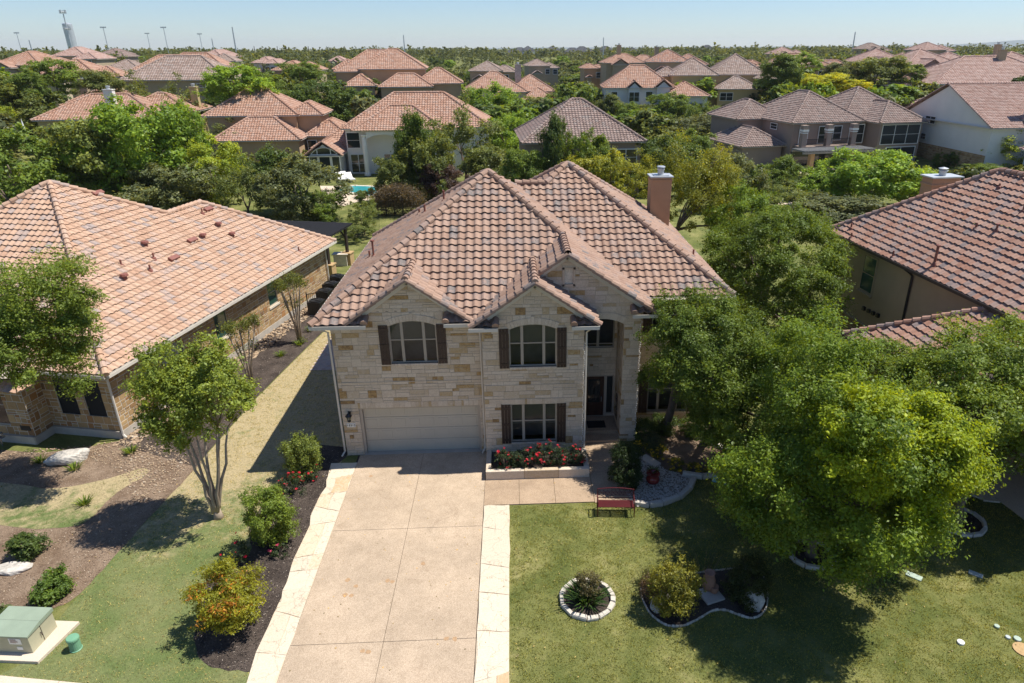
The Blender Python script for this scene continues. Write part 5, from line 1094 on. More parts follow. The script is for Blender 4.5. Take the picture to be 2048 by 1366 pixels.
# white house with stone base, right
def white_extra(r):
    S, M = MB(), MB(); ashlar(S, M, (.44, wd-.5, -1), (0, -1), wd-1, -1, 1.7, hs=(.2, .3, .4), ls=(.3, .8), joint=.02, irregular=True); o = S.build('stone_base', 'brown_stone', r); M.build('mortar_bed', 'pale_mortar', o)
    for i in range(5):
        x = 6.2+i*1.55; P = arc_pts(x+.5, 1.0, 5.2, .42, 8); g = MB(); g.poly([(x, -2.55, 4.2), (x+1.0, -2.55, 4.2)]+[(q[0], -2.55, q[1]) for q in P[::-1]]); a = g.build('arched_window', 'green_glass', r)
        g = MB(); Q = [(x, 4.2), (x+1, 4.2)]+P[::-1]+[(x, 4.2)]; g.tube([(q[0], -2.57, q[1]) for q in Q], .06, 4); g.build('frame', 'white_paint', a)
    s = MB()
    for x in (3.4, 6.8, 10.4): s.box(x-.3, x+.3, -6.2, -5.6, -2, 3.2)
    s.build('porch_pier', 'brown_stone', r)
pa, pb = at(1983, 257, 104), at(1800, 207, 121); wz = math.degrees(math.atan2(pb[1]-pa[1], pb[0]-pa[0]))-90; wd = math.hypot(pb[0]-pa[0], pb[1]-pa[1])
bg_house('white_stone_house', 'white stucco house with stone base, pink roofs and a white chimney at right edge', 1983, 257, 104, wz, [(0, 24, 0, wd, 5.1, .46, 'X'), (5, 24, -3.0, 6, 6.0, .42), (2.5, 24, -6.5, -2.4, 2.9, .4), (3, 14, wd-6, wd+7, 5.4, .5)], 'roof_pink', 'stucco_white', ez=5.1, chim=[(6.6, 2.2, 1.4, 10.6, 'stucco_white')], wins=[(.30, wd*.68, 4.5, 'L', 2.2, .9, 1), (.45, wd*.76, 2.2, 'L', 2.2, .75, 1)], extra=white_extra)
bg_house('red_roofed_house', 'house with a wide salmon hip roof at the right edge behind the white house', 1870, 168, 150, -4, [(0, 26, 0, 18, 5.8, .5), (-7, 4, 5, 14, 5.4, .45), (14, 30, 8, 24, 7.0, .5)], 'roof_pink', 'stucco_tan', chim=[(15.5, 8, 1.3, 11.4, 'stucco_tan')])
# rows of smaller houses further out: (pixel of left eave corner, width in pixels, distance, roof, wall, words)
FARH = [(-20, 131, 100, 185, 'roof_orange', 'stucco_tan', 'peach roofed house cut by the left edge near the skyline'), (78, 148, 110, 160, 'roof_orange', 'stucco_cream', 'salmon roofed house with cream wall at upper left behind the first trees'), (104, 112, 66, 240, 'roof_pink', 'stucco_tan', 'pinkish roofed house just under the water tower'),
 (196, 142, 90, 215, 'roof_taupe', 'stucco_tan', 'low house with a grey brown roof beside the orange roofs at upper left'), (196, 109, 44, 300, 'roof_brown', 'stucco_taupe', 'small brown house under the left light poles'), (368, 124, 78, 230, 'roof_taupe', 'stucco_tan', 'tan house with taupe roof below the pair of light poles'), (404, 110, 42, 260, 'roof_pink', 'stucco_brown', 'small two storey house with pink roof right of the tall light pole'),
 (398, 142, 60, 190, 'roof_orange', 'stucco_brown', 'orange roofed house half hidden by the bright tree at upper left'), (502, 126, 50, 240, 'roof_pink', 'stucco_white', 'white walled house with pinkish roof left of centre on the skyline'), (542, 141, 80, 195, 'roof_orange', 'stucco_tan', 'single orange roof among green trees left of the big orange mansion'),
 (657, 122, 40, 260, 'roof_pink', 'stucco_tan', 'small salmon roof directly above the big orange mansion'), (936, 142, 88, 225, 'roof_taupe', 'stucco_brown', 'brown hip roofed house in the dark tree belt at upper centre'), (1056, 132, 60, 250, 'roof_taupe', 'stucco_tan', 'taupe roofed house with small front gables at upper centre'), (1166, 137, 42, 220, 'roof_orange', 'stucco_brown', 'small orange roof at the foot of the tall house with two chimneys'),
 (1210, 126, 105, 210, 'roof_orange', 'stucco_tan', 'tall orange roofed house with two chimneys right of centre'), (1292, 124, 112, 190, 'roof_rust', 'stucco_tan', 'house with a broad rust roof beside the two chimney house'), (1462, 130, 66, 200, 'roof_orange', 'stucco_tan', 'orange roof peeking over the grey brown roofs right of centre'), (1538, 132, 150, 190, 'roof_rust', 'stucco_brown', 'wide house with rust roof in front of the right pole'),
 (1548, 108, 62, 300, 'roof_pink', 'stucco_brown', 'small reddish roof on the skyline left of the right pole'), (1722, 124, 110, 200, 'roof_pink', 'stucco_tan', 'long pink roofed house right of the right pole'), (1815, 130, 130, 175, 'roof_pink', 'stucco_taupe', 'taupe house with dormers and pink roof at upper right'), (1848, 100, 62, 260, 'roof_pink', 'stucco_tan', 'pink roof near the hazy hills at upper right'), (1975, 140, 110, 170, 'roof_pink', 'stucco_tan', 'pink roofed house with tall chimney cut by the right edge'),
 (1730, 98, 50, 330, 'roof_taupe', 'stucco_tan', 'small taupe roof with pale top below the hills')]
for i, (u, v, wpx, D, rm, wm, lab) in enumerate(FARH):
    W = wpx*D/1355*1.02; q = random.Random(i); dp = q.uniform(9, 13)
    wg = [(0, W*.72, 0, dp, 5.8, .5), (W*q.uniform(.38, .5), W, q.uniform(-2, 2), dp*.8, 5.8*q.uniform(.85, 1.03), .52), (W*.1, W*.4, -2.5, 3, q.choice((3.4, 5.4)), .6, 'G')]
    ch = [(W*.3, dp*.5, 1.1, 10.4, 'stucco_tan'), (W*.95, dp*.3, 1.1, 9.8, 'stucco_tan')] if 'two chimneys right' in lab else [(W*.5, dp*.6, 1.0, 10.4, 'stucco_tan')] if 'tall chimney' in lab else []
    bg_house('distant_house', lab, u, v, D, q.uniform(-9, 9), wg, rm, wm, wins=[(W*.55, q.choice((-1.6, .4)), 3.2, 'F', 1.4, 1.5, 0), (W*.75, -1.6, 3.2, 'F', 1.4, 1.5, 0)], chim=ch, group='distant tile roofed houses')
# rows of dark slate roofs on the far ridge
for i, u in enumerate(list(range(1012, 1215, 17))+[1225, 1246, 1400, 1418, 1436]):
    q = random.Random(100+i); D = q.uniform(650, 880); v = 107-(i % 3)*3.2+q.uniform(-2, 2); W = q.uniform(10, 15)
    bg_house('slate_roofed_house', 'small dark slate roofed house in the rows on the far ridge', u, v, D, q.uniform(-20, 20), [(0, W, 0, 10, 5.8, .75), (W*.5, W*1.05, -2, 6, 5.2, .8)], 'roof_slate', q.choice(('stucco_white', 'stucco_taupe')), group='slate roofed houses on the far ridge')

# ------------------------------------------------------------ trees, shrubs, flowers
def leaf_mesh(name, P, size, nrm, rnd, asp=.55):
    n = len(P); r = rng.normal(0, 1, (n, 3)); nn = nrm+r*.75; nn /= np.linalg.norm(nn, axis=1)[:, None]
    t = np.cross(nn, rng.normal(0, 1, (n, 3))); t /= np.linalg.norm(t, axis=1)[:, None]+1e-9; b = np.cross(nn, t)
    s = size*rng.choice((.55, .8, 1., 1.25, 1.55), (n, 1), p=(.2, .25, .25, .2, .1))*rng.uniform(.85, 1.15, (n, 1)); V = np.empty((n, 4, 3))
    V[:, 0] = P-t*s*.5; V[:, 1] = P+b*s*asp*.5+nn*s*.08; V[:, 2] = P+t*s*.5; V[:, 3] = P-b*s*asp*.5+nn*s*.08
    me = bpy.data.meshes.new(name); me.vertices.add(4*n); me.vertices.foreach_set('co', V.astype(np.float32).ravel()); me.loops.add(4*n); me.loops.foreach_set('vertex_index', np.arange(4*n, dtype=np.int32))
    me.polygons.add(n); me.polygons.foreach_set('loop_start', np.arange(0, 4*n, 4, dtype=np.int32)); me.update(); me.validate()
    me.attributes.new('rnd', 'FLOAT', 'FACE').data.foreach_set('value', np.clip(rnd, 0, 1).astype(np.float32)); me.materials.append(MATS['leaf']); return me
def crown_points(rx, ry, rz, ncl, nleaf, clr=.24, lob=.28, seed=0, shell=.45, flat=.75, sprig=.25, shape='round', full=False):
    g = np.random.default_rng(seed); d = g.normal(0, 1, (ncl, 3)); d /= np.linalg.norm(d, axis=1)[:, None]
    if not full: d[:, 2] = np.where(d[:, 2] < -.55, -d[:, 2]*.6, d[:, 2])
    L = g.normal(0, 1, (5, 3))*2.1; ph = g.uniform(0, 6.3, 5); lobes = 1+lob*np.mean([np.sin(d@L[i]+ph[i]) for i in range(5)], 0)*1.7
    rr = (shell+(1-shell)*g.random(ncl)**.6)*lobes; c = d*rr[:, None]
    if shape == 'cone': k = 1-.55*(c[:, 2]*.5+.5); c[:, :2] *= k[:, None]*1.25
    if shape == 'vase': k = .55+.5*(c[:, 2]*.5+.5); c[:, :2] *= k[:, None]
    if shape == 'dome': c[:, 2] = np.where(c[:, 2] < 0, c[:, 2]*1.0, c[:, 2])
    cr = clr*g.uniform(.6, 1.35, ncl); idx = g.integers(0, ncl, nleaf); off = g.normal(0, 1, (nleaf, 3)); off /= np.linalg.norm(off, axis=1)[:, None]
    off *= (g.random(nleaf)**.5)[:, None]*cr[idx][:, None]*.46; off[:, 2] *= flat
    ns_ = 9; sub = g.normal(0, 1, (ncl, ns_, 3)); sub /= np.linalg.norm(sub, axis=2)[:, :, None]; sub *= (g.random((ncl, ns_))**.4)[:, :, None]*cr[:, None, None]*.95; sub[:, :, 2] *= flat; si = g.integers(0, ns_, nleaf)
    far = g.random(nleaf) < sprig; off[far] *= g.uniform(1.3, 2.2, far.sum())[:, None]; off = off+sub[idx, si]
    P = (c[idx]+off); nrm = off/(np.linalg.norm(off, axis=1)[:, None]+1e-6)*.55+d[idx]*.35+np.array([0, 0, .75])
    cl = g.random(ncl); sc_ = g.random((ncl, ns_)); rnd = .28*cl[idx]+.27*sc_[idx, si]+.45*g.random(nleaf)
    return P*np.array([rx, ry, rz]), nrm, rnd, c*np.array([rx, ry, rz])
def limbs(mb, base, fork, targets, r0, wig=.12, seed=0, n=5):
    g = np.random.default_rng(seed); base, fork = np.array(base, float), np.array(fork, float)
    tr = [base+(fork-base)*t+np.append(g.normal(0, wig*.5, 2)*math.sin(t*3.1), 0) for t in np.linspace(0, 1, 5)]
    mb.tube(tr, [r0*1.35, r0*1.05, r0*.95, r0*.88, r0*.8], 9)
    for tg in targets:
        tg = np.array(tg, float); mid = (fork*.55+tg*.45)+np.append(g.normal(0, wig, 2), .25*np.linalg.norm(tg-fork)*.4); rb = r0*g.uniform(.32, .55); P = []
        for t in np.linspace(0, 1, n+1): P.append((1-t)**2*(fork-np.array([0, 0, .15]))+2*t*(1-t)*mid+t*t*tg)
        mb.tube(P, list(np.linspace(rb, max(.012, rb*.18), n+1)), 6)
COL = dict(dark=(0.076, 0.116, 0.027), mid=(0.117, 0.171, 0.029), bright=(0.159, 0.244, 0.029), lime=(0.228, 0.287, 0.034), yellow=(.225, .245, .03), olive=(.125, .155, .040), grey=(0.124, 0.144, 0.063), purple=(.075, .048, .040), deep=(0.062, 0.098, 0.023), gold=(.31, .33, .02), straw=(0.235, 0.159, 0.079))
def near_tree(name, label, base, cc, R3, ncl, nleaf, leaf, col, r0=.14, seed=1, fork=.5, bark='trunk_bark', cat='tree', nl=14, **k):
    t = thing(name, label, cat, (base[0], base[1], 0)); cc = np.array(cc, float)-np.array([base[0], base[1], 0]); P, nr, rd, c = crown_points(*R3, ncl, nleaf, seed=seed, **k)
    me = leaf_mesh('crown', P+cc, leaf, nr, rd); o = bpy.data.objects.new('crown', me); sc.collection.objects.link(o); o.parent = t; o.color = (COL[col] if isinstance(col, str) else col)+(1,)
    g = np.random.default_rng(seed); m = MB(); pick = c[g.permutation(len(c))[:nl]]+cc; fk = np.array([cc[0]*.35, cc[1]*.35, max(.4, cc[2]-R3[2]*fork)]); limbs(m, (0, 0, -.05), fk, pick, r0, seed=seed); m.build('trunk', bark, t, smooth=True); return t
# big trees round the front garden
b1 = c_t1; near_tree('shade_tree', 'big spreading tree with glowing yellow green leaves in the right front lawn', b1, GY(1680, 922, -7.5), (3.0, 3.2, 3.15), 200, 200000, .085, (0.165, 0.245, 0.026), .16, 21, clr=.21, lob=.42, sprig=.32, nl=22, full=True)
near_tree('shade_tree', 'wide green tree beside the right neighbouring driveway', c_t2, GY(1930, 822, -4.6), (3.15, 3.0, 2.8), 130, 130000, .085, (0.185, 0.260, 0.036), .15, 22, clr=.22, lob=.32, nl=18)
near_tree('oak_tree', 'dark green oak hiding the right front corner of the stone house', (13.57, 1.09), GY(1398, 718, -1.4), (2.15, 2.2, 2.8), 105, 105000, .08, (0.138, 0.201, 0.032), .17, 23, clr=.24, lob=.34, nl=20, bark='dark_bark')
near_tree('oak_tree', 'dark green oak standing between the stone house and the big yellow green tree', (15.2, .2), GY(1515, 800, -3.0), (2.5, 2.7, 2.7), 130, 120000, .08, (0.145, 0.207, 0.027), .17, 24, clr=.22, lob=.42, nl=20, sprig=.32, full=True, bark='dark_bark')
near_tree('oak_tree', 'mid green tree between the big yellow green tree and the low tiled roof wing', (18.4, -1.2), GY(1700, 762, -1.6), (2.1, 2.2, 2.1), 90, 75000, .08, (.150, .220, .030), .14, 63, clr=.23, lob=.4, nl=14, sprig=.32, full=True)
near_tree('dome_tree', 'dense round dome shaped green tree between the stone house and the right neighbour', (20.6, 10.0), GY(1546, 552, 10.0), (3.65, 3.6, 3.65), 230, 190000, .095, (0.135, 0.201, 0.027), .25, 25, clr=.17, lob=.06, shell=.72, nl=12, full=True)
near_tree('yellow_tree', 'tall olive yellow tree right of the terracotta chimney', (17.5, 21), GY(1405, 400, 20.5), (2.9, 2.9, 3.9), 85, 42000, .11, 'yellow', .2, 26, clr=.23, lob=.35, nl=14)
near_tree('garden_tree', 'bright green tree squeezed behind the dome shaped tree', (22.5, 17.5), GY(1490, 440, 17.5), (2.5, 2.4, 2.6), 60, 26000, .11, 'bright', .16, 27)
bl = G(438, 1035); near_tree('myrtle_tree', 'young multi stemmed tree with loose light green leaves on the lawn left of the driveway', bl, GY(396, 798, -3.7), (1.95, 1.9, 2.35), 160, 60000, .09, (0.235, 0.300, 0.050), .085, 28, fork=1.42, bark='pale_bark', clr=.2, lob=.3, shape='vase', nl=22, shell=.35)
mt_ = bpy.data.objects['myrtle_tree']; old = [o for o in mt_.children if o.name.startswith('trunk')][0]; bpy.data.objects.remove(old)
g_ = np.random.default_rng(3); cc_ = GY(396, 798, -3.7)-np.array([bl[0], bl[1], 0]); m = MB(); m.tube([(0, 0, -.05), (-.01, 0, .14), (-.04, .02, .4)], [.20, .15, .13], 10)
_, _, _, cl_ = crown_points(1.95, 1.9, 2.35, 160, 10, seed=28, clr=.2, lob=.3, shape='vase', shell=.35); cl_ = cl_+cc_; ends = []
for i in range(7):
    q = i*.9+.3; e = np.array([cc_[0]*.95+.75*math.cos(q), cc_[1]*.95+.75*math.sin(q), 3.5+.6*g_.random()]); s0 = np.array([.07*math.cos(q)-.03, .07*math.sin(q), .25]); mid = np.array([cc_[0]*.22+.22*math.cos(q), cc_[1]*.22+.22*math.sin(q), 1.2])
    P = [(1-t)**2*s0+2*t*(1-t)*mid+t*t*e+np.append(g_.normal(0, .025, 2), 0) for t in np.linspace(0, 1, 7)]; m.tube(P, list(np.linspace(.075, .032, 7)), 7); ends.append((P[4], e))
for k_ in g_.permutation(len(cl_))[:46]:
    t_ = cl_[k_]; p0 = min((p for pr_ in ends for p in pr_), key=lambda p: np.linalg.norm(p-t_)); mid = (p0+t_)/2+(0, 0, .12); m.tube([p0, mid, t_], [.024, .016, .007], 5)
m.build('trunk', 'pale_bark', mt_, smooth=True)
near_tree('corner_tree', 'leafy green tree overhanging the front roof corner of the left house', (-15.2, -1.6), GY(30, 690, -1.3), (2.75, 2.4, 2.8), 120, 85000, .085, (0.179, 0.244, 0.036), .16, 29, clr=.23, lob=.42, nl=18)
yt = bpy.data.objects['shade_tree']; P, nr, rd, c = crown_points(2.1, 1.7, 2.0, 90, 80000, seed=61, clr=.26, lob=.3); q = GY(1792, 905, -9.4)-np.array([b1[0], b1[1], 0]); me = leaf_mesh('crown', P+q, .085, nr, rd); o = bpy.data.objects.new('crown', me); sc.collection.objects.link(o); o.parent = yt; o.color = (.30, .38, .018, 1); o['label'] = 'right side of the crown with its sunlit glow coloured in yellow'  # second crown mesh; the sunlit side is put into a yellower leaf colour
# pruned crape myrtles along the left house
def pollard(u, v, H, n, label, seed):
    b = G(u, v); t = thing('crape_myrtle', label, 'tree', (b[0], b[1], 0)); g = np.random.default_rng(seed); m = MB(); Ps, Ns = [], []
    for i in range(n):
        a = i*6.283/n+g.uniform(-.3, .3); s = g.uniform(.35, .7); h = H*g.uniform(.85, 1.05); P = [(.06*math.cos(a), .06*math.sin(a), 0), (.15*math.cos(a), .15*math.sin(a), h*.35), (s*.7*math.cos(a), s*.7*math.sin(a), h*.72), (s*math.cos(a), s*math.sin(a), h)]
        m.tube(P, [.06, .05, .042, .03], 7)
        for _ in range(4): e = np.array(P[3])+g.normal(0, .16, 3)+(0, 0, .22); m.tube([P[3], e], [.02, .008], 5); Ps.append(e+g.normal(0, .13, (150, 3))); 
        Ps.append(np.array(P[2])+g.normal(0, .14, (60, 3)))
    Ps.append(g.normal(0, .16, (160, 3))*(1.3, 1.3, .6)+(.1, -.1, .2))
    m.build('trunk', 'pale_bark', t, smooth=True); P = np.concatenate(Ps); me = leaf_mesh('foliage', P, .08, np.tile((0, 0, .8), (len(P), 1)), g.random(len(P))); o = bpy.data.objects.new('foliage', me); sc.collection.objects.link(o); o.parent = t; o.color = (.13, .16, .035, 1)
pollard(503, 770, 3.2, 5, 'pruned crape myrtle with knobbly bare stems nearer to the light green lawn tree', 5); pollard(600, 685, 3.7, 6, 'taller pruned crape myrtle with bare stems nearer to the iron fence', 6)
# shrubs
def shrub(name, label, u, v, R3, n, col, leaf=.06, seed=1, lob=.2, ncl=80, cat='shrub', flowers=None, clr=.33, zc=None, stems=True):
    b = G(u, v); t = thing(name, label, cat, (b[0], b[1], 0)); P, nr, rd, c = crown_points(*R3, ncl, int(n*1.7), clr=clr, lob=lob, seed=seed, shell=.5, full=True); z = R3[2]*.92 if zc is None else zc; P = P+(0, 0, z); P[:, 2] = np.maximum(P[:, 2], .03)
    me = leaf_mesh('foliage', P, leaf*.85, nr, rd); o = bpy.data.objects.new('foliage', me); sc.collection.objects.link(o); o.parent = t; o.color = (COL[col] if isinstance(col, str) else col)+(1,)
    if stems:
        m = MB()
        for q in c[:9]: m.tube([(0, 0, 0), (q[0]*.4, q[1]*.4, z*.6), (q[0]*.8, q[1]*.8, z+q[2]*.7)], [.022, .016, .008], 5)
        m.build('stems', 'trunk_bark', t)
    if flowers:
        mat, k, s = flowers; g = np.random.default_rng(seed+50); me = None
        for i in range(k):
            q = c[g.integers(0, len(c))]; d = q/(np.linalg.norm(q)+1e-6); p = q*1.12+(0, 0, z)+g.normal(0, .05, 3)+d*.04; p[2] = max(p[2], .15)
            if me is None:
                f = MB()
                for ring_, (rr_, zz_) in enumerate(((1., 0), (.62, .35))):
                    for j in range(6):
                        a = j*1.047+ring_*.5; ca, sa = math.cos(a), math.sin(a); f.add([(0, 0, zz_*.4-.2), (rr_*ca-.42*sa*rr_, rr_*sa+.42*ca*rr_, zz_+.15), (rr_*ca*1.15, rr_*sa*1.15, zz_+.35), (rr_*ca+.42*sa*rr_, rr_*sa-.42*ca*rr_, zz_+.15)], [(0, 1, 2, 3)], g.random())
                o = f.build('blossom', mat, t); me = o.data
            else: o = bpy.data.objects.new('blossom', me); sc.collection.objects.link(o); o.parent = t
            ss = s*g.uniform(.7, 1.25); o.location = p; o.scale = (ss, ss, ss); o.rotation_euler = (g.normal(0, .5), g.normal(0, .5), g.uniform(0, 6))
    return t
shrub('garden_shrub', 'upright light green shrub beside the garage corner, farthest up the driveway bed', 614, 950, (.68, .66, 1.0), 11000, (.19, .24, .05), .07, 31)
shrub('garden_shrub', 'tall oval green shrub halfway down the driveway bed', 550, 1088, (.76, .74, 1.18), 14000, (.175, .245, .036), .07, 32, zc=1.2)
shrub('barberry_shrub', 'rounded orange and yellow leaved shrub at the street end of the driveway bed', 466, 1256, (.92, .9, .82), 16000, (.27, .28, .025), .07, 33, lob=.16, zc=1.12)
sh = bpy.data.objects['barberry_shrub']; P, nr, rd, c = crown_points(.93, .9, .8, 45, 2000, clr=.27, lob=.16, seed=33, shell=.75, full=True); P = P+(0, 0, 1.15); P = P[P[:, 2] > 1.1]; me = leaf_mesh('leaf_tips', P*1.0, .07, np.tile((0, 0, .9), (len(P), 1)), rng.random(len(P))); o = bpy.data.objects.new('leaf_tips', me); sc.collection.objects.link(o); o.parent = sh; o.color = (.38, .18, .03, 1)
rb = 'rose bushes along the driveway bed'
for i, (u, v, r, k, lab) in enumerate([(588, 985, .5, 16, 'red rose bush between the two green driveway shrubs'), (620, 958, .4, 10, 'red rose bush at the foot of the upright shrub by the garage'), (556, 1018, .3, 5, 'small red rose behind the tall oval shrub'), (476, 1120, .45, 6, 'sparse red rose bush just above the orange shrub'), (450, 1148, .35, 5, 'thin red rose bush at the left of the orange shrub'), (560, 1112, .28, 7, 'low pink rose below the tall oval shrub')]):
    shrub('rose_bush', lab, u, v, (r, r, r*.85), int(2400*r), (.055, .085, .035), .05, 60+i, cat='rose bush', flowers=('petal_pink' if 'pink' in lab else 'petal_red', int(k*1.5), .042), ncl=26)
for i, (u, v, r, k, lab) in enumerate([(1010, 930, .42, 16, 'red rose bush at the left end of the limestone planter'), (1045, 925, .44, 17, 'red rose bush second from the left in the limestone planter'), (1084, 922, .5, 20, 'red rose bush in the middle of the limestone planter, the fullest of the row'), (1118, 922, .44, 13, 'red rose bush second from the right in the limestone planter'), (1148, 920, .42, 14, 'red rose bush at the right end of the limestone planter')]):
    t = shrub('rose_bush', lab, u, v, (r, r*.8, r), 2600, (.050, .080, .038), .05, 70+i, cat='rose bush', flowers=('petal_red', int(k*1.5), .045), ncl=30); t.location.z = .30; p = G(u, v+6, .3); t.location.x = p[0]; t.location.y = min(p[1], -1.1)
shrub('round_shrub', 'round glossy green shrub at the left edge beside the flat cream rock', 60, 1112, (.50, .48, .42), 5200, (.10, .15, .04), .08, 36)
shrub('perennial_clump', 'bright green perennials behind the transformer cabinet', 108, 1192, (.46, .66, .34), 4200, (.12, .19, .035), .09, 37, lob=.4)
shrub('perennial_clump', 'low green perennials in front of the transformer at the left edge', 18, 1250, (.5, .4, .3), 2500, (.10, .15, .05), .08, 38, lob=.4)
shrub('walk_shrub', 'dark green shrub at the bend of the front walk', 1252, 972, (.62, .6, 1.0), 9500, (.050, .080, .025), .07, 39)
for i, (u, v, r, lab) in enumerate([(1284, 905, .3, 'yellow flower clump next to the cream stepping slab'), (1318, 915, .3, 'yellow flower clump behind the red glazed pot'), (1355, 938, .34, 'yellow flower clump under the oak branches right of the red pot'), (1388, 944, .26, 'yellow flower clump at the front edge of the flower bed'), (1418, 946, .26, 'yellow flower clump beside the red roses in the flower bed')]):
    shrub('yellow_flowers', lab, u, v, (r, r, r*.8), 900, (.14, .16, .02), .05, 80+i, cat='flowers', flowers=('petal_yellow', 30, .045), ncl=22)
shrub('rose_bush', 'pink and red rose bush at the right end of the flower bed', 1440, 932, (.42, .4, .34), 1700, (.06, .09, .04), .05, 90, cat='rose bush', flowers=('petal_pink', 18, .055), ncl=26)
for i, (u, v, R3, col, lab) in enumerate([(1290, 880, (.5, .5, .55), 'dark', 'dark shrub against the pillar right of the porch'), (1330, 868, (.6, .5, .5), 'dark', 'dark shrub under the right ground floor window'), (1385, 870, (.5, .5, .45), 'mid', 'green shrub at the foot of the second oak'), (1306, 898, (.4, .4, .35), 'grey', 'grey green shrub with pale leaves in front of the pillar')]):
    shrub('foundation_shrub', lab, u, v, R3, 3600, col, .07, 95+i)
shrub('island_shrub', 'yellow green shrub at the left of the kidney shaped bed', 1345, 1222, (.70, .62, .85), 9500, (.23, .23, .035), .065, 41, zc=.95)
shrub('island_shrub', 'dark shrub at the right of the kidney shaped bed', 1492, 1195, (.66, .6, .7), 7500, (.065, .080, .022), .065, 42)
shrub('dry_shrub', 'dry brown shrub at the left tip of the kidney shaped bed', 1298, 1195, (.32, .32, .42), 1400, (.16, .105, .06), .05, 43)
def tuft(name, label, u, v, n, h, r, col, seed, w_=.018, z=.02, cat='plant'):
    g = np.random.default_rng(seed); m = MB(); b = G(u, v)
    for i in range(n):
        a = g.uniform(0, 6.283); s = r*g.random()**.5; hh = h*g.uniform(.6, 1.1); o = np.array([s*.5*math.cos(a), s*.5*math.sin(a), 0]); e = o+np.array([s*math.cos(a)*1.2, s*math.sin(a)*1.2, hh]); mid = (o+e)/2+np.array([0, 0, hh*.25]); t = np.array([-math.sin(a), math.cos(a), 0])*w_
        m.add([o-t, o+t, mid+t*.8, mid-t*.8, e], [(0, 1, 2, 3), (3, 2, 4)], g.random())
    o = m.build(name, 'leaf'); o.location = (b[0], b[1], z); o.color = col+(1,); return tag(o, label, cat)
tuft('iris_clump', 'strappy dark green leaves inside the round stone ring by the driveway', 1172, 1205, 170, .55, .55, (.05, .10, .03), 3, .022)
shrub('ring_shrub', 'brownish twiggy shrub in the middle of the round stone ring by the driveway', 1176, 1193, (.44, .42, .46), 3000, (.13, .115, .05), .05, 44)
tuft('pot_plants', 'green sprouts growing in the red glazed pot', 1305, 958, 60, .14, .2, (.10, .15, .04), 4, .02, .36)
tuft('bare_stalks', 'bare pale stalks standing behind the terracotta urn', 1408, 1150, 26, .9, .45, (.22, .19, .15), 6, .006)
tuft('ornamental_grass', 'pale wispy grass behind the upright white rock', 1522, 1195, 60, .7, .3, (.14, .15, .06), 7, .006)
tuft('ornamental_grass', 'tall dry grass tuft at the left end of the kidney shaped bed', 1290, 1168, 70, .55, .28, (.20, .18, .10), 8, .006)
for i, (u, v, lab) in enumerate([(562, 713, 'small lime green seedling below the pruned crape myrtles'), (620, 662, 'lime green seedling next to the paver pad'), (600, 690, 'low sprouts at the foot of the taller pruned crape myrtle'), (82, 925, 'small green sprout left of the large bleached boulder'), (150, 940, 'small green sprout in front of the large bleached boulder'), (263, 906, 'dark green sprout in the stone chips before the left house'), (170, 1010, 'twiggy little rose on the reddish soil in the left bed')]):
    tuft('seedling', lab, u, v, 60, .25, .28, (.13, .19, .03), 20+i, .02)
m = MB(); g_ = np.random.default_rng(9); b = G(1470, 950)

# ---- prototypes for the trees further away
PROTO = {}
def proto(key, n, leaf, seed, **k):
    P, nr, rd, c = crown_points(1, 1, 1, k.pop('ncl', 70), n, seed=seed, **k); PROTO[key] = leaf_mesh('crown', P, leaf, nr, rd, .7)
proto('a', 27000, .056, 201, full=True, lob=.3); proto('b', 27000, .056, 202, full=True, lob=.38, clr=.27, ncl=60); proto('c', 27000, .056, 203, full=True, lob=.25, shape='cone'); proto('d', 27000, .056, 204, full=True, lob=.45, clr=.22); proto('e', 12000, .052, 205, lob=.4, clr=.2, ncl=60, sprig=.4); proto('f', 28000, .052, 206, full=True, lob=.2, shell=.6)
proto('far1', 2600, .16, 211, ncl=40); proto('far2', 2600, .16, 212, ncl=36, lob=.4); proto('far3', 2600, .15, 213, ncl=40, shape='cone')
tm = MB(); limbs(tm, (0, 0, -.6), (0, 0, .42), [(.28, .1, .9), (-.25, .2, .85), (.05, -.3, .95), (-.1, .05, 1.0), (.2, -.2, .8)], .035, seed=4)
to = tm.build('trunk', 'trunk_bark', smooth=True); TRUNK = to.data; bpy.data.objects.remove(to)
TREES = []
def place_tree(name, label, base, R3, zc, key, col, rz=0., group=None, cat='tree', parts=True):
    t = thing(name, label, cat, (base[0], base[1], base[2]), 0, group); o = bpy.data.objects.new('crown', PROTO[key]); sc.collection.objects.link(o); o.parent = t; o.location = (0, 0, zc-base[2]); o.scale = R3; o.rotation_euler = (0, 0, rz); o.color = col+(1,)
    if parts:
        q = bpy.data.objects.new('trunk', TRUNK); sc.collection.objects.link(q); q.parent = t; h = zc-base[2]+.3*R3[2]; q.scale = (h*.9, h*.9, h); q.rotation_euler = (0, 0, rz+1)
    TREES.append((np.array([base[0], base[1], zc]), max(R3))); return t
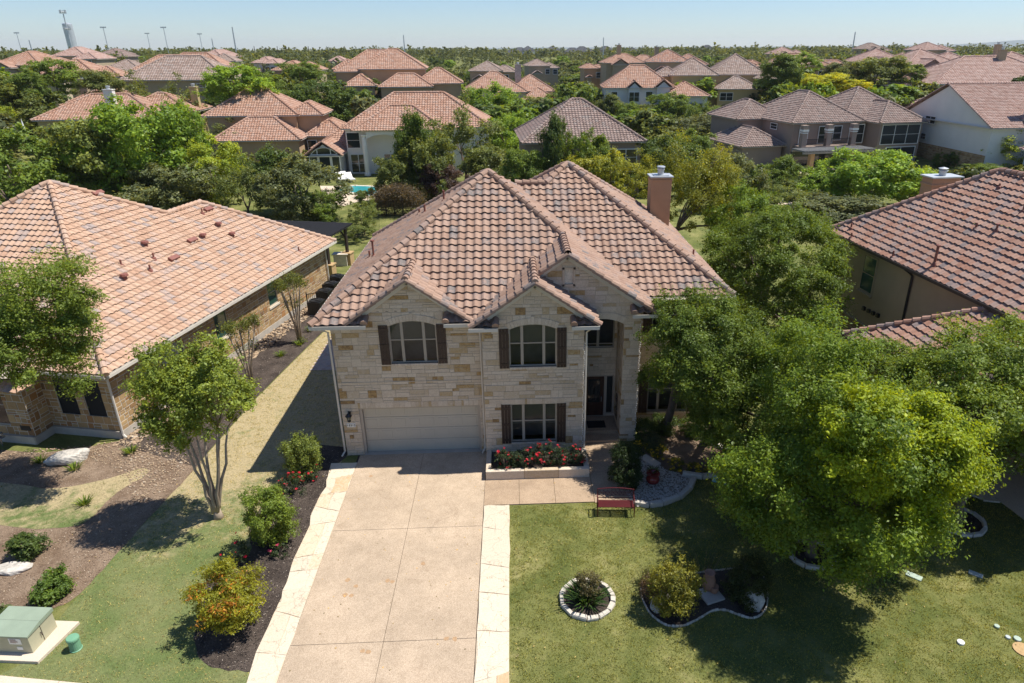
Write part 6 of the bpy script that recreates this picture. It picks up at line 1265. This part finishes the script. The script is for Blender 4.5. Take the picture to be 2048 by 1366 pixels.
# (u, top row, width px, row of the foot, colour, prototype, words)
MID = [(40, 262, 190, 452, 'mid', 'f', 'dark green tree mass at the left edge above the peach roof'), (150, 300, 120, 430, 'mid', 'a', 'mid green tree left of the olive tree behind the peach roof'), (195, 222, 170, 425, 'olive', 'b', 'tall olive tree behind the peach roof ridge'), (305, 182, 195, 420, 'bright', 'a', 'bright green tall tree behind the left house'), (385, 205, 120, 400, 'bright', 'd', 'bright green tree right beside the tallest one behind the left house'), (440, 285, 110, 412, 'lime', 'f', 'vivid lime green rounded tree behind the left house'),
 (355, 320, 150, 432, 'grey', 'a', 'grey green bushy tree just above the peach roof'), (262, 330, 110, 425, 'olive', 'b', 'olive bushy tree just above the peach roof peak'), (560, 295, 110, 430, 'dark', 'c', 'dark pointed tree left of the pool'), (610, 322, 150, 445, 'grey', 'f', 'dense grey green oak in the lawn left of the pool'), (650, 375, 70, 448, 'mid', 'a', 'small green tree with visible trunk next to the pool terrace'),
 (500, 335, 100, 440, 'olive', 'e', 'loose olive tree in the back lawn behind the left house'), (480, 250, 90, 320, 'olive', 'e', 'wispy olive tree in front of the brown stucco house'), (20, 135, 150, 275, 'olive', 'b', 'broad olive tree at the left edge near the low spreading house'), (-10, 200, 90, 300, 'lime', 'a', 'lime green tree cut by the left edge'), (118, 112, 100, 190, 'mid', 'a', 'round green tree between the far salmon roofs at upper left'), (60, 140, 70, 200, 'mid', 'd', 'small green tree under the peach roofs at upper left'),
 (205, 135, 75, 205, 'olive', 'b', 'yellowish tree left of the grey brown roof at upper left'), (292, 168, 110, 290, 'olive', 'e', 'thin olive tree over the low house chimney'), (388, 172, 74, 290, 'olive', 'e', 'thin olive tree left of the brown stucco house'), (478, 122, 110, 215, 'bright', 'a', 'full bright green tree beyond the brown stucco house'), (535, 140, 80, 210, 'mid', 'b', 'mid green tree right of the full bright one at upper left'), (515, 160, 70, 215, 'lime', 'd', 'light green tree behind the ridge of the brown stucco house'),
 (618, 178, 100, 262, 'mid', 'd', 'green tree between the brown stucco house and the white pool house'), (655, 150, 120, 268, 'dark', 'a', 'dark green tree below the orange mansion roof'), (700, 195, 80, 262, 'mid', 'b', 'green tree touching the left roof end of the white pool house'), (740, 160, 84, 225, 'dark', 'f', 'dark rounded tree in front of the orange mansion'), (605, 120, 80, 175, 'mid', 'a', 'green tree above the single orange roof'), (868, 150, 115, 238, 'bright', 'a', 'light green wide tree right of the orange mansion'), (925, 195, 60, 255, 'lime', 'd', 'lime tree behind the right end of the pool house roof'),
 (990, 165, 110, 275, 'bright', 'd', 'tall bright tree in front of the cream gabled house'), (838, 222, 84, 400, 'mid', 'c', 'tall green tree in front of the pool house portico'), (855, 262, 110, 405, 'olive', 'b', 'olive tree right of the pool house portico'), (935, 222, 120, 372, 'olive', 'e', 'tall greyish thin tree behind the left roof peak of the stone house'), (795, 305, 80, 405, 'olive', 'a', 'olive tree beside the pool'), (893, 322, 75, 408, 'purple', 'b', 'dark purple leaved tree behind the stone house roof'), (970, 285, 100, 385, 'olive', 'b', 'olive tree right of the purple leaved one'), (1015, 222, 90, 330, 'bright', 'a', 'green tree left of the broad brown roof'),
 (1060, 290, 90, 405, 'mid', 'b', 'mid green tree low before the broad brown roof'), (1112, 226, 76, 405, 'dark', 'c', 'dark slim tree in front of the broad brown roof'), (1172, 252, 84, 405, 'mid', 'a', 'green tree covering the middle of the broad brown roof eave'), (1150, 305, 110, 415, 'yellow', 'b', 'yellowish tree just behind the left dormer peak of the stone house'), (1212, 300, 96, 420, 'yellow', 'd', 'yellow olive tree left of the terracotta chimney'), (1268, 320, 90, 420, 'yellow', 'e', 'feathery yellow tree touching the terracotta chimney'), (1312, 262, 110, 385, 'dark', 'a', 'dark green tree behind the terracotta chimney'),
 (1160, 175, 130, 245, 'mid', 'f', 'rounded green tree beyond the broad brown roof'), (1085, 190, 80, 250, 'olive', 'b', 'olive tree left of the broad brown roof peak'), (1375, 260, 90, 350, 'mid', 'd', 'green tree between the brown roof and the taupe balcony house'), (1455, 295, 100, 420, 'grey', 'b', 'grey green tree left of the taupe balcony house'), (1490, 320, 80, 415, 'mid', 'a', 'mid green tree left of the terrace stairs'), (1562, 312, 84, 385, 'mid', 'c', 'green shrub like tree before the terrace of the taupe balcony house'), (1600, 350, 70, 400, 'dark', 'b', 'dark low tree right of the terrace stairs'),
 (1738, 292, 190, 415, 'bright', 'a', 'large round bright green tree in front of the taupe balcony house'), (1660, 318, 110, 405, 'bright', 'd', 'bright green tree left of the large round one'), (1815, 330, 90, 415, 'lime', 'd', 'lime tree at the right of the large round bright tree'), (1650, 388, 170, 455, 'grey', 'b', 'low grey green thicket above the rust roof hip'), (1580, 378, 110, 450, 'olive', 'e', 'loose olive shrub mass before the grey green thicket'), (1917, 298, 36, 336, 'mid', 'f', 'small clipped tree by the stone base of the white house'), (2015, 275, 100, 350, 'lime', 'e', 'pale flowering tree at the right edge'), (1960, 325, 80, 360, 'mid', 'b', 'low green shrub left of the pale tree at the right edge'),
 (1222, 188, 60, 255, 'olive', 'c', 'olive tree at the left of the pale blue house'), (1255, 200, 55, 258, 'mid', 'a', 'green tree under the left gable of the pale blue house'), (1335, 180, 75, 250, 'mid', 'a', 'green tree in front of the stone gable of the pale blue house'), (1288, 205, 62, 250, 'olive', 'b', 'olive tree between the gables of the pale blue house'), (1432, 220, 120, 285, 'grey', 'd', 'spreading grey green tree before the ochre house'), (1400, 205, 60, 260, 'mid', 'e', 'thin tree at the right end of the pale blue house'),
 (1562, 108, 90, 190, 'mid', 'c', 'tall dark tree right of the ochre house'), (1598, 104, 74, 155, 'bright', 'd', 'bright tree behind the tall dark one right of the ochre house'), (1650, 143, 110, 190, 'gold', 'a', 'yellow tree at the far end of the taupe balcony house roof'), (1745, 108, 110, 182, 'olive', 'b', 'big olive tree below the right pole'), (1690, 118, 80, 178, 'grey', 'a', 'grey green tree left of the big olive tree'), (1805, 122, 66, 178, 'mid', 'a', 'green tree in front of the taupe dormer house'), (1360, 235, 60, 262, 'olive', 'f', 'low bush in the drive of the pale blue house'),
 (1850, 400, 60, 425, 'grey', 'b', 'low shrub beside the right neighbour chimney'), (730, 400, 60, 470, 'olive', 'e', 'thin brushy tree next to the brown arched hedge'), (715, 440, 70, 480, 'olive', 'e', 'twiggy bush by the iron fence behind the stone house')]
for i, (u, v0, wpx, vb, col, key, lab) in enumerate(MID):
    b = GT(u, vb, 0.) if vb > 215 else None
    if b is None or math.hypot(b[0]-7, b[1]+24) > 210: D_ = 118+max(0, 215-vb)*1.05; p = at(u, vb, D_); b = np.array([p[0], p[1], p[2]])
    top = GY(u, v0, b[1])[2]; dist = PRJ((b[0], b[1], (b[2]+top)/2))[2]; rw = wpx/2*dist/FPX*1.08; H = max(top-b[2], 1.5); rz_ = H*.49; q = random.Random(i); c = COL[col]; jit = q.uniform(.88, 1.12)
    place_tree('garden_tree', lab, b, (rw, rw*q.uniform(.9, 1.1), rz_), b[2]+H-rz_, key, tuple(x*jit*1.32 for x in c), q.uniform(0, 6.28), None, 'tree')
# trees scattered between the further houses; keep the visible house fronts clear
KEEP = [(60, 165, 270, 235, 112), (400, 175, 655, 290, 108), (625, 195, 935, 360, 88), (1050, 195, 1295, 300, 88), (925, 140, 1105, 188, 150), (660, 112, 862, 172, 146), (232, 118, 412, 172, 146), (1203, 130, 1402, 204, 140), (1338, 108, 1530, 190, 145), (1413, 168, 1842, 335, 98), (1765, 152, 2048, 330, 105), (1850, 112, 2048, 160, 140)]+[(u, v-24, u+w_, v+2, D) for u, v, w_, D, *_ in FARH]
kinds = [('olive', 'olive'), ('mid', 'mid green'), ('dark', 'dark green'), ('grey', 'grey green'), ('bright', 'bright green')]
zones = lambda u: 'at upper left' if u < 500 else 'left of the upper centre' if u < 880 else 'at upper centre' if u < 1200 else 'right of the upper centre' if u < 1560 else 'at upper right'
cnt = 0; tries = 0; srng = random.Random(5)
while cnt < 215 and tries < 6000:
    tries += 1; D = srng.choice((srng.uniform(108, 165), srng.uniform(120, 220), srng.uniform(190, 380))); u = srng.uniform(-40, 2090); d = ray(u, 300); k = D/math.hypot(d[0], d[1]); x, y = CAM[0]+d[0]*k, CAM[1]+d[1]*k; z = hterr(x, y)
    r = srng.uniform(3.0, 5.6); H = srng.uniform(5.5, 9.5); px0, py0, dd = PRJ((x, y, z+H)); _, py1, _ = PRJ((x, y, z)); rp_ = r*FPX/dd
    if any(px0+rp_*.8 > a and px0-rp_*.8 < c and py1 > b2 and py0 < d2 and D < D2+8 for a, b2, c, d2, D2 in KEEP): continue
    if any(math.hypot(x-p[0], y-p[1]) < (r+q)*.62 for p, q in TREES): continue
    if D < 240 and any(a < px0 < c and abs(D-D2) < 14 for a, b2, c, d2, D2 in KEEP): continue
    cname, cword = srng.choice(kinds); j = srng.uniform(.85, 1.15); band = 'nearer' if D < 190 else 'middle' if D < 290 else 'far'
    place_tree('far_tree', f'{cword} tree in the {band} belt between distant houses {zones(px0)}', (x, y, z), (r, r*srng.uniform(.9, 1.1), H*.44), z+H*.56, srng.choice(('far1', 'far2', 'far3')), tuple(q*j*1.15 for q in COL[cname]), srng.uniform(0, 6.28), 'trees between the distant houses', parts=False); cnt += 1
print('far trees', cnt)
# the wooded belt that reads as one mass out to the skyline
n = 3000; P_, N_, R_, Z_ = [], [], [], []; wr = np.random.default_rng(77)
base_sets = [crown_points(1, 1, 1, 22, 300 if i < 6 else 120, seed=300+i, lob=.4) for i in range(12)]
for i in range(n):
    D = 235+950*wr.random()**1.35; a = wr.uniform(-.86, .98); x, y = 7+D*math.sin(a), -24+D*math.cos(a); s = wr.uniform(3.2, 6.0); h = wr.uniform(5.5, 10.5); z = hterr(x, y); u_, v_, _ = PRJ((x, y, z+h*.6)); _, vb_, _ = PRJ((x, y, z))
    if any(a0-6 < u_ < c0+6 and D < D2+6 and vb_ > b0 and v_ < d0 for a0, b0, c0, d0, D2 in KEEP): continue
    if 1000 < u_ < 1225 and D < 900 and wr.random() < .8: h *= .55
    p, nr, rd, _ = base_sets[i % 6+(6 if D > 480 else 0)]; Z_.append(np.full(len(p), .75 if D < 480 else 1.5)); P_.append(p*(s, s, h*.5)+(x, y, z+h*.5)); N_.append(nr); R_.append(np.clip(rd*.5+.5*wr.random(), 0, 1))
me = leaf_mesh('far_woods', np.concatenate(P_), np.concatenate(Z_)[:, None], np.concatenate(N_), np.concatenate(R_), .75); o = bpy.data.objects.new('far_woods', me); sc.collection.objects.link(o); o.color = (.125, .150, .055, 1)
tag(o, 'wooded belt running out to the skyline behind all the houses', 'woods', kind='stuff')

m = MB(); lg = np.random.default_rng(17)
for i in range(900):
    x, y = (lg.uniform(6.9, 26), lg.uniform(-12, -3.8)) if i < 550 else (lg.uniform(-9, 9.5), lg.uniform(-11, -.3)); a = lg.uniform(0, 6.28); q = lg.uniform(.015, .035); z = .05 if .5 < x < 9.9 else .03
    m.add([(x+q*math.cos(a), y+q*math.sin(a), z+.01*lg.random()), (x-q*.6*math.sin(a), y+q*.6*math.cos(a), z+.012), (x-q*math.cos(a), y-q*math.sin(a), z), (x+q*.6*math.sin(a), y-q*.6*math.cos(a), z+.006)], [(0, 1, 2, 3)], lg.random())
o = m.build('fallen_leaves', 'leaf'); o.color = (.42, .34, .17, 1); tag(o, 'dry fallen leaves scattered over the lawns and driveway', 'fallen leaves', kind='stuff')
ug = np.random.default_rng(91); P_, N_, R_ = [], [], []
HB = [(o.location.x, o.location.y, o.rotation_euler.z) for o in bpy.data.objects if o.get('category') == 'house']
for i in range(1500):
    D = 92+190*ug.random(); a = ug.uniform(-.78, .88); x, y = 7+D*math.sin(a), -24+D*math.cos(a); s = ug.uniform(1.4, 3.2); h = ug.uniform(1.2, 3.4)
    u_, v_, _ = PRJ((x, y, hterr(x, y)+h*.5)); _, vb_, _ = PRJ((x, y, hterr(x, y)))
    if any(a0 < u_ < c0 and D < D2+25 and vb_ > b0 and v_ < d0 for a0, b0, c0, d0, D2 in KEEP): continue
    p, nr, rd, _ = base_sets[i % 6]; P_.append(p*(s, s, h*.55)+(x, y, hterr(x, y)+h*.45)); N_.append(nr); R_.append(np.clip(rd*.5+.5*ug.random(), 0, 1))
me = leaf_mesh('undergrowth', np.concatenate(P_), .5, np.concatenate(N_), np.concatenate(R_), .7); o = bpy.data.objects.new('undergrowth', me); sc.collection.objects.link(o); o.color = (.13, .155, .042, 1); tag(o, 'green undergrowth filling the gardens between the distant houses', 'undergrowth', kind='stuff')

# ------------------------------------------------------------ back garden things
def fence(name, label, p0, p1, h, mat='black_metal', step=.12, z=0.):
    p0, p1 = np.array(p0, float), np.array(p1, float); L = np.linalg.norm(p1-p0); t = (p1-p0)/L; m = MB()
    for q in (.12, h-.08): m.obox(np.append((p0+p1)/2, z+q), np.append(t*L/2, 0), (-t[1]*.012, t[0]*.012, 0), (0, 0, .018))
    for i in range(int(L/step)+1):
        c = p0+t*i*step; m.box(c[0]-.009, c[0]+.009, c[1]-.009, c[1]+.009, z, z+h)
    for i in range(int(L/2.4)+1):
        c = p0+t*min(i*2.4, L); m.box(c[0]-.03, c[0]+.03, c[1]-.03, c[1]+.03, z, z+h+.06)
    return tag(m.build(name, mat), label, 'fence')
fence('iron_fence', 'black iron fence with dense bars behind the brown pergola', G(648, 500)[:2]+(0, 4), G(745, 492)[:2]+(0, 4), 1.5)
fence('iron_fence', 'short black iron fence screening the air conditioners from the lawn', G(618, 625)[:2], G(655, 618)[:2], 1.3)
ac = [(636, 622, 'nearest black air conditioner behind the short iron fence'), (652, 600, 'second black air conditioner in the row by the left house wall'), (664, 585, 'third black air conditioner in the row by the left house wall'), (676, 570, 'farthest black air conditioner in the row by the left house wall')]
proto_ac = None
for u, v, lab in ac:
    c = G(u, v+6)
    if proto_ac is None:
        t = thing('air_conditioner', lab, 'air conditioner', (c[0], c[1], 0), LA, 'air conditioners by the left house'); m = MB(); m.box(-.42, .42, -.42, .42, .06, .9)
        for i in range(14): x = -.40+i*.06; m.box(x, x+.025, -.435, -.42, .1, .86); m.box(.42, .435, x, x+.025, .1, .86); m.box(-.435, -.42, x, x+.025, .1, .86)
        m.build('casing', 'black_plastic', t); m = MB(); m.lathe([(.40, .9), (.40, .96), (.34, .97), (.33, .91), (.0, .91)], 20)
        for i in range(10): a = i*.628; m.tube([(.07*math.cos(a), .07*math.sin(a), .965), (.36*math.cos(a), .36*math.sin(a), .965)], .01, 4)
        m.lathe([(.08, .95), (.08, .98), (0, .99)], 10); m.build('fan_guard', 'black_plastic', t); m = MB(); m.box(-.5, .5, -.5, .5, 0, .06); m.build('base', 'concrete_base', t); proto_ac = t
    else:
        t = proto_ac.copy(); sc.collection.objects.link(t); t.location = (c[0], c[1], 0); t['label'] = lab
        for ch in proto_ac.children: o = ch.copy(); sc.collection.objects.link(o); o.parent = t
# dark pergola behind the left house
c = G(702, 447, 3.15); t = thing('pergola', 'dark brown pergola with a black slatted roof behind the left house', 'pergola', (c[0], c[1], 0), LA); m = MB()
m.box(-8, 0, -4, 0, 3.0, 3.1)
for i in range(20): m.box(-8.1, .1, -i*.21-.1, -i*.21, 3.1, 3.2)
m.build('roof', 'black_roofing', t)
for x, y in ((-.4, -.4), (-.4, -3.6), (-7.6, -.4), (-7.6, -3.6)):
    m = MB(); m.tube([(x, y, .9), (x+.05, y, 3.0)], [.14, .12], 7); m.tube([(x, y, 2.1), (x-.6, y, 3.0)], .07, 6); m.build('post', 'brown_iron', t); m = MB(); m.box(x-.35, x+.35, y-.35, y+.35, 0, .9); m.box(x-.4, x+.4, y-.4, y+.4, .9, .98); m.build('pier', 'brown_stone', t)
m = MB(); p = G(684, 530); m.box(-.6, .6, -.4, .4, .9, .96); m.box(-.5, .5, -.35, .35, 0, .9); o = m.build('grill_counter', 'cut_limestone'); o.location = (p[0], p[1], 0); tag(o, 'pale stone counter near the end of the left house', 'counter')
# pool, loungers, hedge
pool = catmull(px([(676, 376), (700, 372), (740, 373), (775, 378), (770, 389), (735, 392), (700, 386), (680, 384)]), 5); sheet('pool_water', pool, .045, 'pool_water')
m = MB(); stones_along(m, [tuple(q) for q in pool], .45, .09, (.7, 1.0)); tag(m.build('pool_coping', 'cut_limestone'), 'pale stone coping round the turquoise pool', 'pool edge')
lp = None
for u, v, lab in ((682, 363, 'left of three white sun loungers by the pool'), (691, 361, 'middle of three white sun loungers by the pool'), (702, 363, 'right of three white sun loungers by the pool')):
    c = G(u, v)
    if lp is None:
        t = thing('sun_lounger', lab, 'sun lounger', (c[0], c[1], .03), .5, 'white sun loungers by the pool'); m = MB(); m.box(-.35, .35, -1., .35, .30, .42); m.build('mattress', 'white_paint', t); m = MB(); m.add([(-.35, .35, .30), (.35, .35, .30), (.35, 1.0, .95), (-.35, 1.0, .95), (-.35, .30, .42), (.35, .30, .42), (.35, .92, 1.02), (-.35, .92, 1.02)], [(0, 3, 2, 1), (4, 5, 6, 7), (0, 1, 5, 4), (2, 3, 7, 6), (0, 4, 7, 3), (1, 2, 6, 5)]); m.build('backrest', 'white_paint', t)
        for x in (-.3, .3):
            for y in (-.9, .3): m = MB(); m.box(x-.03, x+.03, y-.03, y+.03, 0, .30); m.build('leg', 'steel', t)
        lp = t
    else:
        t = lp.copy(); sc.collection.objects.link(t); t.location = (c[0], c[1], .03); t['label'] = lab
        for ch in lp.children: o = ch.copy(); sc.collection.objects.link(o); o.parent = t
c = G(797, 437); g_ = np.random.default_rng(8); pts = []; h0 = G(757, 430); h1 = G(840, 432); L = h1-h0
for i in range(9000):
    s = g_.random(); p = h0+L*s; pts.append((p[0]+g_.normal(0, .5), p[1]+g_.normal(0, .7), 1.7+.9*math.sin(3.14*s)+g_.normal(0, .28)))
for i in range(5000):
    s = g_.random(); p = h0+L*s; pts.append((p[0]+g_.normal(0, .35), p[1]+g_.normal(0, .5), g_.uniform(.1, 1.9)))
pts = np.array(pts)-(h0[0], h0[1], 0); t = thing('vine_hedge', 'brown woody vine hedge arched over an arbour behind the stone house', 'hedge', (h0[0], h0[1], 0)); me = leaf_mesh('foliage', pts, .16, np.tile((0, 0, .6), (len(pts), 1)), g_.random(len(pts)), .35); o = bpy.data.objects.new('foliage', me); sc.collection.objects.link(o); o.parent = t; o.color = (.12, .095, .07, 1)
m = MB()
for s in np.linspace(0, 1, 6): p = L*s; m.tube([(p[0], p[1], 0), (p[0], p[1], 1.9+.8*math.sin(3.14*s))], .07, 6)
m.build('post', 'dark_bark', t)
for i, (u, v, w_, lab) in enumerate([(738, 412, 1.1, 'clipped green bush left of the brown arched hedge'), (722, 398, .7, 'small round bush on the pool terrace edge'), (560, 398, 1.3, 'low shrub in the lawn behind the left house'), (1380, 395, 1.5, 'green shrub low behind the yellow tree by the chimney'), (1530, 392, 1.3, 'shrub by the gravel path before the taupe balcony house'), (1640, 400, 1.4, 'shrub under the bright tree left of the stair'), (1420, 330, 1.6, 'shrub left of the low roof wing of the balcony house'), (1880, 335, 1.2, 'shrub next to the stone base of the white house')]):
    b = GT(u, v); place_tree('back_shrub', lab, b, (w_, w_, w_*.8), b[2]+w_*.7, random.choice('abf'), COL['mid'] if i % 2 else COL['dark'], i, cat='shrub', parts=False)
sheet('gravel_path', [G(u, v)[:2] for u, v in ((1515, 385), (1550, 388), (1590, 408), (1560, 410))], .02, 'pool_deck_stone')
for u, v, lab in ((1905, 322, 'left of two grey utility boxes by the stone wall of the white house'), (1895, 326, 'right of two grey utility boxes by the stone wall of the white house')): pass
m = MB(); m.lathe([(.02, 0), (.02, 2.4), (.0, 2.42)], 6); m.lathe([(.12, 1.1), (.16, 1.2), (.03, 2.3)], 8); o = m.build('closed_umbrella', 'white_paint'); b = at(55, 282, 100); o.location = (b[0], b[1], b[2]); tag(o, 'closed white garden umbrella in the green yard at far left', 'umbrella')

# ------------------------------------------------------------ far masts, poles, water tower, hills
def pole(name, label, u, vt, vb, D, r, mat='steel', lights=0, arms=0, cat='pole'):
    a, b = at(u, vb, D), None; top = at(u, vt, D)[2]; z0 = min(a[2], hterr(a[0], a[1])); t = thing(name, label, cat, (a[0], a[1], z0)); m = MB(); H = top-z0; m.tube([(0, 0, 0), (0, 0, H)], [r, r*.6], 6); m.build('mast', mat, t)
    if lights:
        m = MB(); m.box(-1.6, 1.6, -.1, .1, H-.2, H)
        for i in range(4): x = -1.4+i*.93; m.box(x-.28, x+.28, -.2, .15, H-.3, H+.45)
        m.build('floodlight', 'steel', t)
    if arms:
        for z, w_ in ((H-.6, 1.5), (H-10, 1.7)):
            m = MB()
            for k in range(3):
                q = k*2.094; m.tube([(w_*math.cos(q), w_*math.sin(q), z), (w_*math.cos(q+2.094), w_*math.sin(q+2.094), z)], .2, 4); m.tube([(0, 0, z-.4), (w_*math.cos(q), w_*math.sin(q), z)], .15, 4)
                for e in (-.8, 0, .8): x, y = w_*math.cos(q)-e*math.sin(q), w_*math.sin(q)+e*math.cos(q); m.box(x-.15, x+.15, y-.12, y+.12, z-1.0, z+1.1)
            m.build('antenna', 'galvanised', t)
    return t
for u, vt, vb, D, lab in ((42, 66, 98, 620, 'stadium light pole nearest the left edge'), (215, 55, 92, 520, 'stadium light pole right of the antenna mast'), (299, 67, 90, 640, 'small stadium light pole, third from the left'), (335, 55, 95, 520, 'tall stadium light pole above the left houses'), (404, 68, 95, 600, 'stadium light pole farthest right in the row')):
    pole('floodlight_pole', lab, u, vt, vb, D, .24, 'steel', lights=1, cat='light pole')
pole('antenna_mast', 'tall mobile antenna mast beside the water tower', 144, 22, 96, 560, .5, 'galvanised', arms=1, cat='mast')
for u, vt, vb, D, lab in ((474, 54, 112, 420, 'tall steel power pole at upper left'), (811, 70, 122, 420, 'steel power pole left of the upper centre'), (1206, 75, 118, 450, 'steel power pole above the house with two chimneys'), (1705, 64, 100, 430, 'steel power pole at upper right'), (64, 80, 102, 560, 'thin wooden pole left of the water tower'), (428, 77, 102, 560, 'thin pole between the last floodlight and the tall power pole')):
    pole('power_pole', lab, u, vt, vb, D, .42, 'steel', cat='power pole')
for i, u in enumerate((510, 533, 538, 556, 574, 590, 618, 640, 662, 690)): pole('wood_pole', 'short dark wooden pole in the row along the skyline left of the centre', u, 92+(i % 3)*2, 106, 520, .3, 'dark_bark', cat='utility pole')['group'] = 'wooden poles on the left skyline'
a = at(147, 99, 620); H = at(147, 49, 620)[2]-a[2]; m = MB(); rr_ = 33*620/1355/2*.40; m.lathe([(rr_, -14), (rr_, H), (rr_*.96, H+.5), (0, H+1.2)], 40); t = tag(m.build('water_tower', 'galvanised', smooth=False), 'tall pale cylindrical water tower on the left skyline', 'water tower'); t.location = a
# distant blue hills at the right
V, F = [], []; hr = np.random.default_rng(4)
for i, az in enumerate(np.linspace(-.2, 1.05, 90)):
    D = 7600; k = max(0, min(1, (az-.42)/.30)); h = (24+70*k*k*(3-2*k))*(.8+.12*math.sin(az*21)+.06*math.sin(az*53))
    for dd, hh in ((-900, -40), (-500, h*.45), (0, h*.9), (500, h), (1500, h*.6)): V.append((7+(D+dd)*math.sin(az), -24+(D+dd)*math.cos(az), hh))
for i in range(89):
    for j in range(4): q = i*5+j; F.append((q, q+5, q+6, q+1))
hm = MB(); hm.add(V, F); struct(hm.build('hills', 'hill_green', smooth=True))

# the thin spring haze over the whole neighbourhood
m, nt, b = newmat('haze'); nt.nodes.remove(b); pv = N(nt, 'ShaderNodeVolumePrincipled'); pv.inputs['Color'].default_value = (.93, .97, 1, 1); pv.inputs['Density'].default_value = .00008; pv.inputs['Anisotropy'].default_value = .2
nt.links.new(pv.outputs[0], nt.nodes['Material Output'].inputs['Volume'])
hz = MB(); hz.box(-9800, 9800, -9800, 9800, -60, 112); o = hz.build('haze', 'haze'); tag(o, 'thin pale haze over the neighbourhood', 'haze', kind='stuff')
